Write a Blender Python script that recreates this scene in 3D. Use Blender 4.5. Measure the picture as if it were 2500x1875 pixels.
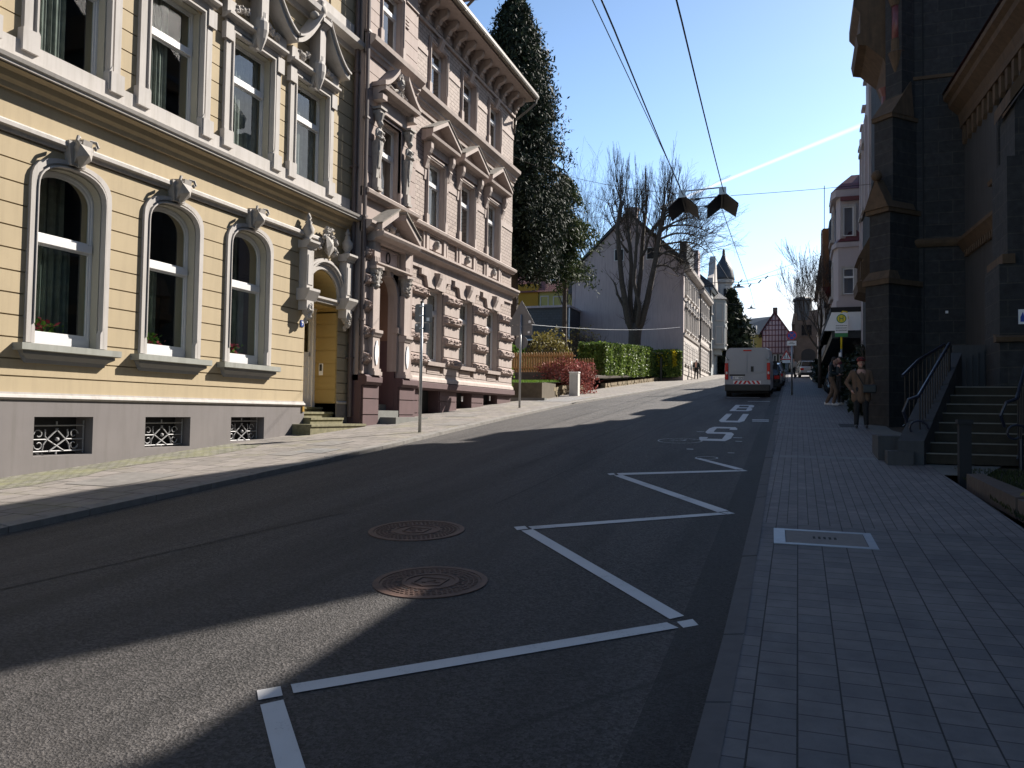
import bpy, bmesh, math, random
from mathutils import Vector, Matrix
C = bpy.context
rnd = random.Random(7)
for o in list(bpy.data.objects): bpy.data.objects.remove(o)
scene = C.scene
# ------------------------------------------------------------ camera
cd = bpy.data.cameras.new('camera'); cam = bpy.data.objects.new('camera', cd); scene.collection.objects.link(cam)
CAMX = Vector((0.940, 0.3391, 0.0141)); CAMZ = Vector((0.3410, -0.9392, -0.0407))
def _basis(vpx=1948, vpy=1020, roll=.015, F=1940., cx=1250., cy=937.5):
    y = Vector((vpx-cx, -(vpy-cy), -F)).normalized()
    c = -(roll*y.x+y.y)/y.z
    u = Vector((roll, 1, c)).normalized(); x = y.cross(u)
    return Matrix((x, y, u))           # rows: world axes seen from the camera -> camera-to-world
cam.matrix_world = Matrix.Translation((0, 0, 1.65)) @ _basis().to_4x4()
cd.sensor_width = 36; cd.lens = 1940/2500*36; cd.clip_start = .05; cd.clip_end = 3000
scene.camera = cam
scene.render.resolution_x = 1024; scene.render.resolution_y = 768
# ------------------------------------------------------------ sun and sky
SUN_H = Vector((1, 1.6)).normalized(); EL = math.radians(38)
sdir = Vector((SUN_H.x*math.cos(EL), SUN_H.y*math.cos(EL), math.sin(EL)))
sl = bpy.data.lights.new('sun', 'SUN'); sl.energy = 5.0; sl.angle = math.radians(.5); sl.color = (1, .93, .84)
so = bpy.data.objects.new('sun', sl); scene.collection.objects.link(so); so.location = (20, 30, 40)
so.rotation_euler = sdir.to_track_quat('Z', 'Y').to_euler()
w = bpy.data.worlds.new('World'); scene.world = w; w.use_nodes = True
nt = w.node_tree; nt.nodes.clear()
out = nt.nodes.new('ShaderNodeOutputWorld'); bg = nt.nodes.new('ShaderNodeBackground'); sky = nt.nodes.new('ShaderNodeTexSky')
sky.sky_type = 'NISHITA'; sky.sun_disc = False; sky.sun_elevation = EL
sky.sun_rotation = math.atan2(SUN_H.x, SUN_H.y); sky.air_density = 1.0; sky.dust_density = .6; sky.ozone_density = .7; sky.altitude = 200
bg.inputs['Strength'].default_value = .055
def N(t, **k):
    n = nt.nodes.new(t)
    for a, b in k.items(): setattr(n, a, b)
    return n
def wm(op, a, b=None, c=None, clamp=False):
    n = N('ShaderNodeMath', operation=op); n.use_clamp = clamp
    for i, v in enumerate((a, b, c)):
        if v is None: continue
        if isinstance(v, (int, float)): n.inputs[i].default_value = v
        else: nt.links.new(v, n.inputs[i])
    return n.outputs[0]
tc = N('ShaderNodeTexCoord'); sep = N('ShaderNodeSeparateXYZ'); nt.links.new(tc.outputs['Generated'], sep.inputs[0])
X, Y, Z = sep.outputs
az = wm('DIVIDE', X, wm('MAXIMUM', Y, .05)); el = wm('DIVIDE', Z, wm('MAXIMUM', Y, .05))
front = wm('GREATER_THAN', Y, .1)
nz = N('ShaderNodeTexNoise'); nz.inputs['Scale'].default_value = 2.2; nz.inputs['Detail'].default_value = 7
mp = N('ShaderNodeMapping'); mp.inputs['Scale'].default_value = (1, 1, 3.2); nt.links.new(tc.outputs['Generated'], mp.inputs[0]); nt.links.new(mp.outputs[0], nz.inputs[0])
# thin cloud bank low ahead, its upper edge rising to the right
edge = wm('ADD', .200, wm('MULTIPLY', az, .42))
edge = wm('ADD', edge, wm('MULTIPLY', wm('SUBTRACT', nz.outputs[0], .5), .10))
cl = wm('MULTIPLY', wm('SUBTRACT', edge, el), 16, clamp=True)
cl = wm('MULTIPLY', cl, front)
# wisps around the bank
wsp = wm('MULTIPLY', wm('SUBTRACT', nz.outputs[0], .50), 1.6, clamp=True)
fade = wm('MULTIPLY', wm('SUBTRACT', wm('ADD', edge, .26), el), 3.5, clamp=True)
wsp = wm('MULTIPLY', wm('MULTIPLY', wsp, fade), front)
# vapour trail
TR_A, TR_B = .3195, .34
tr = wm('ABSOLUTE', wm('SUBTRACT', el, wm('ADD', TR_A+.0, wm('MULTIPLY', az, TR_B))))
trw = wm('MULTIPLY', wm('ADD', .0012, wm('MULTIPLY', nz.outputs[0], .0045)), wm('ADD', .55, wm('MULTIPLY', wm('ADD', az, .16), 2.4)))
trail = wm('SUBTRACT', 1, wm('DIVIDE', tr, trw), clamp=True)
trail = wm('MULTIPLY', wm('MULTIPLY', trail, wm('GREATER_THAN', az, -.165)), front)
trail = wm('MULTIPLY', trail, wm('MULTIPLY', wm('SUBTRACT', nz.outputs[0], .22), 2.4, clamp=True))
mask = wm('MAXIMUM', wm('MAXIMUM', wm('MULTIPLY', cl, .95), wm('MULTIPLY', wsp, .45)), trail)
mx = N('ShaderNodeMix', data_type='RGBA'); nt.links.new(mask, mx.inputs[0])
veil = wm('ADD', 1.0, wm('MULTIPLY', wm('MULTIPLY', wm('SUBTRACT', .62, Z, clamp=True), wm('MULTIPLY', Y, 1.15, clamp=True)), 1.35)); vm = N('ShaderNodeVectorMath', operation='SCALE'); nt.links.new(sky.outputs[0], vm.inputs[0]); nt.links.new(veil, vm.inputs['Scale']); 
vt = N('ShaderNodeVectorMath', operation='MULTIPLY'); nt.links.new(vm.outputs[0], vt.inputs[0]); vt.inputs[1].default_value = (.93, 1.06, 1.17); nt.links.new(vt.outputs[0], mx.inputs[6]); mx.inputs[7].default_value = (9.5, 9.8, 10.2, 1)
nt.links.new(mx.outputs[2], bg.inputs[0]); nt.links.new(bg.outputs[0], out.inputs[0])
vs = scene.view_settings; vs.view_transform = 'Standard'; vs.look = 'None'; vs.exposure = 1.25; vs.gamma = 1
scene.render.engine = 'CYCLES'; scene.cycles.max_bounces = 6; scene.cycles.transparent_max_bounces = 12
scene.cycles.caustics_reflective = True; scene.cycles.caustics_refractive = False
scene.cycles.sample_clamp_indirect = 3
# ------------------------------------------------------------ materials
def principled(name, rough=.8, metallic=0, spec=.5):
    m = bpy.data.materials.new(name); m.use_nodes = True
    b = m.node_tree.nodes['Principled BSDF']; b.inputs['Roughness'].default_value = rough
    b.inputs['Metallic'].default_value = metallic; b.inputs['Specular IOR Level'].default_value = spec
    return m, m.node_tree, b
def lk(t, a, b): t.links.new(a, b)
def noise(t, co, scale, detail=4, rough=.55, dist=0):
    n = t.nodes.new('ShaderNodeTexNoise'); n.inputs['Scale'].default_value = scale; n.inputs['Detail'].default_value = detail
    n.inputs['Roughness'].default_value = rough; n.inputs['Distortion'].default_value = dist; lk(t, co, n.inputs['Vector']); return n.outputs[0]
def ramp(t, f, lo, hi, c0, c1):
    r = t.nodes.new('ShaderNodeValToRGB'); r.color_ramp.elements[0].position = lo; r.color_ramp.elements[1].position = hi
    r.color_ramp.elements[0].color = (*c0, 1); r.color_ramp.elements[1].color = (*c1, 1); lk(t, f, r.inputs[0]); return r.outputs[0]
def mixc(t, f, a, b, mode='MIX'):
    n = t.nodes.new('ShaderNodeMix'); n.data_type = 'RGBA'; n.blend_type = mode
    for v, i in ((f, 0), (a, 6), (b, 7)):
        if isinstance(v, (int, float)): n.inputs[i].default_value = v
        elif isinstance(v, tuple): n.inputs[i].default_value = (*v, 1) if len(v) == 3 else v
        else: lk(t, v, n.inputs[i])
    return n.outputs[2]
def bump(t, b, h, strength=.3, dist=.01):
    n = t.nodes.new('ShaderNodeBump'); n.inputs['Strength'].default_value = strength; n.inputs['Distance'].default_value = dist
    lk(t, h, n.inputs['Height']); lk(t, n.outputs[0], b.inputs['Normal'])
def objco(t):
    return t.nodes.new('ShaderNodeTexCoord').outputs['Object']
def uvwall(t, co):      # (x+y, z): works on every upright axis-aligned wall
    s = t.nodes.new('ShaderNodeSeparateXYZ'); lk(t, co, s.inputs[0])
    a = t.nodes.new('ShaderNodeMath'); a.operation = 'ADD'; lk(t, s.outputs[0], a.inputs[0]); lk(t, s.outputs[1], a.inputs[1])
    c = t.nodes.new('ShaderNodeCombineXYZ'); lk(t, a.outputs[0], c.inputs[0]); lk(t, s.outputs[2], c.inputs[1]); return c.outputs[0]
SCALE = {'yellow_stucco': .62, 'deep_yellow_stucco': .60, 'cream_stucco': .62, 'white_trim_stucco': .66, 'weathered_stone_ornament': .62, 'grey_plinth_render': .58, 'grey_green_sill': .62,
 'mauve_stucco': .56, 'pale_mauve_trim': .56, 'rough_mauve_rustic_stone': .62, 'maroon_plinth': .60, 'weathered_sandstone_cap': .55, 'mossy_stone_step': .7, 'grey_concrete_step': .55, 'granite_kerb': .72,
 'pale_facade_stucco': .66, 'pale_green_grey_stucco': .62, 'orange_brown_fence_wood': .75, 'white_window_frame': .8, 'dark_grey_sill_underside': .8, 'zinc_metal': .5, 'pale_yellow_house_render': .5, 'orange_house_render': .42,
 'ochre_sandstone': .62, 'grey_church_render': .5, 'brown_church_step': .4, 'pale_step_nosing': .6, 'brown_stone_house': .5, 'white_car_paint': .75, 'grey_green_curtain': 1.25, 'pale_zinc_frame': .75,
 'mauve_clinker_brick': .60, 'left_pavement_slabs': .72, 'mossy_setts': .75, 'dark_church_ashlar': .55, 'right_pavers': 1.2, 'right_small_pavers': 1.45, 'mauve_grey_gable_render': .85, 'pale_pink_stucco': .75}
def plain(name, col, rough=.8, var=.12, scale=3, bmp=.15, bscale=60, metallic=0, stain=None, spec=.5, bdist=.004):
    k_ = SCALE.get(name, 1); col = tuple(c*k_ for c in col); stain = (tuple(c*k_ for c in stain[0]), stain[1]) if stain else None
    m, t, b = principled(name, rough, metallic, spec); co = objco(t)
    f = noise(t, co, scale, 6); c0 = tuple(c*(1-var) for c in col); c1 = tuple(min(1, c*(1+var)) for c in col)
    c = ramp(t, f, .3, .7, c0, c1)
    if stain:               # rain streaks and grime with a shape of their own
        mp = t.nodes.new('ShaderNodeMapping'); mp.inputs['Scale'].default_value = (5, 5, .45); lk(t, co, mp.inputs[0])
        s = noise(t, mp.outputs[0], 1.6, 6, .65); k = ramp(t, s, .47, .72, (0, 0, 0), (1, 1, 1))
        q = t.nodes.new('ShaderNodeMath'); q.operation = 'MULTIPLY'; lk(t, k, q.inputs[0]); q.inputs[1].default_value = stain[1]
        c = mixc(t, q.outputs[0], c, tuple(stain[0]))
    lk(t, c, b.inputs['Base Color'])
    if bmp: bump(t, b, noise(t, co, bscale, 3), bmp, bdist)
    return m
def bricks(name, c1, c2, mortar, bw, bh, ms=.012, longj=0, rough=.85, offset=.5, bmp=.6, wall=True, rot=0, var=.15, bdist=.008, off=(0, 0), moss=None):
    k_ = SCALE.get(name, 1); c1, c2, mortar = (tuple(c*k_ for c in q) for q in (c1, c2, mortar))
    m, t, b = principled(name, rough); co = objco(t); v = uvwall(t, co) if wall else co
    mp = t.nodes.new('ShaderNodeMapping'); mp.inputs['Rotation'].default_value = (0, 0, rot); mp.inputs['Location'].default_value = (off[0], off[1], 0); lk(t, v, mp.inputs[0])
    br = t.nodes.new('ShaderNodeTexBrick'); br.inputs['Scale'].default_value = 1; br.inputs['Brick Width'].default_value = bw; br.inputs['Row Height'].default_value = bh
    br.inputs['Mortar Size'].default_value = ms; br.inputs['Mortar Smooth'].default_value = .15; br.inputs['Bias'].default_value = 0; br.offset = offset
    br.inputs['Color1'].default_value = (*c1, 1); br.inputs['Color2'].default_value = (*c2, 1); br.inputs['Mortar'].default_value = (*mortar, 1)
    lk(t, mp.outputs[0], br.inputs['Vector'])
    f = noise(t, co, 7, 6); g = ramp(t, f, .25, .75, (1-var,)*3, (1+var,)*3)
    col = mixc(t, 1, br.outputs['Color'], g, 'MULTIPLY')
    if moss:
        s = noise(t, co, 1.1, 6, .7); k = ramp(t, s, .5, .68, (0, 0, 0), (moss[1],)*3); col = mixc(t, k, col, tuple(moss[0]))
    if longj:               # wider dark joints running up the street, and stained stones
        sx = t.nodes.new('ShaderNodeSeparateXYZ'); lk(t, co, sx.inputs[0]); pp = t.nodes.new('ShaderNodeMath'); pp.operation = 'PINGPONG'; lk(t, sx.outputs[0], pp.inputs[0]); pp.inputs[1].default_value = bh/2
        wob = t.nodes.new('ShaderNodeMath'); wob.operation = 'MULTIPLY_ADD'; lk(t, noise(t, co, 3, 3), wob.inputs[0]); wob.inputs[1].default_value = longj*1.6; wob.inputs[2].default_value = longj*.1
        gt = t.nodes.new('ShaderNodeMath'); gt.operation = 'LESS_THAN'; lk(t, pp.outputs[0], gt.inputs[0]); lk(t, wob.outputs[0], gt.inputs[1]); col = mixc(t, gt.outputs[0], col, tuple(x*.35 for x in mortar))
        st = noise(t, co, .9, 5, .7); col = mixc(t, 1, col, ramp(t, st, .3, .7, (.78, .77, .78), (1.16, 1.15, 1.13)), 'MULTIPLY')
        gum = t.nodes.new('ShaderNodeTexVoronoi'); gum.inputs['Scale'].default_value = 2.2; lk(t, co, gum.inputs['Vector']); col = mixc(t, ramp(t, gum.outputs['Distance'], .03, .05, (.7, .7, .7), (0, 0, 0)), col, (.05, .048, .048))
    lk(t, col, b.inputs['Base Color'])
    h = t.nodes.new('ShaderNodeMath'); h.operation = 'MULTIPLY_ADD'; lk(t, br.outputs['Fac'], h.inputs[0]); h.inputs[1].default_value = -1.0
    lk(t, noise(t, co, 45, 4), h.inputs[2]); bump(t, b, h.outputs[0], bmp, bdist)
    return m
def glassm(name, tint=(.9, .95, .93), refl=2.3):
    m = bpy.data.materials.new(name); m.use_nodes = True; t = m.node_tree; t.nodes.clear()
    o = t.nodes.new('ShaderNodeOutputMaterial'); mix = t.nodes.new('ShaderNodeMixShader'); tr = t.nodes.new('ShaderNodeBsdfTransparent'); gl = t.nodes.new('ShaderNodeBsdfGlossy')
    tr.inputs[0].default_value = (*tint, 1); gl.inputs['Roughness'].default_value = .015
    fr = t.nodes.new('ShaderNodeLayerWeight'); fr.inputs[0].default_value = .5           # the same from both sides of the pane
    pw = t.nodes.new('ShaderNodeMath'); pw.operation = 'POWER'; lk(t, fr.outputs['Facing'], pw.inputs[0]); pw.inputs[1].default_value = 4.2
    k = t.nodes.new('ShaderNodeMath'); k.operation = 'MULTIPLY_ADD'; k.use_clamp = True; lk(t, pw.outputs[0], k.inputs[0]); k.inputs[1].default_value = .55*refl; k.inputs[2].default_value = .045*refl
    co = objco(t); bn = t.nodes.new('ShaderNodeBump'); bn.inputs['Strength'].default_value = .02; bn.inputs['Distance'].default_value = .02; lk(t, noise(t, co, 2.5, 1), bn.inputs['Height']); lk(t, bn.outputs[0], gl.inputs['Normal'])
    lk(t, k.outputs[0], mix.inputs[0]); lk(t, tr.outputs[0], mix.inputs[1]); lk(t, gl.outputs[0], mix.inputs[2]); lk(t, mix.outputs[0], o.inputs[0])
    return m
def leafm(name, c0, c1, rough=.6, trans=.25):
    m, t, b = principled(name, rough, 0, .3)
    oi = t.nodes.new('ShaderNodeNewGeometry'); c = ramp(t, oi.outputs['Random Per Island'], .1, .9, c0, c1)
    f = noise(t, objco(t), 1.3, 3); c = mixc(t, 1, c, ramp(t, f, .3, .7, (.7, .7, .7), (1.25, 1.25, 1.25)), 'MULTIPLY')
    lk(t, c, b.inputs['Base Color'])
    if trans:
        tl = t.nodes.new('ShaderNodeBsdfTranslucent'); lk(t, c, tl.inputs[0]); mx = t.nodes.new('ShaderNodeMixShader'); mx.inputs[0].default_value = trans
        o = [n for n in t.nodes if n.type == 'OUTPUT_MATERIAL'][0]; lk(t, b.outputs[0], mx.inputs[1]); lk(t, tl.outputs[0], mx.inputs[2]); lk(t, mx.outputs[0], o.inputs[0])
    return m
Mt = {}
Mt['yellow'] = plain('yellow_stucco', (.60, .485, .31), .9, .05, 1.2, .12, 90, stain=((.46, .37, .24), .45))
Mt['yellow2'] = plain('deep_yellow_stucco', (.62, .44, .16), .9, .05, 1.2, .12, 90)
Mt['cream'] = plain('cream_stucco', (.60, .565, .46), .85, .04, 2, .08, 90)
Mt['trim'] = plain('white_trim_stucco', (.60, .565, .535), .85, .05, 2.5, .1, 80, stain=((.38, .35, .30), .55))
Mt['orn'] = plain('weathered_stone_ornament', (.56, .52, .48), .85, .14, 8, .35, 50, stain=((.25, .22, .18), .5))
Mt['plinth'] = plain('grey_plinth_render', (.27, .245, .24), .9, .06, 2, .15, 90, stain=((.19, .175, .16), .45))
Mt['sillgrey'] = plain('grey_green_sill', (.40, .41, .37), .8, .1, 4, .12, 60, stain=((.24, .24, .2), .5))
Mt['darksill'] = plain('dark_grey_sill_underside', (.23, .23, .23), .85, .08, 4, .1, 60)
Mt['frame'] = plain('white_window_frame', (.80, .80, .80), .35, .02, 3, 0)
Mt['glass'] = glassm('window_glass')
Mt['glass2'] = glassm('far_window_glass', (.5, .55, .6), 2.5)
Mt['dark'] = plain('dark_interior', (.02, .02, .022), .9, .1, 2, 0)
Mt['curtain'] = plain('grey_green_curtain', (.105, .118, .108), .9, .3, 6, 0)
Mt['iron'] = plain('grey_painted_iron', (.26, .26, .265), .5, .1, 20, .1)
Mt['ironblack'] = plain('black_painted_iron', (.014, .015, .018), .5, .1, 20, .1)
Mt['mauve'] = plain('mauve_stucco', (.56, .45, .405), .85, .06, 1.8, .12, 80, stain=((.34, .25, .21), .4))
Mt['mauvel'] = plain('pale_mauve_trim', (.64, .535, .485), .85, .07, 2.5, .12, 80, stain=((.36, .28, .23), .45))
Mt['rock'] = plain('rough_mauve_rustic_stone', (.47, .37, .33), .95, .28, 14, .6, 30, stain=((.15, .1, .08), .6), bdist=.02)
Mt['maroon'] = plain('maroon_plinth', (.155, .085, .088), .75, .1, 3, .12, 60, stain=((.1, .06, .06), .4))
Mt['mbrick'] = bricks('mauve_clinker_brick', (.55, .45, .39), (.46, .37, .325), (.13, .085, .07), .25, .125, .009, 0, .8, .5, .5)
Mt['stoneor'] = plain('weathered_sandstone_cap', (.40, .36, .31), .95, .16, 9, .4, 40, stain=((.12, .11, .09), .6))
Mt['zinc'] = plain('zinc_metal', (.42, .37, .30), .45, .15, 5, .08, metallic=.3)
Mt['pipe'] = plain('brown_downpipe_paint', (.10, .075, .07), .5, .1, 5, .05)
Mt['grnstep'] = plain('mossy_stone_step', (.24, .22, .13), .95, .25, 9, .4, 40, stain=((.10, .11, .04), .5))
Mt['greystep'] = plain('grey_concrete_step', (.27, .27, .25), .9, .1, 5, .2, 50)
def asphalt(name, base, patch):
    m, t, b = principled(name, .72, 0, .35); co = objco(t)
    ag = t.nodes.new('ShaderNodeTexVoronoi'); ag.inputs['Scale'].default_value = 72; lk(t, co, ag.inputs['Vector'])
    hsv = t.nodes.new('ShaderNodeSeparateColor'); lk(t, ag.outputs['Color'], hsv.inputs[0])
    c = ramp(t, hsv.outputs[0], .15, .95, tuple(x*.35 for x in base), tuple(x*1.95 for x in base))
    g = noise(t, co, .35, 7, .6); c = mixc(t, ramp(t, g, .35, .68, (0, 0, 0), (.55, .55, .55)), c, patch)
    mp = t.nodes.new('ShaderNodeMapping'); mp.inputs['Scale'].default_value = (1.6, .12, 1); lk(t, co, mp.inputs[0])
    tr = noise(t, mp.outputs[0], 1.4, 4); c = mixc(t, 1, c, ramp(t, tr, .3, .7, (.66, .66, .66), (1.38, 1.36, 1.34)), 'MULTIPLY')
    sp = t.nodes.new('ShaderNodeTexVoronoi'); sp.inputs['Scale'].default_value = 9; lk(t, co, sp.inputs['Vector'])
    s2 = ramp(t, sp.outputs['Distance'], .012, .03, (1, 1, 1), (0, 0, 0)); c = mixc(t, s2, c, (.32, .31, .29))
    mp2 = t.nodes.new('ShaderNodeMapping'); mp2.inputs['Scale'].default_value = (1, .5, 1); lk(t, co, mp2.inputs[0])
    cr = t.nodes.new('ShaderNodeTexVoronoi'); cr.feature = 'DISTANCE_TO_EDGE'; cr.inputs['Scale'].default_value = .22
    dn = noise(t, co, 1.2, 5); ad = t.nodes.new('ShaderNodeVectorMath'); ad.operation = 'SCALE'; ad.inputs['Scale'].default_value = .6
    cx = t.nodes.new('ShaderNodeCombineXYZ'); lk(t, dn, cx.inputs[0]); lk(t, dn, cx.inputs[1]); lk(t, cx.outputs[0], ad.inputs[0])
    av = t.nodes.new('ShaderNodeVectorMath'); av.operation = 'ADD'; lk(t, mp2.outputs[0], av.inputs[0]); lk(t, ad.outputs[0], av.inputs[1]); lk(t, av.outputs[0], cr.inputs['Vector'])
    c = mixc(t, ramp(t, cr.outputs['Distance'], .0006, .0022, (.6, .6, .6), (0, 0, 0)), c, tuple(x*.35 for x in base))
    lk(t, c, b.inputs['Base Color'])
    h = t.nodes.new('ShaderNodeMath'); h.operation = 'ADD'; lk(t, ag.outputs['Distance'], h.inputs[0]); lk(t, noise(t, co, 220, 2), h.inputs[1])
    bump(t, b, h.outputs[0], 1.0, .009)
    return m
Mt['asphalt'] = asphalt('asphalt', (.043, .040, .039), (.062, .055, .052))
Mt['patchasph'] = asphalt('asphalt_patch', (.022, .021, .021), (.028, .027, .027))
Mt['patchpave'] = plain('dark_pavement_repair', (.15, .14, .13), .9, .2, 6, .4, 40)
Mt['kerb'] = plain('granite_kerb', (.23, .215, .20), .85, .18, 9, .3, 45, stain=((.12, .115, .08), .5))
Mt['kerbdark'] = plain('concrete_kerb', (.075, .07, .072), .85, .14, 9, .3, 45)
Mt['slabs'] = bricks('left_pavement_slabs', (.27, .24, .22), (.20, .18, .165), (.06, .055, .04), .5, .5, .012, 0, .9, .4, .35, wall=False, var=.22, moss=((.16, .155, .06), .35))
Mt['setts'] = bricks('mossy_setts', (.25, .235, .195), (.18, .17, .135), (.10, .105, .05), .17, .1, .012, 0, .95, .5, .6, wall=False, var=.35, moss=((.19, .19, .08), .6))
Mt['pav1'] = bricks('right_pavers', (.118, .108, .106), (.086, .082, .085), (.034, .032, .032), .17, .2, .005, .004, .8, .37, .5, wall=False, rot=math.pi/2, var=.18)
Mt['pav2'] = bricks('right_small_pavers', (.12, .108, .106), (.092, .086, .087), (.042, .039, .038), .2, .1, .005, .002, .8, .5, .5, wall=False, rot=math.pi/2, var=.2)
Mt['pav3'] = bricks('right_pale_band_pavers', (.18, .175, .17), (.15, .148, .145), (.05, .05, .05), .3, .3, .006, 0, .8, .0, .4, wall=False, var=.12)
Mt['soil'] = plain('garden_soil', (.055, .042, .03), .98, .3, 6, .7, 25, bdist=.03)
Mt['lawn'] = plain('lawn_ground', (.05, .09, .02), .98, .3, 5, .7, 40, bdist=.03)
Mt['earth'] = plain('ground_earth', (.12, .11, .085), .98, .2, .2, .3, 5)
Mt['paint'] = None
def paintm(name, col, wear=.5):
    m, t, b = principled(name, .6); co = objco(t)
    f = noise(t, co, 70, 4, .7); g = noise(t, co, 2.2, 5, .6)
    c = ramp(t, g, .3, .7, tuple(x*.86 for x in col), col)
    k = t.nodes.new('ShaderNodeMath'); k.operation = 'ADD'; lk(t, f, k.inputs[0]); lk(t, g, k.inputs[1])
    c = mixc(t, ramp(t, k.outputs[0], .62+.0, .62+wear*.2, (.9, .9, .9), (0, 0, 0)), c, (.07, .068, .068))
    lk(t, c, b.inputs['Base Color']); bump(t, b, noise(t, co, 180, 2), .4, .003); return m
Mt['paint'] = paintm('white_road_paint', (.50, .49, .48), 1.4)
Mt['castiron'] = plain('rusty_cast_iron', (.085, .048, .036), .6, .3, 12, .4, 60, metallic=.3)
Mt['steel'] = plain('galvanised_steel', (.40, .41, .42), .4, .1, 10, .1, metallic=.7)
Mt['signback'] = plain('grey_sign_back', (.17, .165, .165), .5, .06, 6, .03, metallic=.2)
Mt['white'] = plain('white_enamel', (.82, .82, .82), .3, .03, 3, 0)
Mt['red'] = plain('traffic_red', (.55, .02, .025), .35, .05, 3, 0)
Mt['blue'] = plain('traffic_blue', (.02, .06, .38), .35, .05, 3, 0)
Mt['yellowp'] = plain('signal_yellow', (.80, .62, .02), .35, .05, 3, 0)
Mt['green'] = plain('signal_green', (.03, .22, .06), .35, .05, 3, 0)
Mt['black'] = plain('black_plastic', (.02, .02, .02), .45, .1, 6, .05)
Mt['rubber'] = plain('tyre_rubber', (.018, .018, .018), .85, .1, 6, .1)
Mt['carwhite'] = plain('white_car_paint', (.46, .47, .51), .28, .03, 2, 0, spec=.6)
Mt['carblack'] = plain('black_car_paint', (.012, .013, .015), .12, .03, 2, 0, spec=.8)
Mt['carsilver'] = plain('silver_car_paint', (.48, .5, .52), .2, .03, 2, 0, metallic=.4, spec=.7)
Mt['carblue'] = plain('dark_blue_car_paint', (.02, .025, .05), .15, .03, 2, 0, spec=.7)
Mt['carglass'] = plain('dark_car_glass', (.015, .018, .02), .04, .03, 2, 0, spec=1)
Mt['tail'] = plain('tail_lamp_red', (.5, .01, .01), .15, .05, 3, 0)
Mt['lamp'] = plain('clear_lamp_lens', (.6, .6, .58), .12, .05, 3, 0, spec=.8)
Mt['bark'] = plain('dark_bark', (.075, .058, .045), .95, .3, 7, .7, 18, bdist=.03)
Mt['barkred'] = plain('reddish_twigs', (.17, .06, .05), .9, .25, 7, .3, 30)
Mt['conifer'] = leafm('conifer_needles', (.007, .013, .008), (.026, .038, .016), .7, .12)
Mt['pine'] = leafm('pine_needles', (.02, .035, .012), (.07, .09, .03), .7, .2)
Mt['hedge'] = leafm('hedge_leaves', (.055, .10, .018), (.22, .30, .06), .5, .3)
Mt['forsythia'] = leafm('yellow_forsythia', (.55, .42, .01), (.8, .65, .04), .6, .3)
Mt['olive'] = leafm('olive_spring_leaves', (.10, .085, .02), (.26, .22, .06), .6, .3)
Mt['greenleaf'] = leafm('fresh_green_leaves', (.04, .10, .01), (.16, .28, .04), .6, .3)
Mt['darkleaf'] = leafm('dark_evergreen_leaves', (.006, .012, .005), (.022, .035, .014), .6, .1)
Mt['grass'] = leafm('grass_blades', (.05, .10, .012), (.16, .26, .035), .7, .3)
Mt['darkgrass'] = leafm('shaded_grass', (.02, .03, .012), (.07, .085, .03), .7, .3)
Mt['redleaf'] = leafm('red_barberry_leaves', (.20, .05, .04), (.38, .12, .10), .7, .2)
Mt['geranium'] = leafm('red_geranium', (.45, .03, .06), (.75, .12, .18), .6, .3)
Mt['wood'] = plain('orange_brown_fence_wood', (.44, .22, .07), .75, .2, 6, .25, 30)
Mt['gable'] = plain('mauve_grey_gable_render', (.56, .46, .455), .9, .08, .5, .1, 40, stain=((.36, .29, .29), .6))
Mt['facwhite'] = plain('pale_facade_stucco', (.66, .60, .55), .85, .06, 1.5, .1, 60, stain=((.42, .37, .33), .35))
Mt['facgrey'] = plain('pale_green_grey_stucco', (.46, .49, .49), .85, .06, 1.5, .1, 60)
Mt['slate'] = bricks('dark_slate_roof', (.045, .047, .055), (.035, .036, .042), (.015, .015, .017), .3, .2, .012, 0, .5, .5, .5)
Mt['redtile'] = bricks('red_roof_tiles', (.24, .075, .055), (.19, .06, .045), (.08, .03, .025), .22, .3, .02, 0, .7, 0, .7)
Mt['browntile'] = bricks('brown_roof_tiles', (.16, .12, .10), (.12, .09, .08), (.05, .04, .035), .22, .3, .02, 0, .7, 0, .7)
Mt['darkred'] = plain('dark_red_sheet_roof', (.12, .025, .025), .45, .1, 3, .1)
Mt['pink'] = plain('pale_pink_stucco', (.56, .50, .51), .85, .05, 1.5, .1, 60)
Mt['ashlar'] = bricks('dark_church_ashlar', (.070, .068, .070), (.045, .046, .05), (.095, .088, .08), .62, .3, .012, 0, .9, .5, .6, var=.4, moss=((.03, .032, .028), .5))
Mt['churchst'] = plain('grey_church_render', (.115, .115, .12), .9, .08, 1.5, .15, 50, stain=((.06, .06, .06), .5))
Mt['gold'] = plain('ochre_sandstone', (.165, .105, .060), .9, .2, 5, .35, 35, stain=((.08, .055, .035), .6))
Mt['redcol'] = plain('red_granite_column', (.16, .05, .05), .35, .15, 12, .05)
Mt['churchstep'] = plain('brown_church_step', (.085, .068, .045), .9, .2, 6, .3, 40)
Mt['nosing'] = plain('pale_step_nosing', (.30, .27, .23), .7, .1, 9, .2, 40)  # paler strip along the front edge of each step
Mt['timberw'] = plain('pale_pink_infill', (.55, .42, .44), .9, .06, 2, .1, 40)
Mt['timberb'] = plain('maroon_timber', (.14, .04, .055), .8, .15, 4, .1, 40)
Mt['bluegable'] = plain('dark_teal_slates', (.03, .05, .07), .5, .15, 4, .2, 20)
Mt['yellowhouse'] = plain('pale_yellow_house_render', (.62, .56, .20), .85, .05, 1, .1, 40)
Mt['orangewall'] = plain('orange_house_render', (.68, .38, .03), .85, .05, 1, .1, 40)
Mt['brownstone'] = plain('brown_stone_house', (.17, .13, .11), .9, .2, 2, .4, 12, bdist=.03)
Mt['skin'] = plain('skin', (.52, .30, .23), .6, .05, 8, 0)
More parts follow.
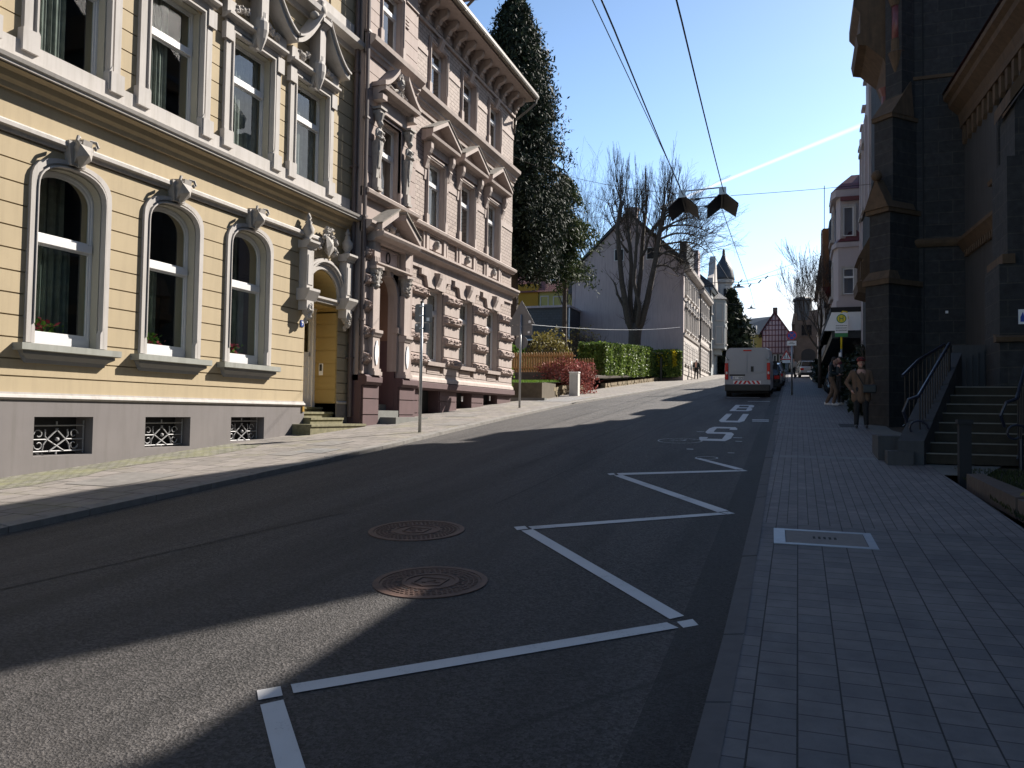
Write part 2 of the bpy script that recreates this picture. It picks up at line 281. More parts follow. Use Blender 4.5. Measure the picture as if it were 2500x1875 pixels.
Mt['coat'] = plain('tan_wool_coat', (.15, .092, .06), .95, .1, 12, .3, 80)
Mt['trousers'] = plain('black_trousers', (.018, .018, .02), .9, .1, 12, .1)
Mt['browntr'] = plain('brown_trousers', (.13, .085, .06), .9, .1, 12, .1)
Mt['jacket'] = plain('dark_teal_jacket', (.015, .025, .03), .8, .1, 12, .1)
Mt['hairdark'] = plain('dark_hair', (.025, .016, .012), .7, .2, 30, .3)
Mt['hatred'] = plain('dark_red_hat', (.16, .02, .02), .9, .1, 12, .2)
Mt['shoew'] = plain('white_trainers', (.65, .62, .6), .6, .05, 8, 0)
Mt['shoed'] = plain('dark_shoes', (.03, .03, .035), .5, .05, 8, 0)
Mt['maroonj'] = plain('maroon_scarf_cloth', (.10, .02, .035), .9, .1, 12, .1)
Mt['litlamp'] = None
# ------------------------------------------------------------ mesh builder
BASE = {}
def TL(F):   return lambda u, v, n: (F+n, u, v)        # facade facing +X, u = Y
def TR(F):   return lambda u, v, n: (F-n, u, v)        # facade facing -X, u = Y
def TF(F):   return lambda u, v, n: (u, F-n, v)        # facade facing -Y, u = X
def TA(ox, oy, ang):                                   # facade with its own yaw: u along ang, n to the right of u
    ca, sa = math.cos(ang), math.sin(ang)
    return lambda u, v, n: (ox+u*ca+n*sa, oy+u*sa-n*ca, v)
ID = lambda u, v, n: (u, v, n)
class MB:
    def __init__(s, tf=ID): s.v = []; s.f = []; s.tf = tf
    def add(s, pts, faces):
        b = len(s.v); s.v += [s.tf(*p) for p in pts]; s.f += [tuple(b+i for i in f) for f in faces]; return s
    def box(s, u0, u1, v0, v1, n0, n1):
        p = [(u, v, n) for n in (n0, n1) for v in (v0, v1) for u in (u0, u1)]
        return s.add(p, [(0, 2, 3, 1), (4, 5, 7, 6), (0, 1, 5, 4), (2, 6, 7, 3), (0, 4, 6, 2), (1, 3, 7, 5)])
    def prism(s, pts, n0, n1):                          # outline in (u,v), extruded along n
        k = len(pts); P = [(u, v, n0) for u, v in pts]+[(u, v, n1) for u, v in pts]
        F = [tuple(range(k))[::-1], tuple(range(k, 2*k))]+[(i, (i+1) % k, k+(i+1) % k, k+i) for i in range(k)]
        return s.add(P, F)
    def extr(s, prof, u0, u1):                          # profile in (n,v), extruded along u
        k = len(prof); P = [(u0, v, n) for n, v in prof]+[(u1, v, n) for n, v in prof]
        F = [tuple(range(k))[::-1], tuple(range(k, 2*k))]+[(i, (i+1) % k, k+(i+1) % k, k+i) for i in range(k)]
        return s.add(P, F)
    def plan(s, pts, v0, v1):                           # plan outline in (u,n), extruded upward
        k = len(pts); P = [(u, v0, n) for u, n in pts]+[(u, v1, n) for u, n in pts]
        F = [tuple(range(k))[::-1], tuple(range(k, 2*k))]+[(i, (i+1) % k, k+(i+1) % k, k+i) for i in range(k)]
        return s.add(P, F)
    def band(s, A, B, n0, n1, closed=False):            # ring between polylines A (outer) and B (inner)
        k = len(A); P = [(u, v, n1) for u, v in A]+[(u, v, n1) for u, v in B]+[(u, v, n0) for u, v in A]+[(u, v, n0) for u, v in B]
        F = []
        for i in range(k if closed else k-1):
            j = (i+1) % k
            F += [(i, j, k+j, k+i), (2*k+i, 3*k+i, 3*k+j, 2*k+j), (i, 2*k+i, 2*k+j, j), (k+i, k+j, 3*k+j, 3*k+i)]
        if not closed: F += [(0, k, 3*k, 2*k), (k-1, 3*k-1, 4*k-1, 2*k-1)]
        return s.add(P, F)
    def sheet(s, pts): return s.add(pts, [tuple(range(len(pts)))])
    def tube(s, path, r, seg=6, r1=None, cap=True):
        path = [Vector(p) for p in path]; n = len(path); b = []; F = []
        up = Vector((0, 0, 1)); prev = None
        for i, p in enumerate(path):
            d = (path[min(i+1, n-1)]-path[max(i-1, 0)]); d = d.normalized() if d.length > 1e-9 else up
            if prev is None:
                a = d.cross(Vector((1, 0, 0)) if abs(d.x) < .8 else Vector((0, 1, 0))).normalized()
            else:
                a = prev-d*prev.dot(d); a = a.normalized() if a.length > 1e-6 else d.orthogonal().normalized()
            prev = a; c = d.cross(a); R = r if r1 is None else r+(r1-r)*i/max(n-1, 1)
            if isinstance(r, (list, tuple)): R = r[i]
            b += [tuple(p+(a*math.cos(t)+c*math.sin(t))*R) for t in (2*math.pi*k/seg for k in range(seg))]
        for i in range(n-1):
            for k in range(seg):
                F.append((i*seg+k, i*seg+(k+1) % seg, (i+1)*seg+(k+1) % seg, (i+1)*seg+k))
        if cap: F += [tuple(range(seg))[::-1], tuple((n-1)*seg+k for k in range(seg))]
        return s.add(b, F)
    def lathe(s, u, n, prof, seg=12, v0=0):             # prof [(r, v)] around the vertical axis
        P = []; F = []; k = len(prof)
        for r, v in prof: P += [(u+r*math.cos(2*math.pi*i/seg), v0+v, n+r*math.sin(2*math.pi*i/seg)) for i in range(seg)]
        for j in range(k-1):
            for i in range(seg): F.append((j*seg+i, j*seg+(i+1) % seg, (j+1)*seg+(i+1) % seg, (j+1)*seg+i))
        F += [tuple(range(seg))[::-1], tuple((k-1)*seg+i for i in range(seg))]
        return s.add(P, F)
    def ell(s, c, r, seg=10, rings=6, jit=0):
        P = [(c[0], c[1], c[2]-r[2])]; F = []
        for j in range(1, rings):
            t = math.pi*j/rings-math.pi/2
            for i in range(seg):
                a = 2*math.pi*i/seg; q = 1+rnd.uniform(-jit, jit)
                P.append((c[0]+r[0]*math.cos(t)*math.cos(a)*q, c[1]+r[1]*math.cos(t)*math.sin(a)*q, c[2]+r[2]*math.sin(t)*q))
        P.append((c[0], c[1], c[2]+r[2])); L = len(P)-1
        for i in range(seg):
            F += [(0, 1+(i+1) % seg, 1+i), (L, L-seg+i, L-seg+(i+1) % seg)]
            for j in range(rings-2): F.append((1+j*seg+i, 1+j*seg+(i+1) % seg, 1+(j+1)*seg+(i+1) % seg, 1+(j+1)*seg+i))
        return s.add(P, F)
    def cap_(s, a, b, ra, rb, seg=10):                  # capsule between two joints (any axes)
        a = Vector(a); b = Vector(b); s.ell(a, (ra,)*3, seg); s.ell(b, (rb,)*3, seg); return s.tube([a, b], ra, seg, rb)
    def rock(s, u0, u1, v0, v1, n0, n1, amp, nu=12, nv=6, bev=.06):   # rough-hewn block
        g = []; F = []
        for j in range(nv+1):
            for i in range(nu+1):
                u = u0+(u1-u0)*i/nu; v = v0+(v1-v0)*j/nv; e = min(i, nu-i, 99)*(u1-u0)/nu; h = min(j, nv-j)*(v1-v0)/nv
                k = min(1, min(e, h)/bev) if bev else 1
                g.append((u, v, n0+(n1-n0)*(.25+.75*k)+(rnd.uniform(-amp, amp)*k)))
        for j in range(nv):
            for i in range(nu):
                a = j*(nu+1)+i; F.append((a, a+1, a+nu+2, a+nu+1))
        b = len(g); g += [(u0, v0, n0), (u1, v0, n0), (u1, v1, n0), (u0, v1, n0)]
        F.append((b, b+1)+tuple(range(nu, -1, -1))); top = nv*(nu+1); F.append((b+3, b+2)+tuple(range(top+nu, top-1, -1)))
        F.append((b, b+3)+tuple(range(top, -1, -(nu+1)))); F.append((b+1, b+2)+tuple(range(top+nu, nu-1, -(nu+1))))
        return s.add(g, F)
def obj(name, mb, mat, parent=None, smooth=False, recalc=True, label=None):
    me = bpy.data.meshes.new(name); bx, by, bz = BASE.get(parent.name, (0, 0, 0)) if parent else (0, 0, 0)
    me.from_pydata([(x-bx, y-by, z-bz) for x, y, z in mb.v], [], mb.f)
    if recalc:
        bm = bmesh.new(); bm.from_mesh(me); bmesh.ops.recalc_face_normals(bm, faces=bm.faces); bm.to_mesh(me); bm.free()
    me.validate(); me.update()
    if smooth: me.polygons.foreach_set('use_smooth', [True]*len(me.polygons))
    me.materials.append(Mt[mat] if isinstance(mat, str) else mat)
    o = bpy.data.objects.new(name, me); scene.collection.objects.link(o)
    if parent: o.parent = parent; BASE[o.name] = BASE.get(parent.name, (0, 0, 0))
    if label: o['label'] = label
    return o
def tag(o, label, cat, group=None, kind=None):
    if label: o['label'] = label
    if cat: o['category'] = cat
    if group: o['group'] = group
    if kind: o['kind'] = kind
    return o
def thing(name, label, cat, loc=(0, 0, 0), group=None, local=False, rz=0):
    o = bpy.data.objects.new(name, None); scene.collection.objects.link(o); o.location = loc; o.rotation_euler = (0, 0, rz)
    o.empty_display_size = .2; BASE[o.name] = (0, 0, 0) if local else tuple(loc); return tag(o, label, cat, group)
def solo(name, mb, mat, label, cat, group=None, smooth=False, kind=None, loc=None, recalc=True):
    if loc is None:
        xs = [p[0] for p in mb.v]; ys = [p[1] for p in mb.v]; zs = [p[2] for p in mb.v]
        loc = ((min(xs)+max(xs))/2, (min(ys)+max(ys))/2, min(zs))
    mb.v = [(x-loc[0], y-loc[1], z-loc[2]) for x, y, z in mb.v]
    o = obj(name, mb, mat, None, smooth, recalc); o.location = loc; BASE[o.name] = loc; return tag(o, label, cat, group, kind)
def struct(name, mb, mat, **k): return tag(obj(name, mb, mat, None, **k), None, None, kind='structure')
def dup(root, loc, rz=None, label=None, group=None):
    def cp(o, par):
        c = o.copy(); scene.collection.objects.link(c); c.parent = par
        for ch in [x for x in o.children]: cp(ch, c)
        return c
    r = cp(root, None); r.location = loc
    if rz is not None: r.rotation_euler = (0, 0, rz)
    if label: r['label'] = label
    if group: r['group'] = group
    return r
def arch(c, hw, zs, rise, n=2.3, N=14, zb=None):        # open outline: up the left side, over, down the right
    P = [(c-hw, zb)] if zb is not None else []
    for i in range(N+1):
        t = math.pi*(1-i/N); a, b = math.cos(t), math.sin(t)
        P.append((c+hw*math.copysign(abs(a)**(2/n), a), zs+rise*abs(b)**(2/n)))
    if zb is not None: P.append((c+hw, zb))
    return P
def rect(c, hw, z0, z1): return [(c-hw, z0), (c-hw, z1), (c+hw, z1), (c+hw, z0)]
def arch_at(c, hw, zs, rise, n, z):                     # half width of the arch outline at height z
    if z <= zs: return hw
    if z >= zs+rise: return 0
    return hw*(1-((z-zs)/rise)**n)**(1/n)
# wall slab with openings; op = (centre, half width, z0, z1) or (centre, hw, z0, spring, rise, n)
def wall(mb, u0, u1, v0, v1, n0, n1, ops):
    cuts = sorted({u0, u1} | {x for o in ops for x in (o[0]-o[1], o[0]+o[1])})
    cuts = [c for c in cuts if u0 <= c <= u1]
    for a, b in zip(cuts, cuts[1:]):
        m = (a+b)/2; cur = v0
        cov = sorted([o for o in ops if o[0]-o[1] < m < o[0]+o[1]], key=lambda o: o[2])
        for o in cov:
            if o[2] > cur: mb.box(a, b, cur, o[2], n0, n1)
            if len(o) == 4: cur = o[3]
            else:
                top = o[3]+o[4]; P = arch(o[0], o[1], o[3], o[4], o[5], 18)
                for p, q in zip(P, P[1:]):
                    if q[0]-p[0] > 1e-4: mb.prism([p, q, (q[0], top+.001), (p[0], top+.001)], n0, n1)
                cur = top+.001
        if cur < v1: mb.box(a, b, cur, v1, n0, n1)
# courses of stucco blocks separated by grooves; openings leave gaps (blk(z) -> list of (u0,u1) covered)
def courses(mb, u0, u1, zs, n0, n1, ops, gap=.022):
    for z0, z1 in zip(zs, zs[1:]):
        a0, a1 = z0+gap/2, z1-gap/2
        bot = []; 
        for c, hw, zb, sp, ri, n in ops:
            if a1 <= zb or a0 >= sp+ri: continue
            bot.append((c, arch_at(c, hw, sp, ri, n, a0) if a0 > zb else hw, arch_at(c, hw, sp, ri, n, a1)))
        bot.sort(); cur0 = cur1 = u0
        for c, h0, h1 in bot:
            if c-h0 > cur0+.01: mb.prism([(cur0, a0), (c-h0, a0), (c-h1, a1), (cur1, a1)], n0, n1)
            cur0, cur1 = c+h0, c+h1
        if u1 > cur0+.01: mb.prism([(cur0, a0), (u1, a0), (u1, a1), (cur1, a1)], n0, n1)
def curtain(mb, u0, u1, v0, v1, n, waves, amp=.03):
    k = waves*6; P = []
    ph = rnd.uniform(0, 6)
    for i in range(k+1):
        u = u0+(u1-u0)*i/k; m = n+amp*math.sin(i*math.pi/3+ph)+.015*math.sin(i*.7+ph)
        P += [(u, v0, m), (u+.01*math.sin(i), v1, m)]
    mb.add(P, [(2*i, 2*i+2, 2*i+3, 2*i+1) for i in range(k)])
def frame_rect(mb, c, hw, z0, z1, t, n0, n1):
    mb.box(c-hw, c-hw+t, z0, z1, n0, n1); mb.box(c+hw-t, c+hw, z0, z1, n0, n1)
    mb.box(c-hw+t, c+hw-t, z0, z0+t, n0, n1); mb.box(c-hw+t, c+hw-t, z1-t, z1, n0, n1)
# a simple recessed window for houses further away
def far_window(tf, parent, c, hw, z0, z1, fm='frame', sur='trim', dep=.14, t=.06, sill=True, gm='glass2', ped=None, trans=True, nm='window'):
    m = MB(tf); s = max(.1, hw*.28)
    m.band([(c-hw-s, z0-.02), (c-hw-s, z1+s), (c+hw+s, z1+s), (c+hw+s, z0-.02)], rect(c, hw, z0-.02, z1), -.01, .06)
    if ped == 'tri': m.prism([(c-hw-s-.15, z1+s+.05), (c+hw+s+.15, z1+s+.05), (c, z1+s+.5)], 0, .22); m.box(c-hw-s-.15, c+hw+s+.15, z1+s, z1+s+.048, 0, .24)
    if ped == 'flat': m.box(c-hw-s-.12, c+hw+s+.12, z1+s+.02, z1+s+.14, 0, .2)
    if ped == 'orn':
        m.box(c-hw-s-.1, c+hw+s+.1, z1+s+.02, z1+s+.1, 0, .2); m.prism(arch(c, hw+s, z1+s+.1, .4, 1.7, 10), 0, .16)
        m.box(c-.09, c+.09, z1-.05, z1+s+.6, .06, .24)
    root = obj(nm, m, sur, parent)
    f = MB(tf); frame_rect(f, c, hw, z0, z1, t, -dep-.05, -dep)
    if trans: zt = z0+(z1-z0)*.66; f.box(c-hw+t, c+hw-t, zt-.04, zt+.04, -dep-.05, -dep+.01)
    if hw > .22: f.box(c-.025, c+.025, z0+t, z1-t, -dep-.045, -dep+.005)
    obj('frame', f, fm, root)
    g = MB(tf); g.sheet([(c-hw+t, z0+t, -dep-.03), (c+hw-t, z0+t, -dep-.03), (c+hw-t, z1-t, -dep-.03), (c-hw+t, z1-t, -dep-.03)]); obj('pane', g, gm, root, recalc=False)
    if sill: k = MB(tf); k.box(c-hw-s-.05, c+hw+s+.05, z0-.14, z0-.025, -.05, .16); obj('sill', k, sur, root)
    return root
def blob(mb, c, r, amp=.35, seg=12, rings=8):            # carved knot of stone
    mb.ell(c, r, seg, rings, amp)
def gz(y): return .07*y                                  # pavement level
RZ = -.08                                                # the road lies below it
# ------------------------------------------------------------ the ground, road and pavements
def strip(mb, ys, xl, xr, dz, sub=1):
    P = []
    for y in ys:
        a, b = xl(y), xr(y)
        for i in range(sub+1): P.append((a+(b-a)*i/sub, y, gz(y)+dz))
    F = [(j*(sub+1)+i, j*(sub+1)+i+1, (j+1)*(sub+1)+i+1, (j+1)*(sub+1)+i) for j in range(len(ys)-1) for i in range(sub)]
    mb.add(P, F)
def lerp(tab):
    def f(y):
        for (a, va), (b, vb) in zip(tab, tab[1:]):
            if y <= b: return va+(vb-va)*max(0, min(1, (y-a)/(b-a)))
        return tab[-1][1]
    return f
KL = lerp([(-60, -7.6), (12, -7.65), (16, -7.85), (22, -8.15), (30, -8.35), (42, -7.7), (60, -7.0), (75, -6.5), (100, -6.2), (140, -5.5)])
KR = lerp([(-60, -.38), (5, -.42), (9, -.46), (14, -.52), (31, -.72), (54, -.95), (70, -1.1), (100, -1.3), (140, -1.5)])
PR = lerp([(-60, 2.1), (9, 2.05), (14.5, 1.86), (20, 1.52), (35, 1.38), (50, 1.2), (60, 1.0), (100, 1.0), (140, 1.0)])
ys = [-60, -30, -10]+[y*1.0 for y in range(0, 112, 2)]
g = MB(); big = 1500
g.add([(x, y, z) for y, z in ((-big, -4.6), (-60, -4.6), (120, 8.1), (big, 9)) for x in (-big, -120, 120, big)],
      [(j*4+i, j*4+i+1, j*4+i+5, j*4+i+4) for j in range(3) for i in range(3)])
struct('ground', g, 'earth', recalc=False)
g = MB(); strip(g, ys, lambda y: KL(y)-.02, lambda y: KR(y)+.02, RZ, 2); struct('road', g, 'asphalt', recalc=False)
g = MB(); strip(g, ys, lambda y: -11.25 if y < 31 else -10.6, lambda y: KL(y)-.14, .0); struct('left_pavement', g, 'slabs', recalc=False)
g = MB(); strip(g, [y*.5 for y in range(4, 28)], lambda y: -11.2, lambda y: -10.05+.16*math.sin(y*1.7)+.06*math.sin(y*5), .004); struct('moss_setts', g, 'setts', recalc=False)
def kerb(nm, f, side, w, y0=-10, y1=108, L=1.0):
    k = MB(); y = y0
    while y < y1:
        a, b = y+.008, y+L-.008; xa, xb = f(a), f(b); j = rnd.uniform(-.004, .004)
        x0a, x1a = (xa-w, xa) if side < 0 else (xa, xa+w); x0b, x1b = (xb-w, xb) if side < 0 else (xb, xb+w)
        e = .02; o = (e if side < 0 else 0); q = (0 if side < 0 else e)
        P = [(x0a, a, gz(a)-.2), (x1a, a, gz(a)-.2), (x1b, b, gz(b)-.2), (x0b, b, gz(b)-.2),
             (x0a+0, a, gz(a)+.006+j-q*.8), (x1a-0, a, gz(a)+.006+j-o*.8), (x1b, b, gz(b)+.006+j-o*.8), (x0b, b, gz(b)+.006+j-q*.8)]
        k.add(P, [(0, 3, 2, 1), (4, 5, 6, 7), (0, 1, 5, 4), (1, 2, 6, 5), (2, 3, 7, 6), (3, 0, 4, 7)]); y += L
    struct(nm, k, 'kerb')
kerb('left_kerb', KL, -1, .15); kerb('right_kerb', KR, 1, .12)
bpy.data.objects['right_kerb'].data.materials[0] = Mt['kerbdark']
# gutter line beside the right kerb, darker
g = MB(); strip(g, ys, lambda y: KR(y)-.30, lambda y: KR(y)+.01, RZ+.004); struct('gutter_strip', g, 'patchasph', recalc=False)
g = MB(); strip(g, [-10, 0, 4, 8.45], lambda y: KR(y)+.12, PR, 0); struct('right_pavement', g, 'pav1', recalc=False)
g = MB(); strip(g, [8.45, 11, 14.1], lambda y: KR(y)+.12, PR, 0)
strip(g, [14.45, 17, 20.0], lambda y: KR(y)+.12, PR, 0); strip(g, [20.3]+[y for y in ys if y > 21 and y < 110], lambda y: KR(y)+.12, PR, 0)
struct('right_pavement_far', g, 'pav2', recalc=False)
g = MB(); strip(g, [14.1, 14.45], lambda y: KR(y)+.12, PR, 0); strip(g, [20.0, 20.3], lambda y: KR(y)+.12, PR, 0)
for y in (26, 33): strip(g, [y, y+.3], lambda y: KR(y)+.12, lambda y: .9, .004)
struct('paving_bands', g, 'pav3', recalc=False)
# paved forecourt strip beside the church, soil and churchyard
g = MB(); strip(g, [12.6, 14.5, 20, 30, 34], PR, lambda y: PR(y)+.5+(.8 if 12.9 < y < 15 else 0), -.004); struct('side_paving', g, 'greystep', recalc=False)
g = MB(); strip(g, [-12, 0, 6, 13, 16, 24, 34, 60, 110], lambda y: PR(y)+(.0 if y < 12 else .45), lambda y: 14, -.03); struct('churchyard_soil', g, 'soil', recalc=False)
# asphalt repairs, seams
def onroad(px, py, z0=RZ):                                    # where a sight line meets the road
    d = cam.matrix_world.to_3x3() @ Vector((px-1250, -(py-937.5), -1940.))
    t = (z0-1.65)/(d.z-.07*d.y); return (d.x*t, d.y*t)
def sheetpoly(mb, pts, dz):
    mb.add([(x, y, gz(y)+dz) for x, y in pts], [tuple(range(len(pts)))])
g = MB()
for pts in ([(-3.45, 9), (-3.42, 9), (-3.2, 30), (-3.05, 60), (-3.08, 60), (-3.23, 30)], [(-4.3, 12), (-4.27, 12), (-4.15, 34), (-3.7, 62), (-3.73, 62), (-4.18, 34)], [(-6.4, 2), (-6.37, 2), (-4.9, 8), (-4.93, 8)]): sheetpoly(g, pts, RZ+.003)
struct('road_seams', g, 'patchasph', recalc=False)
g = MB()
for (x, y, w, l) in ((-8.75, 12.3, .5, .62), (-9.0, 14.1, .6, .9), (-8.6, 19.5, .7, 1.3), (-9.6, 22.4, .8, 1.1), (-9.1, 8.9, .9, 1.2)):
    sheetpoly(g, [(x-w/2, y-l/2), (x+w/2, y-l/2), (x+w/2, y+l/2), (x-w/2, y+l/2)], .006)
struct('pavement_patches', g, 'patchpave', recalc=False)
g = MB(); sheetpoly(g, [(-8.78, 12.48), (-8.15, 12.48), (-8.15, 13.15), (-8.78, 13.15)], .007); sheetpoly(g, [(-10.2, 30.8), (-8.7, 30.8), (-8.6, 35), (-9.8, 35)], .006)
struct('pale_pavement_slab', g, 'pav3', recalc=False)
# zigzag line
g = MB(); D = 1.1302
def quad(pts): sheetpoly(g, [onroad(a*D, b*D, RZ+.006) for a, b in pts], RZ+.006)
quad([(562, 1522), (612, 1511), (660, 1659), (662, 1668), (597, 1668), (596, 1659)])
quad([(555, 1491), (606, 1482), (611, 1502), (558, 1512)])
quad([(628, 1478), (1440, 1344), (1466, 1356), (634, 1497)])
quad([(1462, 1343), (1496, 1337), (1509, 1350), (1476, 1356)])
quad([(1126, 1146), (1151, 1143), (1478, 1330), (1447, 1337)])
quad([(1110, 1138), (1134, 1136), (1141, 1142), (1117, 1145)])
quad([(1141, 1137), (1552, 1107), (1570, 1111), (1150, 1143)])
quad([(1556, 1106), (1574, 1105), (1588, 1109), (1571, 1111)])
quad([(1326, 1027), (1345, 1026), (1574, 1103), (1550, 1106)])
quad([(1312, 1023), (1325, 1022), (1330, 1025), (1317, 1026)])
quad([(1332, 1022), (1590, 1015), (1601, 1018), (1337, 1026)])
quad([(1593, 1015), (1604, 1014), (1615, 1017), (1603, 1018)])
quad([(1500, 990), (1512, 989.5), (1606, 1013), (1590, 1014)])
struct('zigzag_marking', g, 'paint', recalc=False)
def r7p(a, b): return onroad(1500+a/3.687, 950+b/3.687, RZ+.006)
# B U S lettering, laid out in road metres (u across, v up the street), read from below
g = MB()
def letter(polys, ox, oy, w, h, sh=.08):
    for p in polys: sheetpoly(g, [(ox+u*w+sh*v, oy+v*h) for u, v in p], RZ+.006)
LS = [[(0, .16), (.12, 0), (.88, 0), (1, .16), (1, .46), (.88, .58), (.28, .58), (.28, .46), (.74, .46), (.74, .12), (.26, .12), (.26, .22), (0, .22)], [(0, .56), (.12, .46), (.3, .46), (.3, .58), (.26, .62), (.26, .88), (.74, .88), (.74, .78), (1, .78), (1, .86), (.88, 1), (.12, 1), (0, .86)]]
LU = [[(0, .14), (.14, 0), (.86, 0), (1, .14), (1, 1), (.74, 1), (.74, .16), (.26, .16), (.26, 1), (0, 1)]]
LB = [[(0, 0), (.26, 0), (.26, 1), (0, 1)], [(.27, 0), (.86, 0), (1, .12), (1, .38), (.88, .5), (1, .62), (1, .88), (.86, 1), (.27, 1), (.27, .86), (.74, .86), (.74, .58), (.27, .58), (.27, .43), (.74, .43), (.74, .14), (.27, .14)]]
a_ = r7p(850, 440); letter(LS, -2.04, 17.3, .68, 3.6, -.05); letter(LU, -2.08, 22.5, .68, 3.5, -.05); letter(LB, -2.15, 27.4, .69, 3.7, -.06)
struct('bus_lettering', g, paintm('white_lettering_paint', (.50, .49, .48), 1.5), recalc=False)
# worn paint remnants near the stop
g = MB()
for (a, b, w, h) in ((1240, 272, 150, 6), (1240, 284, 150, 6), (1070, 434, 80, 4), (1090, 466, 60, 4), (650, 535, 60, 6), (740, 380, 70, 3), (1020, 570, 60, 4), (1200, 108, 200, 3), (1010, 72, 300, 3)):
    p = [r7p(a, b), r7p(a+w, b+2), r7p(a+w, b+h+2), r7p(a, b+h)]; sheetpoly(g, p, RZ+.005)
c = r7p(590, 463)
def ringxy(cx, cy, r, w, n=28):
    for i in range(n):
        a, b = 2*math.pi*i/n, 2*math.pi*(i+.86)/n
        g.add([(cx+q*math.cos(t)*.9, cy+q*math.sin(t), gz(cy+q*math.sin(t))+RZ+.005) for q, t in ((r, a), (r, b), (r-w, b), (r-w, a))], [(0, 1, 2, 3)])
ringxy(c[0], c[1], .52, .03); c2 = r7p(830, 618); ringxy(c2[0], c2[1], .22, .03)
for k in range(9):
    a = rnd.uniform(0, 6.3); q = rnd.uniform(0, .3); x, y = c[0]+q*math.cos(a), c[1]+q*math.sin(a); sheetpoly(g, [(x, y), (x+.12, y+.02), (x+.1, y+.06)], RZ+.005)
struct('worn_markings', g, paintm('worn_road_paint', (.42, .42, .41), .6), recalc=False)
# manhole covers
def manhole(cx, cy, r, label):
    t = thing('manhole_cover', label, 'manhole cover', (cx, cy, gz(cy)+RZ), 'rusty cast iron covers in the road', local=True)
    t.rotation_euler = (math.atan(.07), 0, 0)
    a = MB(); n = 48
    a.band([(r*math.cos(2*math.pi*i/n), r*math.sin(2*math.pi*i/n)) for i in range(n)], [((r-.05)*math.cos(2*math.pi*i/n), (r-.05)*math.sin(2*math.pi*i/n)) for i in range(n)], 0, .008, closed=True)
    b = MB()
    b.prism([((r-.055)*math.cos(2*math.pi*i/n), (r-.055)*math.sin(2*math.pi*i/n)) for i in range(n)], .0, .004)
    for rr, m_, s_ in ((r-.09, 54, .016), (r-.13, 48, .016), (r-.17, 42, .015), (r-.21, 36, .014)):
        for i in range(m_):
            th = 2*math.pi*i/m_; x, y = rr*math.cos(th), rr*math.sin(th); b.box(x-s_*.8, x+s_*.8, y-s_*.5, y+s_*.5, .003, .009)
    n2 = 32; q = r*.50
    b.band([(q*math.cos(2*math.pi*i/n2), q*math.sin(2*math.pi*i/n2)) for i in range(n2)], [((q-.03)*math.cos(2*math.pi*i/n2), (q-.03)*math.sin(2*math.pi*i/n2)) for i in range(n2)], .003, .010, closed=True)
    b.band([(-.12, -.09), (-.12, .10), (.12, .10), (.12, -.09), (0, -.15)], [(-.105, -.085), (-.105, .085), (.105, .085), (.105, -.08), (0, -.13)], .003, .011, closed=True)
    for i in range(7): x = rnd.uniform(-.08, .08); y = rnd.uniform(-.08, .07); b.box(x-.015, x+.02, y-.008, y+.008, .003, .010)
    obj('frame_ring', a, 'castiron', t); obj('lid', b, 'castiron', t)
    for i in range(16):
        th = 2*math.pi*i/16; x, y = (q+.035)*math.cos(th), (q+.035)*math.sin(th); h = MB(); h.box(x-.022, x+.022, y-.012, y+.012, .003, .0062); obj('vent_hole', h, 'dark', t)
p = onroad(900*D, 1146*D); manhole(p[0], p[1], .49, 'round rusty manhole cover farther from the camera, behind its twin')
p = onroad(930*D, 1257*D); manhole(p[0], p[1], .45, 'round rusty manhole cover nearest the camera, just above the sunlit patch')
# flat utility cover set in the right pavement
t = thing('utility_cover', 'rectangular metal framed cover with slots set in the right pavement', 'pavement cover', (.22, 7.85, gz(7.85)), local=True); t.rotation_euler = (math.atan(.07), 0, .03)
a = MB(); o_ = [(-.43, -.33), (-.43, .33), (.43, .33), (.43, -.33)]; i_ = [(-.33, -.27), (-.33, .27), (.36, .27), (.36, -.27)]
a.band(o_, i_, .001, .007, closed=True); obj('cover_frame', a, plain('pale_zinc_frame', (.34, .37, .42), .5, .1, 12, .1, metallic=.2), t)
a = MB(); a.prism([(-.32, -.26), (-.32, .26), (.35, .26), (.35, -.26)], .001, .005); obj('lid', a, plain('paver_infill', (.17, .155, .145), .85, .1, 12, .2), t)
a = MB()
for i in range(5): a.box(-.09+i*.045, -.068+i*.045, -.05, .05, .0052, .0058)
obj('slots', a, 'dark', t)
p = (.5, 21.0); t = MB(); t.box(p[0]-.28, p[0]+.28, p[1]-.2, p[1]+.2, 0, 0)
a = MB(); sheetpoly(a, [(.95, 20.6), (1.35, 20.6), (1.35, 21.6), (.95, 21.6)], .005); struct('dark_paving_inset', a, 'patchasph', recalc=False)
# ------------------------------------------------------------ the yellow townhouse
F = -11.0; tf = TL(F); A = MB
yh = thing('yellow_townhouse', 'cream yellow stucco townhouse with white window surrounds and grey plinth at left', 'townhouse', (F, 12, .8))
Y0, Y1 = 2.0, 17.93
GC = [7.28, 9.5, 11.72, 13.92]; UC = [7.2, 9.42, 11.63, 13.84, 16.02]; DC = 16.7
courseZ = [1.84, 2.10, 2.36, 2.68, 3.01, 3.34, 3.67, 4.0, 4.335, 4.67, 5.0, 5.33, 5.68]
wl = A(tf); wall(wl, Y0, Y1, 1.76, 6.9, -.5, -.03, [(c, .645, 2.60, 5.0, .46, 2.3) for c in GC]+[(DC, .715, 1.0, 4.4, .715, 2.0)])
wall(wl, Y0, Y1, 6.9, 15.4, -.5, -.03, [(c, .675, 7.08, 9.43) for c in UC]+[(c, .5, 12.0, 14.0) for c in UC])
obj('wall', wl, 'yellow', yh)
st = A(tf); sops = [(c, .74, 2.6, 5.08, .47, 2.3) for c in GC]+[(DC, .72, .5, 4.4, .72, 2.0)]
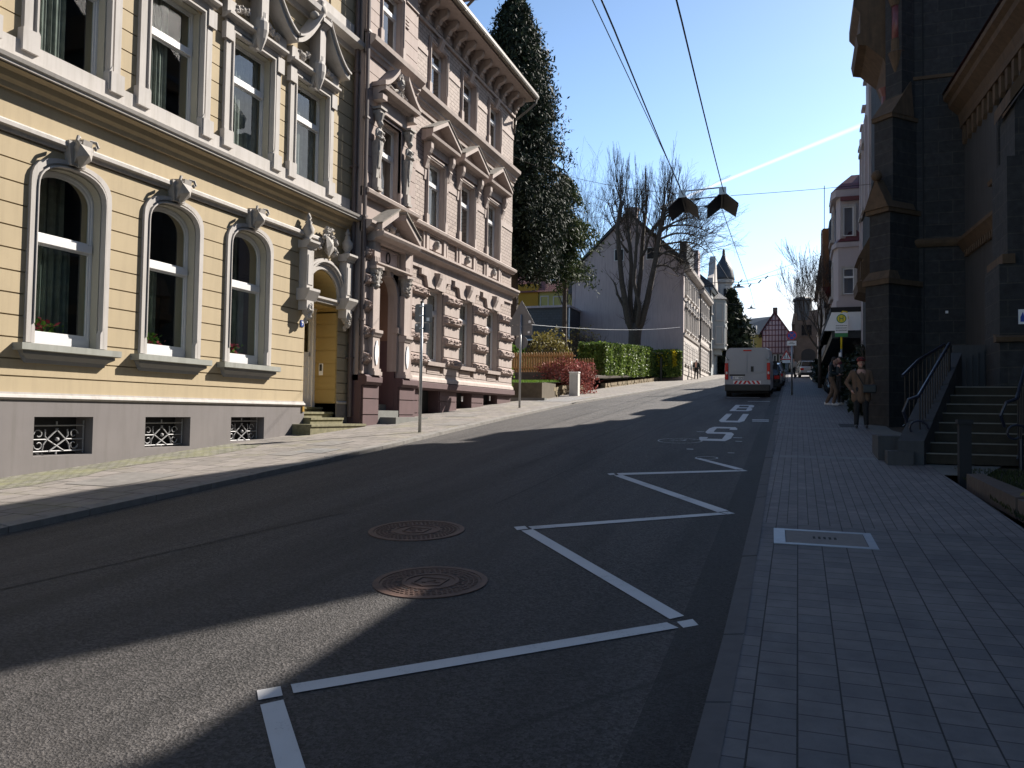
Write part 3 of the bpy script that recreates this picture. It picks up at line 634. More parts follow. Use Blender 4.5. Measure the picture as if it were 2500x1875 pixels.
courses(st, Y0, Y1, courseZ, -.04, 0, sops)
uz = [7.14+i*.355 for i in range(12)]; courses(st, Y0, Y1, uz, -.04, 0, [(c, .90, 7.0, 9.6, .01, 8) for c in UC])
uz = [11.75+i*.36 for i in range(10)]; courses(st, Y0, Y1, uz, -.04, 0, [(c, .75, 11.6, 14.1, .01, 8) for c in UC])
st.box(Y0, Y1, 5.86, 6.40, -.04, -.005)
obj('stucco_course', st, 'yellow', yh)
# plinth with cellar openings
CW = [(7.3, .5), (9.5, .54), (11.72, .56), (13.98, .54)]
pl = A(tf); wall(pl, Y0, 15.98, -.3, 1.76, -.4, .03, [(c, h, max(.88+.07*(c-9.5)*.35, 0), 1.49) for c, h in CW])
pl.box(15.98, 16.0, -.3, 1.76, -.75, .03); obj('plinth', pl, 'plinth', yh); pl = A(tf); pl.box(17.4, 17.93, -.3, 1.84, -.75, .03); obj('door_jamb_plinth', pl, 'plinth', yh)
m = A(tf); m.extr([(-.02, 1.74), (.05, 1.75), (.075, 1.78), (.06, 1.82), (.03, 1.83), (.03, 1.86), (-.02, 1.86)], Y0, 15.99); obj('plinth_moulding', m, 'trim', yh); m = A(tf); m.extr([(-.02, 1.82), (.05, 1.83), (.06, 1.87), (.02, 1.9), (-.02, 1.9)], 17.42, Y1); obj('plinth_moulding', m, 'trim', yh)
for c, h in CW:
    zb = max(.88+.07*(c-9.5)*.35, 0)
    r = A(tf); r.box(c-h, c+h, zb, 1.49, -.39, -.34); w_ = obj('cellar_window', r, 'dark', yh)
    gr = A(tf); n = -.14; q = h*.94
    def bar(p, rr=.011): gr.tube([(u, v, n+dn) for u, v, dn in p], rr, 5)
    zc = (zb+1.42)/2-.02; hh = .26
    for z in (zc-hh*.72, zc+hh*.85): bar([(c-q, z, 0), (c+q, z, 0)], .012)
    bar([(c-q, zc, 0), (c-.17, zc, 0)]); bar([(c+.17, zc, 0), (c+q, zc, 0)])
    for s in (-1, 1): bar([(c+s*q, zb+.02, 0), (c+s*q, zc+hh*1.15, 0)], .013)
    bar([(c, zb+.01, 0), (c, zc-hh*.7, 0)], .014); bar([(c, zc+hh*.85, 0), (c, zc+hh*1.1, 0)], .014)
    for s in (-1, 1):
        bar([(c+s*.17, zc, 0), (c, zc+.15, .01), ], .012); bar([(c+s*.17, zc, 0), (c-s*.14, zc-.19, .01)], .012); bar([(c+s*.17, zc, 0), (c-s*.02, zc+.17, .01)], .012)
        bar([(c+s*.20, zc+.16, 0), (c+s*.21, zc+.06, 0), (c+s*.17, zc, 0), (c+s*.23, zc-.08, 0), (c+s*.25, zc-.17, 0)], .012)
        for t_ in (-1, 1):
            pts = [(c+s*(.32+.085*math.cos(a)*(1-a/9)), zc+t_*(.085+.08*math.sin(a)*(1-a/9)), 0) for a in [i*.55 for i in range(11)]]; bar(pts, .010)
    gr.ell((c, zc, n+.02), (.035, .035, .03), 8, 6)
    obj('scroll_grille', gr, 'iron', w_)
# ground floor windows
glassN = -.185
for k, c in enumerate(GC):
    s = A(tf); zb = 2.62
    s.band(arch(c, .75, 5.09, .48, 2.5, 16, zb), arch(c, .665, 5.05, .455, 2.4, 16, zb), -.04, .055)
    s.band(arch(c, .665, 5.05, .455, 2.4, 16, zb+.3), arch(c, .640, 5.03, .44, 2.4, 16, zb+.3), -.04, .030)
    s.band(arch(c, .642, 5.03, .44, 2.4, 16, zb+.3), arch(c, .625, 5.02, .43, 2.35, 16, zb+.3), -.04, .075)
    for sg in (-1, 1): s.prism([(c+sg*.605, zb), (c+sg*.67, zb), (c+sg*.67, zb+.36), (c+sg*.64, zb+.36), (c+sg*.605, zb+.24)], -.04, .055)
    root = obj('window_surround', s, 'trim', yh)
    r = A(tf); r.band(arch(c, .64, 5.02, .44, 2.3, 16, zb), arch(c, .605, 5.0, .42, 2.3, 16, zb), glassN-.06, -.035); obj('reveal', r, 'cream', root)
    fr = A(tf); o_, i_ = arch(c, .60, 4.995, .415, 2.3, 16, zb), arch(c, .565, 4.98, .395, 2.25, 16, zb)
    fr.band(o_, i_, glassN-.07, glassN); 
    fr.box(c-.57, c+.57, 4.22, 4.34, glassN-.06, glassN+.03); fr.box(c-.57, c+.57, zb, 2.76, glassN-.07, glassN+.02); fr.box(c-.57, c+.57, 2.76, 2.79, glassN-.05, glassN-.005)
    a_, b_ = arch(c, .565, 4.98, .395, 2.25, 16, 4.34), arch(c, .525, 4.955, .37, 2.2, 16, 4.38)
    fr.band(a_, b_, glassN-.05, glassN-.01); fr.box(c-.525, c+.525, 4.34, 4.38, glassN-.05, glassN-.01)
    frame_rect(fr, c, .565, 2.79, 4.22, .038, glassN-.05, glassN-.01); obj('frame', fr, 'frame', root)
    gp = A(tf); gp.prism([(c-.53, 2.82), (c-.53, 4.19), (c+.53, 4.19), (c+.53, 2.82)], glassN-.032, glassN-.03); 
    P = arch(c, .53, 4.955, .375, 2.2, 16, 4.37); gp.add([(u, v, glassN-.03) for u, v in P], [tuple(range(len(P)))])
    obj('pane', gp, 'glass', root, recalc=False)
    cu = A(tf)
    curtain(cu, c-.62, c+(.36 if k != 2 else .05), 2.6, 4.2, -.40, 8, .03); 
    if k != 2: curtain(cu, c-.5, c+.5, 4.25, 5.5, -.75, 5, .03)
    obj('curtain', cu, 'curtain', root, recalc=False)
    si = A(tf); si.extr([(-.24, 2.60), (.20, 2.60), (.20, 2.50), (.17, 2.49), (-.02, 2.49), (-.24, 2.62)], c-.92, c+.92); obj('sill', si, 'sillgrey', root)
    sb = A(tf); 
    pr = [(-.02, 2.485), (.13, 2.485), (.13, 2.44), (.05, 2.37), (.03, 2.31), (-.02, 2.31)]; b = len(sb.v); 
    P = [(c-.92+.07+(.12 if z < 2.4 else 0), z, n) for n, z in pr]+[(c+.92-.07-(.12 if z < 2.4 else 0), z, n) for n, z in pr]; kk = len(pr)
    sb.add(P, [tuple(range(kk))[::-1], tuple(range(kk, 2*kk))]+[(i, (i+1) % kk, kk+(i+1) % kk, kk+i) for i in range(kk)]); obj('sill_console', sb, 'darksill', root)
    ks = A(tf)                                           # keystone carved with a shield
    ks.prism([(c-.13, 5.50), (c+.13, 5.50), (c+.19, 5.88), (c-.19, 5.88)], -.02, .13)
    ks.extr([(.0, 5.50), (.10, 5.50), (.30, 5.80), (.32, 5.90), (.0, 5.93)], c-.085, c+.085)
    ks.add([(c-.13, 5.82, .30), (c+.13, 5.82, .30), (c+.14, 5.62, .24), (c, 5.47, .16), (c-.14, 5.62, .24), (c, 5.66, .36), (c-.1, 5.8, .1), (c+.1, 5.8, .1), (c, 5.5, .05)], [(0, 1, 5), (1, 2, 5), (2, 3, 5), (3, 4, 5), (4, 0, 5), (0, 6, 7, 1), (1, 7, 8, 3), (0, 3, 8, 6)])
    for sg in (-1, 1): ks.tube([(c+sg*.10, 5.93, .24), (c+sg*.17, 5.92, .30), (c+sg*.20, 5.85, .31), (c+sg*.165, 5.81, .30), (c+sg*.14, 5.85, .30)], .028, 6)
    obj('keystone', ks, 'orn', root)
# flowers inside on the sills
for c, dx, lab in ((9.5, -.2, 'red geranium in leaf behind the largest left window pane'), (11.72, -.18, 'pink and red geraniums behind the middle arched window of the yellow house'), (13.92, -.05, 'small dark potted plant behind the third arched window')):
    t = thing('potted_flower', lab, 'pot plant', (F-.295, c+dx, 2.70), 'flowers on the indoor window sills', local=True)
    p = MB(); p.lathe(0, 0, [(.05, 0), (.07, .1), (.075, .1)], 10); p.v = [(x, z, y) for x, y, z in p.v]; obj('pot', p, 'dark', t)
    q = MB(); fl = MB()
    for i in range(90):
        u = Vector((rnd.uniform(-.04, .05), rnd.gauss(0, .15), rnd.uniform(.08, .34))); a = Vector((rnd.uniform(-1, 1), rnd.uniform(-1, 1), rnd.uniform(-1, 1)))*.045; b = a.orthogonal().normalized()*.03
        (q if rnd.random() < .7 else fl).add([tuple(u-a), tuple(u+b), tuple(u+a), tuple(u-b)], [(0, 1, 2, 3)])
    obj('leaves', q, 'greenleaf', t, recalc=False); obj('blossom', fl, 'geranium', t, recalc=False)
# string course, frieze and main cornice
m = A(tf); m.extr([(-.03, 5.70), (.03, 5.70), (.04, 5.76), (.10, 5.78), (.10, 5.84), (.07, 5.87), (-.03, 5.87)], Y0, 17.15); obj('string_course', m, 'trim', yh)
m = A(tf); m.extr([(-.03, 6.34), (.05, 6.34), (.06, 6.42), (.12, 6.47), (.14, 6.56), (.26, 6.585), (-.03, 6.60)], Y0, Y1); obj('cornice_bed_moulding', m, 'yellow', yh)
m = A(tf); m.extr([(-.03, 6.605), (.31, 6.605), (.31, 6.64), (.34, 6.66), (.36, 6.715), (.28, 6.74), (-.03, 6.76)], Y0, Y1+.02)
m.extr([(-.03, 6.765), (.13, 6.765), (.13, 6.80), (.10, 6.81), (.10, 6.86), (.07, 6.87), (.07, 7.12), (-.03, 7.12)], Y0, 17.75); obj('cornice', m, 'trim', yh)
m = A(tf); m.extr([(-.03, 10.98), (.06, 10.98), (.08, 11.1), (.30, 11.16), (.32, 11.28), (.2, 11.34), (-.03, 11.36)], Y0, Y1); m.extr([(-.03, 11.365), (.08, 11.365), (.08, 11.72), (-.03, 11.72)], Y0, 17.75); obj('upper_cornice', m, 'trim', yh)
m = A(tf); m.extr([(-.03, 14.6), (.1, 14.6), (.15, 14.9), (.5, 15.1), (.55, 15.35), (-.03, 15.4)], Y0, Y1); obj('eaves_cornice', m, 'trim', yh)
# upper windows
for k, c in enumerate(UC):
    hw = .64; z0, z1 = 7.13, 9.38
    s = A(tf)
    s.band(rect(c, .90, 7.0, 9.60), rect(c, .76, 7.0, 9.49), -.04, .07); s.band(rect(c, .76, 7.35, 9.49), rect(c, .70, 7.35, 9.44), -.04, .035); s.band(rect(c, .705, 7.35, 9.445), rect(c, .67, 7.35, 9.41), -.04, .09)
    for sg in (-1, 1):
        s.box(min(c+sg*.67, c+sg*.95), max(c+sg*.67, c+sg*.95), 6.98, 7.32, -.04, .12)
        s.prism([(c+sg*.645, 7.0), (c+sg*.71, 7.0), (c+sg*.71, 7.42), (c+sg*.645, 7.30)], -.04, .10)
        s.box(min(c+sg*.74, c+sg*.97), max(c+sg*.74, c+sg*.97), 9.18, 9.52, -.04, .115)
    root = obj('window_surround', s, 'trim', yh)
    r = A(tf); r.band(rect(c, .67, 7.1, 9.42), rect(c, hw, 7.1, 9.38), glassN-.06, -.035); obj('reveal', r, 'cream', root)
    fr = A(tf); frame_rect(fr, c, hw, z0, z1, .04, glassN-.07, glassN); fr.box(c-.58, c+.58, 8.52, 8.64, glassN-.06, glassN+.03)
    frame_rect(fr, c, .60, z0+.04, 8.52, .038, glassN-.05, glassN-.012); frame_rect(fr, c, .60, 8.64, z1-.04, .038, glassN-.05, glassN-.012); obj('frame', fr, 'frame', root)
    gp = A(tf); gp.sheet([(c-.565, z0+.07, glassN-.03), (c+.565, z0+.07, glassN-.03), (c+.565, 8.49, glassN-.03), (c-.565, 8.49, glassN-.03)]); gp.sheet([(c-.565, 8.67, glassN-.03), (c+.565, 8.67, glassN-.03), (c+.565, z1-.07, glassN-.03), (c-.565, z1-.07, glassN-.03)]); obj('pane', gp, 'glass', root, recalc=False)
    cu = A(tf); curtain(cu, c-.65, c+.62 if k > 2 else c+.1, 7.0, 9.5, -.31, 9, .02); obj('curtain', cu, 'curtain', root, recalc=False)
    # swan-necked hood with drop bracket and urn
    h = A(tf)
    h.extr([(-.02, 9.60), (.10, 9.60), (.13, 9.64), (.22, 9.66), (.22, 9.71), (-.02, 9.72)], c-.98, c+.98)
    h.box(c-.98, c-.72, 9.72, 9.98, -.02, .14); h.box(c+.72, c+.98, 9.72, 9.98, -.02, .14)
    for sg in (-1, 1):
        up = []; lo = []
        for i in range(11):
            t_ = i/10; x = c+sg*(1.12-.98*t_); z = 9.98+.92*t_**1.7; up.append((x, z+.13)); lo.append((x, z))
        h.prism(up+lo[::-1], -.02, .36); h.prism([(x, z+.05) for x, z in up]+[(x, z+.005) for x, z in up[::-1]], -.02, .42)
        for q in range(3): blob(h, (c+sg*(.35+.16*q), 9.98-.04*q+rnd.uniform(-.02, .05), .10), (.08, .09, .07))
    h.extr([(-.02, 9.35), (.10, 9.35), (.22, 9.62), (.30, 10.0), (.30, 10.75), (.40, 10.86), (-.02, 10.9)], c-.115, c+.115)
    h.lathe(c, .20, [(.01, 9.28), (.05, 9.36), (.12, 9.55), (.16, 9.72), (.16, 9.9), (.12, 9.98), (.12, 10.1)], 12)
    h.box(c-.17, c+.17, 10.88, 10.98, -.02, .42); root2 = obj('pediment', h, 'trim', root)
    u = A(tf); u.lathe(c, .2, [(.12, 10.98), (.13, 11.02), (.08, 11.06), (.15, 11.16), (.16, 11.26), (.09, 11.36), (.12, 11.42), (.05, 11.5), (.03, 11.55)], 14)
    for sg in (-1, 1): u.ell((c+sg*.26, 11.0, .22), (.11, .1, .11), 10, 8)
    obj('urn', u, 'orn', root, smooth=True)
for c in UC: far_window(TL(F), yh, c, .5, 12.0, 14.0, dep=.2, gm='glass', sill=False, nm='upper_window')
# front door bay
dr = A(tf)
dr.box(16.0, 16.012, 1.2, 4.9, -.66, -.03); obj('door_reveal_far', dr, 'yellow2', yh)
dr = A(tf); dr.box(17.40, 17.44, 1.2, 4.42, -.66, -.005); courses(dr, 17.401, 17.402, [1.2, 1.6, 2.0, 2.4, 2.8, 3.2, 3.6, 4.0, 4.4], -.66, -.0, []); 
for z in (1.86, 2.19, 2.52, 2.85, 3.18, 3.52, 3.85, 4.12): dr.box(17.385, 17.402, z+.012, z+.318 if z < 4 else 4.25, -.655, -.02)
dr.box(16.0, 17.4, 4.25, 4.30, -.66, -.05); dr.band(arch(DC, .72, 4.4, .72, 2, 16), arch(DC, .69, 4.4, .69, 2, 16), -.66, -.03); obj('door_reveal', dr, 'yellow2', yh)
do = A(tf); do.box(16.0, 17.4, 4.20, 4.3, -.72, -.60); do.box(16.0, 16.12, 1.7, 4.2, -.72, -.62); do.box(17.28, 17.4, 1.7, 4.2, -.72, -.62)
do.box(16.12, 17.28, 1.7, 1.95, -.70, -.65); do.box(16.12, 17.28, 3.95, 4.2, -.70, -.65)
for x in (16.12, 16.66, 17.16): do.box(x, x+.12, 1.95, 3.95, -.70, -.65)
do.box(16.24, 17.2, 1.95, 3.05, -.695, -.665); do.box(16.24, 17.2, 3.02, 3.12, -.70, -.65)
for i in range(5): do.box(16.9, 17.12, 2.0+i*.16+.28, 2.09+i*.16+.28, -.67, -.655)
door = obj('front_door', do, 'white', yh)
g = A(tf); g.sheet([(16.24, 3.12, -.68), (17.2, 3.12, -.68), (17.2, 3.95, -.68), (16.24, 3.95, -.68)]); obj('pane', g, 'glass', door, recalc=False)
g = A(tf); g.tube([(16.62, 2.7, -.63), (16.62, 2.86, -.61)], .012, 6); obj('handle', g, 'steel', door)
g = A(tf); P = arch(DC, .69, 4.4, .69, 2, 14); g.add([(u, v, -.64) for u, v in P], [tuple(range(len(P)))]); obj('fanlight', g, 'dark', yh, recalc=False)
g = A(tf); g.extr([(-.62, 4.3), (.04, 4.3), (.05, 4.36), (.09, 4.38), (.09, 4.43), (-.62, 4.43)], 16.04, 17.36); obj('transom_ledge', g, 'trim', yh)
g = A(tf); P1, P2, P3 = arch(DC, .93, 4.45, .93, 2, 20), arch(DC, .80, 4.45, .80, 2, 20), arch(DC, .70, 4.42, .70, 2, 20)
g.band(P1, P2, -.04, .10); g.band(arch(DC, .88, 4.45, .88, 2, 20), arch(DC, .84, 4.45, .84, 2, 20), -.04, .14); g.band(P2, P3, -.04, .05); ar = obj('door_arch', g, 'trim', yh)
for sg in (-1, 1):
    u = DC+sg*.86
    g = A(tf); g.box(u-.13, u+.13, 4.5, 5.45, -.02, .22); g.box(u-.10, u+.10, 4.6, 5.3, .2, .235)
    g.extr([(-.02, 5.45), (.24, 5.45), (.26, 5.5), (.34, 5.58), (.34, 5.63), (-.02, 5.63)], u-.2, u+.2)
    g.extr([(-.02, 4.22), (.24, 4.22), (.36, 4.44), (.36, 4.50), (-.02, 4.50)], u-.22, u+.22); g.box(u-.14, u+.14, 4.0, 4.22, -.02, .24)
    pt = obj('door_pilaster', g, 'trim', yh)
    g = A(tf); g.lathe(u, .14, [(.10, 5.63), (.11, 5.67), (.06, 5.70), (.13, 5.82), (.14, 5.93), (.07, 6.05), (.09, 6.08), (.04, 6.14), (.07, 6.18), (.02, 6.3)], 12); obj('finial_urn', g, 'orn', pt, smooth=True)
    g = A(tf); blob(g, (u, 4.02, .16), (.12, .17, .14), .18, 12, 9); blob(g, (u, 3.86, .20), (.07, .1, .08), .2); blob(g, (u, 3.76, .12), (.05, .08, .05), .2)
    for q in range(6): blob(g, (u+rnd.uniform(-.11, .11), 4.02+rnd.uniform(-.12, .15), .2), (.04, .05, .05), .3, 7, 5)
    obj('mask_console', g, 'orn', pt)
g = A(tf); g.add([(DC-.15, 5.95, .16), (DC+.15, 5.95, .16), (DC+.16, 5.62, .2), (DC, 5.42, .16), (DC-.16, 5.62, .2), (DC, 5.72, .26), (DC, 5.6, 0), (DC, 5.9, 0)], [(0, 1, 5), (1, 2, 5), (2, 3, 5), (3, 4, 5), (4, 0, 5), (0, 7, 1), (1, 7, 6, 2), (2, 6, 3), (3, 6, 4), (4, 6, 7, 0)])
for i in range(46):
    a = rnd.uniform(-.5, math.pi+.5); rr = rnd.uniform(.19, .33); blob(g, (DC+rr*math.cos(a), 5.68+rr*math.sin(a)*1.25, rnd.uniform(.04, .18)), (rnd.uniform(.03, .07), rnd.uniform(.03, .08), .05), .3, 7, 5)
for i in range(8): g.ell((DC+rnd.uniform(-.14, .14), 6.02+rnd.uniform(-.05, .1), .15), (.05, .06, .06), 7, 5, .2)
obj('coat_of_arms', g, 'orn', yh)
s = A(tf)
for i, (z, n, a, b) in enumerate(((1.33, .55, 15.55, 18.0), (1.48, .25, 15.98, 17.40), (1.62, -.05, 16.0, 17.39), (1.74, -.35, 16.0, 17.38))): s.extr([(-.7, z-.5), (n-.03, z-.5), (n-.03, z-.06), (n, z-.05), (n, z), (-.7, z)], a, b)
obj('door_steps', s, 'grnstep', yh)
p = A(tf); p.box(15.80, 15.93, 3.62, 3.77, .0, .02); pn = obj('number_plate', p, plain('blue_enamel', (.03, .06, .22), .3, .05, 4, 0), yh)
p = A(tf); p.prism([(15.83, 3.74), (15.90, 3.74), (15.90, 3.715), (15.867, 3.65), (15.85, 3.65), (15.878, 3.715), (15.83, 3.715)], .021, .024); obj('digit_seven', p, 'white', pn)
p = A(tf); p.box(17.375, 17.384, 2.55, 2.85, -.5, -.38); obj('bell_panel', p, 'white', yh); p = A(tf); p.box(17.368, 17.374, 2.66, 2.83, -.48, -.41); obj('intercom', p, 'black', yh)
p = A(tf); p.box(15.9, 15.97, 1.62, 1.74, .03, .06); obj('junction_box', p, 'orangewall', yh)
# roof, back and inside
rf = MB(lambda u, v, n: (n, u, v)); rf.extr([(-10.4, 15.42), (-10.4, 15.5), (-15.2, 19.6), (-20.2, 15.5), (-20.2, 15.42)], Y0, Y1); obj('roof', rf, 'slate', yh)
bk = MB(); bk.box(-19.8, -11.52, Y0, Y0+.3, 0, 15.4); bk.box(-19.8, -11.52, Y1-.25, Y1, 0, 15.4); bk.box(-19.8, -19.5, Y0+.3, Y1-.25, 0, 15.4); obj('side_wall', bk, 'plinth', yh)
bk = MB(); bk.box(-12.4, -12.3, Y0+.3, Y1-.25, 0, 15.4)
for z in (6.6, 11.0): bk.box(-12.3, -11.51, Y0+.3, Y1-.25, z, z+.1)
for y in (8.4, 10.6, 12.8, 15.2): bk.box(-12.3, -11.52, y, y+.06, 0, 6.6); 
obj('room_partition', bk, 'dark', yh)
dp = A(tf); dp.tube([(17.86, 1.5, .12), (17.86, 11.0, .12), (17.86, 15.0, .12)], .06, 10)
for z in (3, 5.5, 8, 10.5, 13): dp.box(17.79, 17.93, z, z+.04, 0, .19)
obj('downpipe', dp, 'pipe', yh)
# ------------------------------------------------------------ the mauve townhouse
FM = -10.95; FR = -10.70; tm = TL(FM); tr_ = TL(FR)
mh = thing('mauve_townhouse', 'mauve brick townhouse with carved figures, pedimented windows and maroon plinth', 'townhouse', (FM, 24, 1.6))
MY0, MR, MY1 = 17.95, 20.92, 30.12
MC = [22.92, 25.45, 27.98]; RC = 19.36; MT = 14.35
rops = [(RC, .66, .5, 4.85, .66, 2.0), (RC, .59, 7.50, 9.64), (RC, .59, 11.70, 13.40)]
wl = A(tm); wall(wl, MR, MY1, 2.45, MT, -.5, 0, [(c, .64, 3.22, 5.57) for c in MC]+[(c, .64, 7.53, 9.66) for c in MC]+[(c, .60, 11.70, 13.41) for c in MC]); obj('wall', wl, 'mbrick', mh)
rz = A(tr_); wall(rz, MY0, MR, 2.45, MT, -.75, 0, rops)
courses(rz, MY0, MR, [7.5, 7.95, 8.4, 8.85, 9.3, 9.75, 10.2, 10.65, 11.1], -.01, .025, [(RC, .62, 7.0, 9.9, .01, 8)], .02); courses(rz, MY0, MR, [11.65, 12.0, 12.36, 12.72, 13.08, 13.44], -.01, .025, [(RC, .62, 11, 13.6, .01, 8)], .02)
obj('projecting_bay', rz, 'mauve', mh)
# quoin strip and stucco bands across the brick
for z0, z1 in ((9.0, 9.22), (12.80, 12.98)): 
    cuts = [MR]+[x for c in MC for x in (c-.80, c+.80)]+[MY1]
    for a, b in zip(cuts[::2], cuts[1::2]): m = A(tm); m.box(a, b, z0, z1, -.02, .025); obj('stucco_band', m, 'mauvel', mh)
# plinth: maroon piers with cellar openings between them
pm = A(tm); zp = [1.2, 1.62, 2.0, 2.32]
piers = [(20.5, 21.9), (23.35, 24.75), (26.0, 27.2), (28.55, MY1)]
wall(pm, 20.42, MY1, .9, 2.34, -.4, .02, [(22.62, .72, 1.0, 2.34), (25.38, .62, 1.3, 2.34), (27.88, .66, 1.75, 2.34)])
for a, b in piers:
    for z0, z1 in ((1.0, 1.62), (1.63, 2.0), (2.01, 2.33)): pm.box(a+.04, b-.04, z0+.008, z1-.008, .0, .055)
pm.extr([(-.3, 2.34), (.10, 2.34), (.12, 2.37), (.20, 2.40), (.20, 2.56), (.14, 2.58), (-.3, 2.60)], 20.42, MY1+.06)
pm.box(MY1-.3, MY1, 1.2, 2.3, -1, 0); obj('plinth', pm, 'maroon', mh)
for a, b in ((17.95, 18.78), (19.94, 20.92)):
    pm = A(tr_); pm.box(a, b, .9, 2.34, -.9, .10)
    for z0, z1 in ((1.0, 1.56), (1.57, 1.98), (1.99, 2.33)): pm.box(a+.03, b, z0+.008, z1-.008, .08, .15)
    pm.extr([(-.9, 2.34), (.2, 2.34), (.26, 2.42), (.26, 2.56), (.20, 2.60), (-.9, 2.60)], a, b)
    obj('bay_plinth', pm, 'maroon', mh)
for c, h in ((22.62, .72), (25.38, .62), (27.88, .66)):
    d_ = A(tm); d_.box(c-h, c+h, .9, 2.33, -.38, -.34); obj('cellar_window', d_, 'dark', mh)
for q in ((24.85, 25.2, 1.3, 1.78, -.3, .0), (27.3, 28.5, 1.7, 1.86, -.3, .04)): s = A(tm); s.box(*q); obj('cellar_sill', s, 'mauve', mh)
for q in ((25.35, 25.47, 2.05, 2.22, -.05, -.03), (28.0, 28.1, 2.12, 2.30, -.05, -.03)): s = A(tm); s.box(*q); obj('notice', s, 'white', mh)
# base moulding above the maroon plinth
m = A(tm)
m.extr([(-.1, 2.60), (.16, 2.60), (.14, 2.70), (.08, 2.76), (.07, 2.86), (-.1, 2.86)], MR, MY1+.03)
for c in MC:
    m.box(c-.60, c+.60, 2.86, 2.90, -.05, .09); m.extr([(-.05, 2.92), (.05, 2.92), (.05, 3.08), (-.05, 3.10)], c-.5, c+.42); m.extr([(-.35, 3.12), (.16, 3.12), (.17, 3.24), (-.35, 3.27)], c-.66, c+.66)
obj('base_moulding', m, 'mauvel', mh)
# rusticated piers: plain and rough-hewn blocks in turn
def pier(tfx, a, b, z0, top, par, side=.0):
    pm = A(tfx); rk = A(tfx); z = z0; i = 0; hs = .335; hr = .355
    pm.box(a+.03, b-.03, z0-.1, top, -.3, .02)
    while z < top-.2:
        h = (.24 if i == 0 else hs) if i % 2 == 0 else hr
        if i % 2 == 0: pm.box(a+.02, b-.02, z+.012, z+h-.012, .0, .085)
        else:
            pm.box(a, b, z+.008, z+.05, .0, .10); rk.rock(a-.01, b+.01, z+.03, z+h-.01, .02, .20, .034, 18, 8, .07)
        z += h; i += 1
    o = obj('rusticated_pier', pm, 'mauvel', par); obj('rough_block', rk, 'rock', o); return z
for a, b in ((20.94, 22.28), (23.56, 24.80), (26.10, 27.32), (28.62, MY1)): pier(tm, a, b, 2.86, 5.56, mh)
pier(tr_, 17.97, 18.33, 2.62, 6.0, mh); 
# voussoir heads above the ground floor windows
m = A(tm)
for i, c in enumerate(MC):
    m.box(c-.62, c+.62, 5.56, 6.1, -.1, .05)
    m.prism([(c-.62, 5.56), (c-.16, 5.56), (c-.22, 6.08), (c-1.1, 6.08), (c-1.1, 5.9), (c-.75, 5.88)], -.02, .10); m.prism([(c+.62, 5.56), (c+.16, 5.56), (c+.22, 6.08), (c+1.1, 6.08), (c+1.1, 5.9), (c+.75, 5.88)], -.02, .10)
m.box(MR, MY1, 6.08, 6.34, -.02, .06); obj('window_head', m, 'mauvel', mh)
for c in MC:
    k = A(tm); k.extr([(.0, 5.52), (.10, 5.52), (.13, 5.66), (.19, 5.78), (.25, 5.92), (.27, 6.05), (.0, 6.10)], c-.11, c+.11); k.tube([(c-.12, 6.0, .19), (c+.12, 6.0, .19)], .07, 8); k.tube([(c-.12, 5.58, .10), (c+.12, 5.58, .10)], .04, 8); obj('scroll_keystone', k, 'mauvel', mh)
# main ground floor cornice, frieze panels, first floor sill
def cornice(u0, u1, prof, tfx, mat, nm): m = A(tfx); m.extr(prof, u0, u1); return obj(nm, m, mat, mh)
gp = [(-.05, 6.34), (.06, 6.34), (.08, 6.38), (.16, 6.40), (.26, 6.46), (.28, 6.52), (.32, 6.55), (.32, 6.62), (.1, 6.67), (-.05, 6.68)]
cornice(MR+.02, MY1+.2, gp, tm, 'mauvel', 'ground_cornice'); cornice(MY0, MY0+.45, gp, tr_, 'mauvel', 'bay_cornice')
for c in MC:
    m = A(tm)
    for sg in (-1, 1): m.box(min(c+sg*.55, c+sg*.72), max(c+sg*.55, c+sg*.72), 6.68, 7.28, -.02, .07); m.box(min(c+sg*.82, c+sg*.90), max(c+sg*.82, c+sg*.90), 6.68, 7.28, -.02, .05)
    m.box(c-.55, c+.55, 6.68, 6.74, -.02, .04); m.box(c-.55, c+.55, 7.22, 7.28, -.02, .04); m.box(c-.45, c+.45, 6.80, 7.16, -.02, .03)
    obj('frieze_panel', m, 'mauvel', mh)
for c in MC:
    k = A(tm); blob(k, (c, 6.98, .06), (.11, .14, .10), .15, 10, 8); blob(k, (c, 7.07, .08), (.09, .06, .07), .3); obj('carved_head', k, 'orn', mh)
sp = [(-.05, 7.28), (.10, 7.28), (.14, 7.34), (.2, 7.36), (.22, 7.44), (.16, 7.49), (.06, 7.52), (-.05, 7.53)]
cornice(MR+.02, MY1+.1, sp, tm, 'mauvel', 'first_floor_sill'); cornice(MY0, MR, sp, tr_, 'mauvel', 'bay_sill')
up = [(-.05, 11.05), (.06, 11.05), (.10, 11.15), (.14, 11.17), (.14, 11.24), (.3, 11.38), (.32, 11.50), (.20, 11.56), (.10, 11.58), (.10, 11.68), (-.05, 11.70)]
cornice(MR+.02, MY1+.12, up, tm, 'mauvel', 'second_floor_cornice'); cornice(MY0, MR+.02, up, tr_, 'mauvel', 'bay_upper_cornice')
cornice(MR+.02, MY1, [(-.02, 10.88), (.05, 10.88), (.06, 10.96), (-.02, 10.98)], tm, 'mauvel', 'thin_moulding')
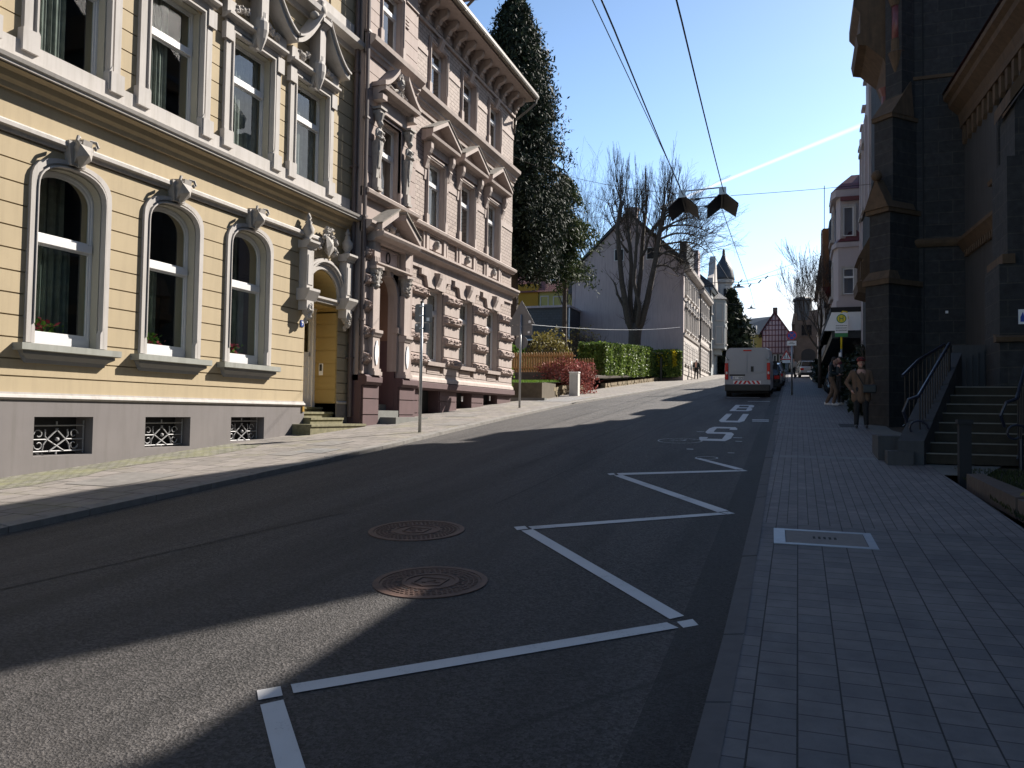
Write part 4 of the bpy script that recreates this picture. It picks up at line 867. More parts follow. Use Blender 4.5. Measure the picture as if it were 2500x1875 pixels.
# windows
def mwin(tfx, c, hw, z0, z1, split, par=mh, sur=.18, gn=-.17, cur=False, plainsur=True):
    s = A(tfx)
    if plainsur:
        s.band(rect(c, hw+sur, z0-.02, z1+sur), rect(c, hw+.02, z0-.02, z1+.02), -.03, .05); s.band(rect(c, hw+sur-.04, z0+.3, z1+sur-.04), rect(c, hw+sur-.08, z0+.3, z1+sur-.08), -.03, .075)
        for sg in (-1, 1): s.box(min(c+sg*hw, c+sg*(hw+sur+.03)), max(c+sg*hw, c+sg*(hw+sur+.03)), z0-.03, z0+.3, -.03, .085)
    else: s.band(rect(c, hw+.045, z0-.02, z1+.045), rect(c, hw+.006, z0-.02, z1+.006), -.05, .012)
    root = obj('window_surround', s, 'mauvel', par)
    r = A(tfx); r.band(rect(c, hw+.03, z0-.02, z1+.03), rect(c, hw, z0-.02, z1), gn-.06, -.02); obj('reveal', r, 'mauvel', root)
    f = A(tfx); frame_rect(f, c, hw, z0, z1, .045, gn-.06, gn); zt = z0+(z1-z0)*split; f.box(c-hw+.05, c+hw-.05, zt-.055, zt+.055, gn-.05, gn+.02)
    frame_rect(f, c, hw-.055, z0+.055, zt-.05, .045, gn-.045, gn-.012); frame_rect(f, c, hw-.055, zt+.05, z1-.055, .045, gn-.045, gn-.012); obj('frame', f, 'frame', root)
    g = A(tfx); q = hw-.1
    for a, b in ((z0+.1, zt-.09), (zt+.09, z1-.1)): g.sheet([(c-q, a, gn-.03), (c+q, a, gn-.03), (c+q, b, gn-.03), (c-q, b, gn-.03)])
    obj('pane', g, 'glass', root, recalc=False)
    if cur: cu = A(tfx); curtain(cu, c-hw, c+hw, z0, z1, gn-.14, 7, .02); obj('curtain', cu, Mt['curtain2'], root, recalc=False)
    return root
Mt['curtain2'] = plain('pale_net_curtain', (.45, .45, .43), .9, .12, 6, 0)
for i, c in enumerate(MC): mwin(tm, c, .60, 3.27, 5.52, .70, sur=.05, plainsur=False, cur=True, gn=-.18)
for i, c in enumerate(MC): mwin(tm, c, .60, 7.55, 9.62, .68, cur=(i != 1), sur=.15)
for c in MC:
    mwin(tm, c, .565, 11.74, 13.36, .70, sur=.15)
    k = A(tm); k.extr([(-.02, 13.30), (.08, 13.30), (.18, 13.52), (.19, 13.66), (.0, 13.7)], c-.11, c+.11); k.tube([(c-.12, 13.6, .15), (c+.12, 13.6, .15)], .06, 8); obj('scroll_keystone', k, 'mauvel', mh)
mwin(tr_, RC, .555, 11.74, 13.36, .70, sur=.14); mwin(tr_, RC, .555, 7.55, 9.60, .60, sur=.10)
# triangular pediments on brackets
for c in MC:
    p = A(tm); w_ = 1.10; zb = 10.12
    p.box(c-.76, c+.76, 9.82, 10.06, -.02, .10)
    p.extr([(-.02, 10.06), (.12, 10.06), (.18, 10.12), (.36, 10.16), (.38, 10.24), (-.02, 10.26)], c-w_, c+w_)
    for sg in (-1, 1):
        p.prism([(c+sg*w_, 10.25), (c+sg*w_, 10.39), (c, 10.98), (c, 10.84)], -.02, .40)
    p.prism([(c-w_+.15, 10.26), (c+w_-.15, 10.26), (c, 10.86)], -.02, .06)
    root = obj('pediment', p, 'mauvel', mh)
    cpz = A(tm)
    for sg in (-1, 1): cpz.prism([(c+sg*(w_+.03), 10.395), (c+sg*(w_+.03), 10.42), (c, 11.015), (c, 10.985)], -.02, .43)
    obj('pediment_capping', cpz, 'stoneor', root)
    for sg in (-1, 1):
        b = A(tm); u = c+sg*.84; b.extr([(-.02, 9.25), (.06, 9.25), (.10, 9.4), (.14, 9.5), (.13, 9.62), (.2, 9.72), (.26, 9.86), (.26, 10.04), (-.02, 10.06)], u-.085, u+.085)
        b.tube([(u-.1, 9.93, .2), (u+.1, 9.93, .2)], .06, 8); b.tube([(u-.09, 9.56, .12), (u+.09, 9.56, .12)], .045, 8); b.extr([(-.02, 8.85), (.03, 8.9), (.05, 9.2), (-.02, 9.25)], u-.06, u+.06)
        obj('bracket', b, 'mauvel', root)
# caryatid window of the bay
p = A(tr_)
p.box(RC-.75, RC+.75, 9.72, 10.10, -.02, .14); p.extr([(-.02, 10.10), (.20, 10.10), (.26, 10.16), (.42, 10.2), (.44, 10.29), (-.02, 10.31)], RC-1.02, RC+1.02)
for sg in (-1, 1):
    p.box(min(RC+sg*.78, RC+sg*1.02), max(RC+sg*.78, RC+sg*1.02), 9.95, 10.10, -.02, .34)
    upc = []; lo = []
    for i in range(9):
        t_ = i/8; x = RC+sg*(1.06-.80*t_); z = 10.30+.62*t_**1.5; upc.append((x, z+.12)); lo.append((x, z))
    p.prism(upc+lo[::-1], -.02, .44)
cp_ = obj('bay_pediment', p, 'mauvel', mh)
g = A(tr_)
blob(g, (RC, 10.72, .30), (.13, .19, .13), .12, 12, 9); blob(g, (RC, 10.84, .25), (.19, .15, .14), .3)
for i in range(42):
    a = rnd.uniform(0, 6.3); rr = rnd.uniform(.12, .32); blob(g, (RC+rr*math.cos(a)*.9, 10.66+rr*math.sin(a)*1.1, rnd.uniform(.12, .30)), (rnd.uniform(.03, .06), rnd.uniform(.04, .10), .05), .3, 7, 5)
for sg in (-1, 1): g.tube([(RC+sg*.15, 10.5, .3), (RC+sg*.35, 10.42, .3), (RC+sg*.5, 10.5, .25), (RC+sg*.6, 10.4, .22)], .04, 6)
obj('bearded_mask', g, 'orn', cp_)
for sg in (-1, 1):
    u = RC+sg*.86; b = A(tr_)
    b.box(u-.12, u+.12, 7.52, 7.60, 0, .24); b.box(u-.10, u+.10, 7.60, 7.86, 0, .20)
    b.add([(u-.075, 7.86, .03), (u+.075, 7.86, .03), (u+.075, 7.86, .14), (u-.075, 7.86, .14), (u-.14, 8.82, .02), (u+.14, 8.82, .02), (u+.14, 8.82, .22), (u-.14, 8.82, .22)], [(0, 1, 2, 3), (4, 5, 6, 7), (0, 1, 5, 4), (1, 2, 6, 5), (2, 3, 7, 6), (3, 0, 4, 7)])
    b.tube([(u-.15, 8.80, .10), (u+.15, 8.80, .10)], .055, 8)
    obj_p = b; b = A(tr_); b.box(u-.13, u+.13, 9.60, 9.68, 0, .26); b.box(u-.17, u+.17, 9.70, 9.76, 0, .30); b.lathe(u, .15, [(.09, 9.40), (.11, 9.46), (.15, 9.6)], 10)
    par = obj('figure_pedestal', obj_p, 'orn', cp_); obj('figure_capital', b, 'orn', cp_)
    q = MB(tr_)                                           # the figure itself, one continuous body
    q.cap_((u, 8.80, .15), (u, 9.0, .17), .115, .10, 10); q.cap_((u-.035, 9.06, .17), (u+.035, 9.06, .17), .105, .105, 10); q.cap_((u-.09, 9.14, .16), (u+.09, 9.14, .16), .06, .06, 8)
    q.ell((u-.05, 9.07, .25), (.05, .05, .05), 8, 6); q.ell((u+.05, 9.07, .25), (.05, .05, .05), 8, 6)
    q.cap_((u, 9.15, .16), (u, 9.24, .18), .045, .045, 8); q.ell((u, 9.32, .19), (.072, .095, .085), 12, 8); q.ell((u, 9.36, .17), (.09, .075, .09), 10, 8, .1); q.ell((u, 9.305, .275), (.015, .02, .02), 6, 4)
    for s2 in (-1, 1): q.tube([(u+s2*.13, 9.13, .16), (u+s2*.17, 8.98, .17), (u+s2*.10, 8.90, .27), (u-s2*.03, 8.95, .29)], (.045, .04, .033, .028), 8)
    for i in range(16): q.tube([(u+rnd.uniform(-.11, .11), 8.86, .22), (u+rnd.uniform(-.10, .10), 8.55, .21), (u+rnd.uniform(-.05, .05), rnd.uniform(8.1, 8.4), .17)], (.035, .03, .012), 6)
    fo = obj('herm_figure', q, 'orn', par); md = fo.modifiers.new('r', 'REMESH'); md.mode = 'VOXEL'; md.voxel_size = .014; md.use_smooth_shade = True
# portal: pilasters, arch, pediment, door recess and steps
g = A(tr_)
for u in (RC-.88, RC+.88):
    g.box(u-.20, u+.20, 2.60, 2.70, -.02, .30); g.box(u-.18, u+.18, 2.70, 2.78, -.02, .27); g.box(u-.18, u+.18, 2.78, 3.62, -.02, .22)
    g.extr([(-.02, 3.62), (.24, 3.62), (.27, 3.68), (.30, 3.72), (.30, 3.80), (-.02, 3.82)], u-.21, u+.21); g.box(u-.17, u+.17, 3.82, 4.93, -.02, .20); g.box(u-.15, u+.15, 5.52, 6.15, -.02, .2)
    g.box(u-.21, u+.21, 5.42, 5.5, -.02, .30)
    for k in range(4): g.box(u-.14+k*.075, u-.10+k*.075, 5.58, 5.75, .2, .215)
g.extr([(-.02, 5.50), (.22, 5.50), (.24, 5.54), (.30, 5.56), (.30, 5.60), (-.02, 5.62)], RC-1.02, RC+1.02)
g.extr([(-.02, 6.15), (.20, 6.15), (.26, 6.22), (.46, 6.27), (.50, 6.34), (.50, 6.39), (-.02, 6.42)], RC-1.1, RC+1.1)
g.band(rect(RC, .62, 5.66, 6.12), rect(RC, .57, 5.70, 6.07), -.02, .06, closed=True)
for sg in (-1, 1):
    g.prism([(RC+sg*1.12, 6.42), (RC+sg*1.12, 6.58), (RC+sg*.22, 7.12), (RC+sg*.22, 6.96)], -.02, .46)
g.prism([(RC-.9, 6.42), (RC+.9, 6.42), (RC, 6.95)], -.02, .08)
portal = obj('portal_surround', g, 'mauvel', mh)
g = A(tr_)
for sg in (-1, 1): g.prism([(RC+sg*1.16, 6.585), (RC+sg*1.16, 6.61), (RC+sg*.18, 7.195), (RC+sg*.18, 7.145)], -.02, .50)
obj('pediment_capping', g, 'stoneor', portal)
g = A(tr_); g.band(arch(RC, .66, 4.83, .66, 2, 18, 2.78), arch(RC, .565, 4.82, .58, 2, 18, 2.78), -.25, .045); g.prism([(RC-.07, 5.36), (RC+.07, 5.36), (RC+.12, 5.5), (RC-.12, 5.5)], -.05, .16); pass
for sg in (-1, 1): g.box(RC+sg*.61-.07, RC+sg*.61+.07, 3.86, 4.02, -.1, .10)
obj('arch_moulding', g, 'mauvel', portal)
for u in (RC-.88, RC+.88):
    g = A(tr_); g.lathe(u, .13, [(.12, 4.93), (.15, 4.98), (.13, 5.02), (.17, 5.35), (.22, 5.44)], 10)
    for i in range(34): blob(g, (u+rnd.uniform(-.19, .19), rnd.uniform(5.02, 5.42), rnd.uniform(.16, .27)), (rnd.uniform(.03, .05), rnd.uniform(.03, .07), .04), .3, 7, 5)
    obj('leafy_capital', g, 'orn', portal)
    g = A(tr_); P = [(u+.075*math.cos(a)*(1.25 if abs(math.sin(a)) < .5 else .9), 3.2+.33*math.sin(a)) for a in [2*math.pi*i/24 for i in range(24)]]; g.prism(P, .2, .245); obj('cartouche', g, 'white', portal)
g = A(tr_); g.prism([(RC-.62, 6.44), (RC+.62, 6.44), (RC, 6.84)], .0, .1)
for i in range(30): t_ = rnd.uniform(-.6, .6); blob(g, (RC+t_, 6.46+rnd.uniform(0, .42)*(1-abs(t_)/.75), .12), (rnd.uniform(.03, .07), rnd.uniform(.03, .06), .05), .3, 7, 5)
g.ell((RC, 6.66, .14), (.09, .12, .1), 10, 8, .1); obj('tympanum_carving', g, 'orn', portal)
g = A(tr_); g.box(RC-.56, RC+.56, 5.70, 6.07, .0, .02); tb = obj('name_tablet', g, plain('grey_tablet', (.42, .36, .36), .7, .05, 6, .05), portal)
g = A(tr_); n_ = 24; g.band([(RC+.11*math.cos(2*math.pi*i/n_), 5.88+.16*math.sin(2*math.pi*i/n_)) for i in range(n_)], [(RC+.09*math.cos(2*math.pi*i/n_), 5.88+.14*math.sin(2*math.pi*i/n_)) for i in range(n_)], .02, .05, closed=True); obj('tablet_ring', g, 'dark', tb)
g = A(tr_); g.band(arch(RC, .67, 4.85, .67, 2, 16, 3.65), arch(RC, .62, 4.83, .62, 2, 16, 3.65), -1.4, -.25); obj('porch_wall', g, plain('brown_porch_plaster', (.20, .12, .085), .9, .08, 2, .1), mh)
g = A(tr_); g.box(RC+.57, RC+.655, 1.2, 3.65, -1.4, -.02); g.box(RC-.655, RC-.57, 1.2, 3.65, -1.4, -.02); obj('porch_dado', g, 'maroon', mh)
g = A(tr_); g.box(RC-.66, RC+.66, 1.6, 5.5, -1.5, -1.4); obj('front_door', g, plain('dark_brown_door', (.06, .035, .028), .5, .1, 3, .1), mh)
g = A(tr_)
for z, n, a, b in ((1.50, .62, 18.9, 20.85), (1.68, .14, 18.79, 19.93), (1.85, -.25, 18.8, 19.92)): g.extr([(-1.4, z-.6), (n, z-.6), (n, z), (-1.4, z)], a, b)
obj('door_steps', g, 'greystep', mh)
# eaves: brackets, dentils, panels, gutter
e = A(tm); e.box(MR-.02, MY1+.02, 13.72, 13.82, -.02, .08); e.box(MR-.02, MY1, 14.30, 14.42, -.02, .18)
for i in range(12):
    u = MR+.55+i*.76
    e.box(u-.26, u+.26, 13.9, 14.2, -.01, .035)
    for k in range(6): e.box(u-.22+k*.075, u-.175+k*.075, 14.2, 14.29, .0, .14)
obj('eaves_frieze', e, 'mauvel', mh)
e = A(tr_); e.box(MY0, MR, 13.5, 13.6, -.02, .06)
for k in range(3): e.box(19.98, 20.3, 12.95-.1*k, 13.0-.1*k, .02, .06)
obj('bay_frieze', e, 'mauvel', mh)
for i in range(13):
    u = MR+.17+i*.745; br = A(tm)
    br.extr([(-.02, 13.84), (.10, 13.84), (.12, 13.96), (.22, 14.02), (.26, 14.12), (.44, 14.20), (.5, 14.30), (.5, 14.42), (-.02, 14.42)], u-.09, u+.09)
    br.tube([(u-.1, 14.30, .38), (u+.1, 14.30, .38)], .08, 8); br.tube([(u-.1, 13.94, .1), (u+.1, 13.94, .1)], .07, 8)
    obj('eaves_bracket', br, 'mauvel', mh)
sf = A(tm); sf.box(MY0, MY1+.30, 14.43, 14.50, -.3, .80); obj('soffit', sf, 'mauvel', mh)
gt = A(tm); P = [(n+.80, z) for n, z in ((.0, 14.62), (.0, 14.52), (.03, 14.47), (.09, 14.45), (.15, 14.48), (.18, 14.54), (.18, 14.62), (.165, 14.62), (.165, 14.55), (.14, 14.50), (.09, 14.47), (.04, 14.49), (.015, 14.54), (.015, 14.62))]; gt.extr(P, MY0, MY1+.32)
for i in range(14): u = MY0+.6+i*.85; gt.box(u, u+.03, 14.44, 14.475, .60, .99)
obj('gutter', gt, 'zinc', mh)
gt = A(tm); gt.tube([(MY1+.22, 14.48, .90), (MY1+.20, 14.30, .88), (MY1+.12, 14.05, .62), (MY1+.0, 13.62, .10), (MY1-.06, 13.4, .09)], .05, 8); gt.tube([(MY1-.06, 13.4, .09), (MY1+.05, 13.1, .02)], .05, 8); obj('gutter_outlet', gt, 'zinc', mh)
rf = MB(lambda u, v, n: (n, u, v)); rf.extr([(-10.0, 14.63), (-10.0, 14.68), (-15.4, 18.2), (-20.8, 14.68), (-20.8, 14.63)], MY0, MY1+.3); obj('roof', rf, 'browntile', mh)
dm = MB(); dm.box(-14.2, -11.6, 24.2, 25.8, 15.2, 16.75); dr_ = obj('dormer', dm, 'browntile', mh)
dm = MB(lambda u, v, n: (n, u, v)); dm.extr([(-10.95, 16.72), (-10.95, 16.80), (-12.6, 17.75), (-14.9, 17.55), (-14.9, 16.72)], 23.7, 26.3); obj('dormer_roof', dm, 'browntile', dr_)
dm = MB(); dm.tube([(-11.15, 26.2, 16.7), (-11.4, 26.2, 16.5), (-11.6, 26.0, 16.2)], .05, 8); obj('dormer_pipe', dm, 'zinc', dr_)
bk = MB(); bk.box(-20.4, -11.46, MY1-.35, MY1-.002, .8, 14.4); bk.box(-20.4, -20.1, MY0, MY1-.36, .8, 14.4); obj('side_wall', bk, 'mauve', mh)
bk = MB(); bk.box(-12.6, -12.5, MY0+.05, MY1-.4, .8, 14.3)
for z in (6.6, 10.9): bk.box(-12.5, -11.5, MY0+.05, MY1-.4, z, z+.1)
for y in (21.5, 24.2, 26.7): bk.box(-12.5, -11.5, y, y+.06, .9, 14.3)
obj('room_partition', bk, 'dark', mh)
# corner downpipe and pilaster strip between the houses
dp = A(tr_); dp.tube([(MY0+.0, 2.7, .09), (MY0+.0, 14.3, .09)], .055, 8)
for z in (4, 6.7, 9.3, 11.6): dp.box(MY0-.06, MY0+.08, z, z+.05, 0, .15)
obj('downpipe', dp, 'pipe', mh)
# ------------------------------------------------------------ houses further up on the left
GY = 64.0; gx0, gx1, gap_ = -17.6, -8.6, -13.1
gh = thing('gable_house', 'plain mauve grey gable wall of the house behind the pruned tree and hedge', 'house', (gap_, GY, 4.4))
b = A(TF(GY)); b.prism([(gx0, 3.5), (gx1, 3.5), (gx1, 13.55), (gap_, 18.1), (gx0, 13.75)], -.3, 0)
obj('gable_wall', b, 'gable', gh)
b = A(TL(-8.6)); cs = [65.4, 67.0, 69.0, 70.6, 72.6]
b.box(GY+.01, 74.2, 4, 13.3, -.4, -.02); b.extr([(-.1, 13.3), (.2, 13.32), (.45, 13.5), (.5, 13.7), (-.1, 13.9)], GY+.02, 74.2)
b.extr([(-.1, 8.1), (.1, 8.1), (.16, 8.3), (-.05, 8.32)], GY+.02, 74.2); b.extr([(-.1, 10.95), (.06, 10.95), (.1, 11.1), (-.05, 11.12)], GY+.02, 74.2)
for k in range(9): b.box(GY+.02, 74.1, 5.0+k*.33, 5.29+k*.33, -.02, .03)
obj('street_wall', b, 'facwhite', gh)
for c in cs:
    far_window(TL(-8.6), gh, c, .42, 5.9, 7.5, dep=.1); far_window(TL(-8.6), gh, c, .42, 8.7, 10.3, ped='orn', dep=.1); far_window(TL(-8.6), gh, c, .40, 11.5, 12.9, dep=.1)
r = MB(lambda u, v, n: (n, u, v)); r.extr([(-8.15, 13.66), (-8.15, 13.84), (gap_, 18.42), (gx0-.3, 13.74), (gx0-.3, 13.56), (gap_, 18.12)], GY-.25, 74.3); rf = obj('roof', r, 'slate', gh)
b = MB(); b.box(-13.4, -12.45, GY-.02, GY+.8, 16.5, 18.55); b.box(-13.48, -12.37, GY-.1, GY+.88, 18.55, 18.68); obj('chimney', b, 'gable', rf)
b = MB(); b.box(-9.3, -8.7, 66.5, 73.0, 13.9, 16.2); dm = obj('dormer', b, 'slate', gh); b = MB(); b.box(-9.0, -8.4, 71.9, 73.4, 13.9, 16.5); obj('dormer_cheek', b, 'gable', dm)
for xx, zz in ((-13.85, 14.3), (-11.2, 14.3)): b = A(TF(GY)); b.box(xx-.4, xx+.4, zz, zz+1.0, -.02, .05); w_ = obj('attic_window', b, 'frame', gh); b = A(TF(GY)); b.box(xx-.34, xx+.34, zz+.06, zz+.94, .0, .055); obj('pane', b, 'dark', w_)
b = MB(); b.box(-18.4, -17.2, GY-.6, GY+1.5, 13.0, 13.35); b.box(-18.4, -17.3, GY+.8, GY+1.5, 11.9, 13.0); obj('eaves_box', b, 'slate', gh)
b = MB(); b.box(-17.8, -17.58, GY-.05, GY+10, 4, 13.5); b.box(-17.6, -8.99, 74.0, 74.2, 4, 13.5); obj('rear_wall', b, 'gable', gh)
# the narrower white house
h2 = thing('white_townhouse', 'narrow white ornate townhouse between the gable house and the turreted house', 'townhouse', (-8.6, 79, 5.2))
b = A(TL(-8.55)); b.box(74.25, 83.0, 4.6, 12.9, -8, -.02); b.extr([(-.1, 12.9), (.2, 12.92), (.4, 13.1), (.45, 13.3), (-.1, 13.4)], 74.25, 83.0); b.extr([(-.1, 8.3), (.1, 8.3), (.16, 8.5), (-.05, 8.52)], 74.25, 83.0); b.box(74.25, 83, 8.52, 9.1, -.02, .04)
for k in range(7): b.box(74.3, 82.9, 5.6+k*.36, 5.9+k*.36, -.02, .03)
obj('wall', b, 'facwhite', h2)
for c in (75.4, 77.2, 79.0, 80.8, 82.2):
    far_window(TL(-8.55), h2, c, .42, 6.2, 7.9, dep=.1); far_window(TL(-8.55), h2, c, .42, 9.2, 10.6, ped='orn', dep=.1); far_window(TL(-8.55), h2, c, .40, 11.3, 12.5, dep=.1)
r = MB(lambda u, v, n: (n, u, v)); r.extr([(-8.1, 13.4), (-8.1, 13.5), (-13, 17.2), (-17.5, 13.4)], 74.25, 83.0); obj('roof', r, 'slate', h2)
b = A(TL(-8.55)); b.tube([(74.35, 5.2, .1), (74.35, 13, .1)], .06, 6); obj('downpipe', b, 'dark', h2)
# turreted house with a bay
h3 = thing('turret_house', 'pale green grey house with slate onion turret and polygonal bay window', 'house', (-8.5, 92, 6))
b = A(TL(-8.5)); b.box(83.05, 104, 5, 14.6, -8, -.02); b.extr([(-.1, 14.6), (.15, 14.6), (.3, 14.85), (-.1, 15.0)], 83.05, 104)
obj('wall', b, 'facgrey', h3)
b = A(TF(83.05)); b.prism([(-16.4, 14.6), (-8.5, 14.6), (-8.5, 15.0), (-12.4, 18.6)], -.2, 0); obj('gable_wall', b, 'facgrey', h3)
r = MB(lambda u, v, n: (n, u, v)); r.extr([(-8.1, 14.95), (-8.1, 15.1), (-12.4, 18.85), (-16.8, 14.95)], 83.0, 104.2); obj('roof', r, 'slate', h3)
b = A(TL(-8.5)); b.prism([(85.0, 14.6), (90.5, 14.6), (90.5, 16.2), (89.4, 16.8), (88.8, 18.0), (87.75, 19.0), (86.7, 18.0), (86.1, 16.8), (85.0, 16.2)], -.5, .1); b.box(86.6, 87.1, 15, 18.6, .1, .2); obj('scroll_gable', b, 'facwhite', h3)
b = MB(); q = [(-8.5, 86.6), (-7.35, 87.2), (-7.35, 89.6), (-8.5, 90.2)]
b2 = MB(lambda u, v, n: (u, n, v)); b2.plan(q, 8.9, 14.2); b2.plan([(x-.0+(.06 if x > -8 else 0), y) for x, y in q], 11.2, 11.45); b2.plan([(-8.5, 87.2), (-7.8, 87.6), (-7.8, 89.2), (-8.5, 89.6)], 8.3, 8.9)
bay = obj('bay', b2, 'facgrey', h3)
b2 = MB(lambda u, v, n: (u, n, v)); P = [(x+(.25 if x > -8 else 0), y+(-.2 if y < 88.4 else .2)) for x, y in q]; b2.add([(x, 14.2, y) for x, y in P]+[(-8.45, 15.4, 88.4)], [(0, 1, 4), (1, 2, 4), (2, 3, 4), (3, 0, 4), (0, 1, 2, 3)]); obj('bay_roof', b2, 'slate', bay)
an = math.atan2(.6, 1.15)
for z in (9.5, 12.0):
    far_window(TA(-8.5, 86.6, an), bay, .66, .33, z, z+1.7, dep=.02); far_window(TL(-7.35), bay, 88.4, .5, z, z+1.7, dep=.02)
for c in (84.4, 93.2, 95.4, 98.0, 100.5):
    for z in (6.9, 9.8, 12.4): far_window(TL(-8.5), h3, c, .45, z, z+1.6, dep=.1)
b = A(TL(-8.5)); P = arch(94, 1.0, 8.0, .9, 2, 12, 6.3); b.prism(P, -.02, .02); obj('shop_arch', b, 'dark', h3)
b = A(TL(-8.5)); b.box(91, 97, 8.9, 9.4, 0, .5); obj('yellow_fascia', b, 'yellowp', h3)
b = MB(lambda u, v, n: (u, n, v)); b.lathe(-8.6, 100, [(1.0, 5.5), (1.0, 17.8), (1.25, 18.0), (1.3, 18.35)], 10); tu = obj('turret', b, 'facwhite', h3)
b = MB(lambda u, v, n: (u, n, v)); b.lathe(-8.6, 100, [(1.32, 18.36), (1.28, 18.7), (1.15, 19.5), (.85, 20.3), (.4, 21.0), (.2, 21.5), (.16, 22.1), (.03, 22.3)], 10); obj('onion_dome', b, 'slate', tu, smooth=True)
for z in (10.0, 13.0, 16.0): b = A(TF(99.0)); b.box(-8.5, -8.2, z, z+1.2, -.02, .04); obj('window', b, 'dark', tu)
b = A(TF(83.04)); b.tube([(-8.42, 5.6, .1), (-8.42, 14.6, .1)], .09, 6); obj('downpipe', b, 'dark', h3)
# yellow houses with red roof behind the garden
h4 = thing('red_roof_house', 'pale yellow house with red tiled roof and roof window behind the conifers', 'house', (-26, 88, 8))
b = A(TF(86)); b.box(-34, -23.6, 6, 15.6, -9, 0); obj('wall', b, 'yellowhouse', h4)
b = A(TF(85.98)); b.box(-30.6, -27.9, 6, 16.5, -6, .2); obj('orange_wing', b, 'orangewall', h4)
r = MB(); r.add([(-34.5, 85.5, 15.5), (-23.2, 85.5, 15.5), (-24.5, 90, 19.2), (-34.5, 90, 19.6)], [(0, 1, 2, 3)]); r.add([(-23.2, 85.5, 15.5), (-23.2, 95, 15.5), (-24.5, 90, 19.2)], [(0, 1, 2)]); rf = obj('roof', r, 'redtile', h4, recalc=False)
r = MB(); r.box(-27, -26.1, 88.6, 89.4, 18, 20.1); obj('chimney', r, 'dark', rf)
r = MB(); r.add([(-27.1, 87.1, 16.95), (-26.1, 87.1, 16.95), (-26.3, 88.0, 17.7), (-27.1, 88.0, 17.7)], [(0, 1, 2, 3)]); obj('roof_window', r, 'white', rf, recalc=False)
far_window(TF(86), h4, -25.6, .45, 13.2, 14.9, dep=.02); far_window(TF(86), h4, -27.2, .4, 14.0, 15.0, dep=.02)
h5 = thing('brown_roof_house', 'house with brown tiled roof rising behind the red roofed one', 'house', (-22, 98, 8))
b = A(TF(97)); b.box(-27, -20, 6, 17, -8, 0); obj('wall', b, 'gable', h5)
r = MB(); r.add([(-27.4, 96.5, 16.9), (-19.6, 96.5, 16.9), (-19.6, 101, 21.4), (-27.4, 101, 21.4)], [(0, 1, 2, 3)]); r.add([(-19.6, 101, 21.4), (-19.6, 106, 16.9), (-27.4, 106, 16.9), (-27.4, 101, 21.4)], [(0, 1, 2, 3)]); rf = obj('roof', r, 'browntile', h5, recalc=False)
r = MB(); r.box(-22.4, -21.4, 100, 101, 20.4, 22.4); obj('chimney', r, 'dark', rf)
an_ = thing('slate_shed', 'low black shed wall with white gutter behind the forsythia and red bush', 'shed', (-19, 62, 5))
b = MB(); b.box(-23.5, -17.1, 60.6, 66, 7.5, 10.15); obj('wall', b, 'slate', an_)
b = MB(); b.tube([(-23.5, 60.5, 7.55), (-17.0, 60.5, 7.62)], .07, 6); b.tube([(-17.05, 60.5, 7.6), (-17.05, 60.5, 10.1)], .05, 6); obj('gutter', b, 'white', an_)
b = MB(); b.box(-23.5, -17.15, 61.0, 66, 3, 7.5); obj('lower_wall', b, 'brownstone', an_)
b = MB(); b.box(-23.5, -17.0, 60.4, 66, 10.15, 10.32); obj('roof', b, 'gable', an_)
# ------------------------------------------------------------ houses closing the street
th = thing('half_timbered_house', 'half timbered gable house with pink infill and dark climber at the end of the street', 'house', (-2.8, 104, 7.3))
b = A(TF(104)); b.prism([(-4.25, 7), (-.4, 7), (-.4, 11.3), (-2.75, 14.6), (-4.25, 12.3)], -8, 0); obj('infill_wall', b, 'timberw', th)
b = A(TF(104))
for z in (9.6, 10.35, 11.1, 11.85, 12.5, 13.1, 13.7):
    l_ = max(-4.23, -2.76-(14.6-z)*.66); r_ = min(-.42, -2.76+(14.6-z)*.70); b.box(l_, r_, z, z+.10, .0, .06)
for i in range(11):
    u = -4.22+i*.375; top = min(14.5, 14.6-abs(u+2.75)*1.45); b.box(u, u+.09, 9.6, top, .0, .055)
b.prism([(-4.35, 12.2), (-4.5, 12.2), (-2.76, 14.95), (-2.76, 14.7)], .0, .3); b.prism([(-.3, 11.1), (-.15, 11.1), (-2.76, 14.95), (-2.76, 14.7)], .0, .3)
obj('timber_frame', b, 'timberb', th)
b = A(TF(104)); b.box(-4.25, -.4, 7.0, 9.55, .01, .05); obj('climber', b, 'darkleaf', th)
for u in (-3.9, -3.3, -2.7, -2.0): far_window(TF(103.94), th, u, .16, 8.6, 9.4, dep=-.02, trans=False, sill=False)
for u in (-3.3, -2.8): far_window(TF(103.94), th, u, .16, 7.5, 8.1, dep=-.02, trans=False, sill=False)
r = MB(); r.add([(-2.76, 103.6, 14.9), (-2.76, 112, 14.9), (0, 112, 10.9), (0, 103.6, 10.9)], [(0, 1, 2, 3)]); r.add([(-2.76, 103.6, 14.9), (-2.76, 112, 14.9), (-4.7, 112, 11.8), (-4.7, 103.6, 11.8)], [(0, 1, 2, 3)]); rf = obj('roof', r, 'bluegable', th, recalc=False)
b = MB(); b.box(-3.0, -2.45, 105, 105.6, 14.6, 15.5); obj('chimney', b, 'brownstone', rf)
yh2 = thing('yellow_dormer_house', 'yellow house with dark roof and white dormer between van and conifer', 'house', (-6, 106, 7.5))
b = A(TF(106)); b.box(-9.5, -4.3, 6, 12.3, -7, 0); obj('wall', b, 'yellowhouse', yh2)
r = MB(); r.add([(-9.8, 105.7, 12.2), (-4.2, 105.7, 12.2), (-3.0, 109, 14.9), (-9.8, 109, 14.3)], [(0, 1, 2, 3)]); obj('roof', r, 'bluegable', yh2, recalc=False)
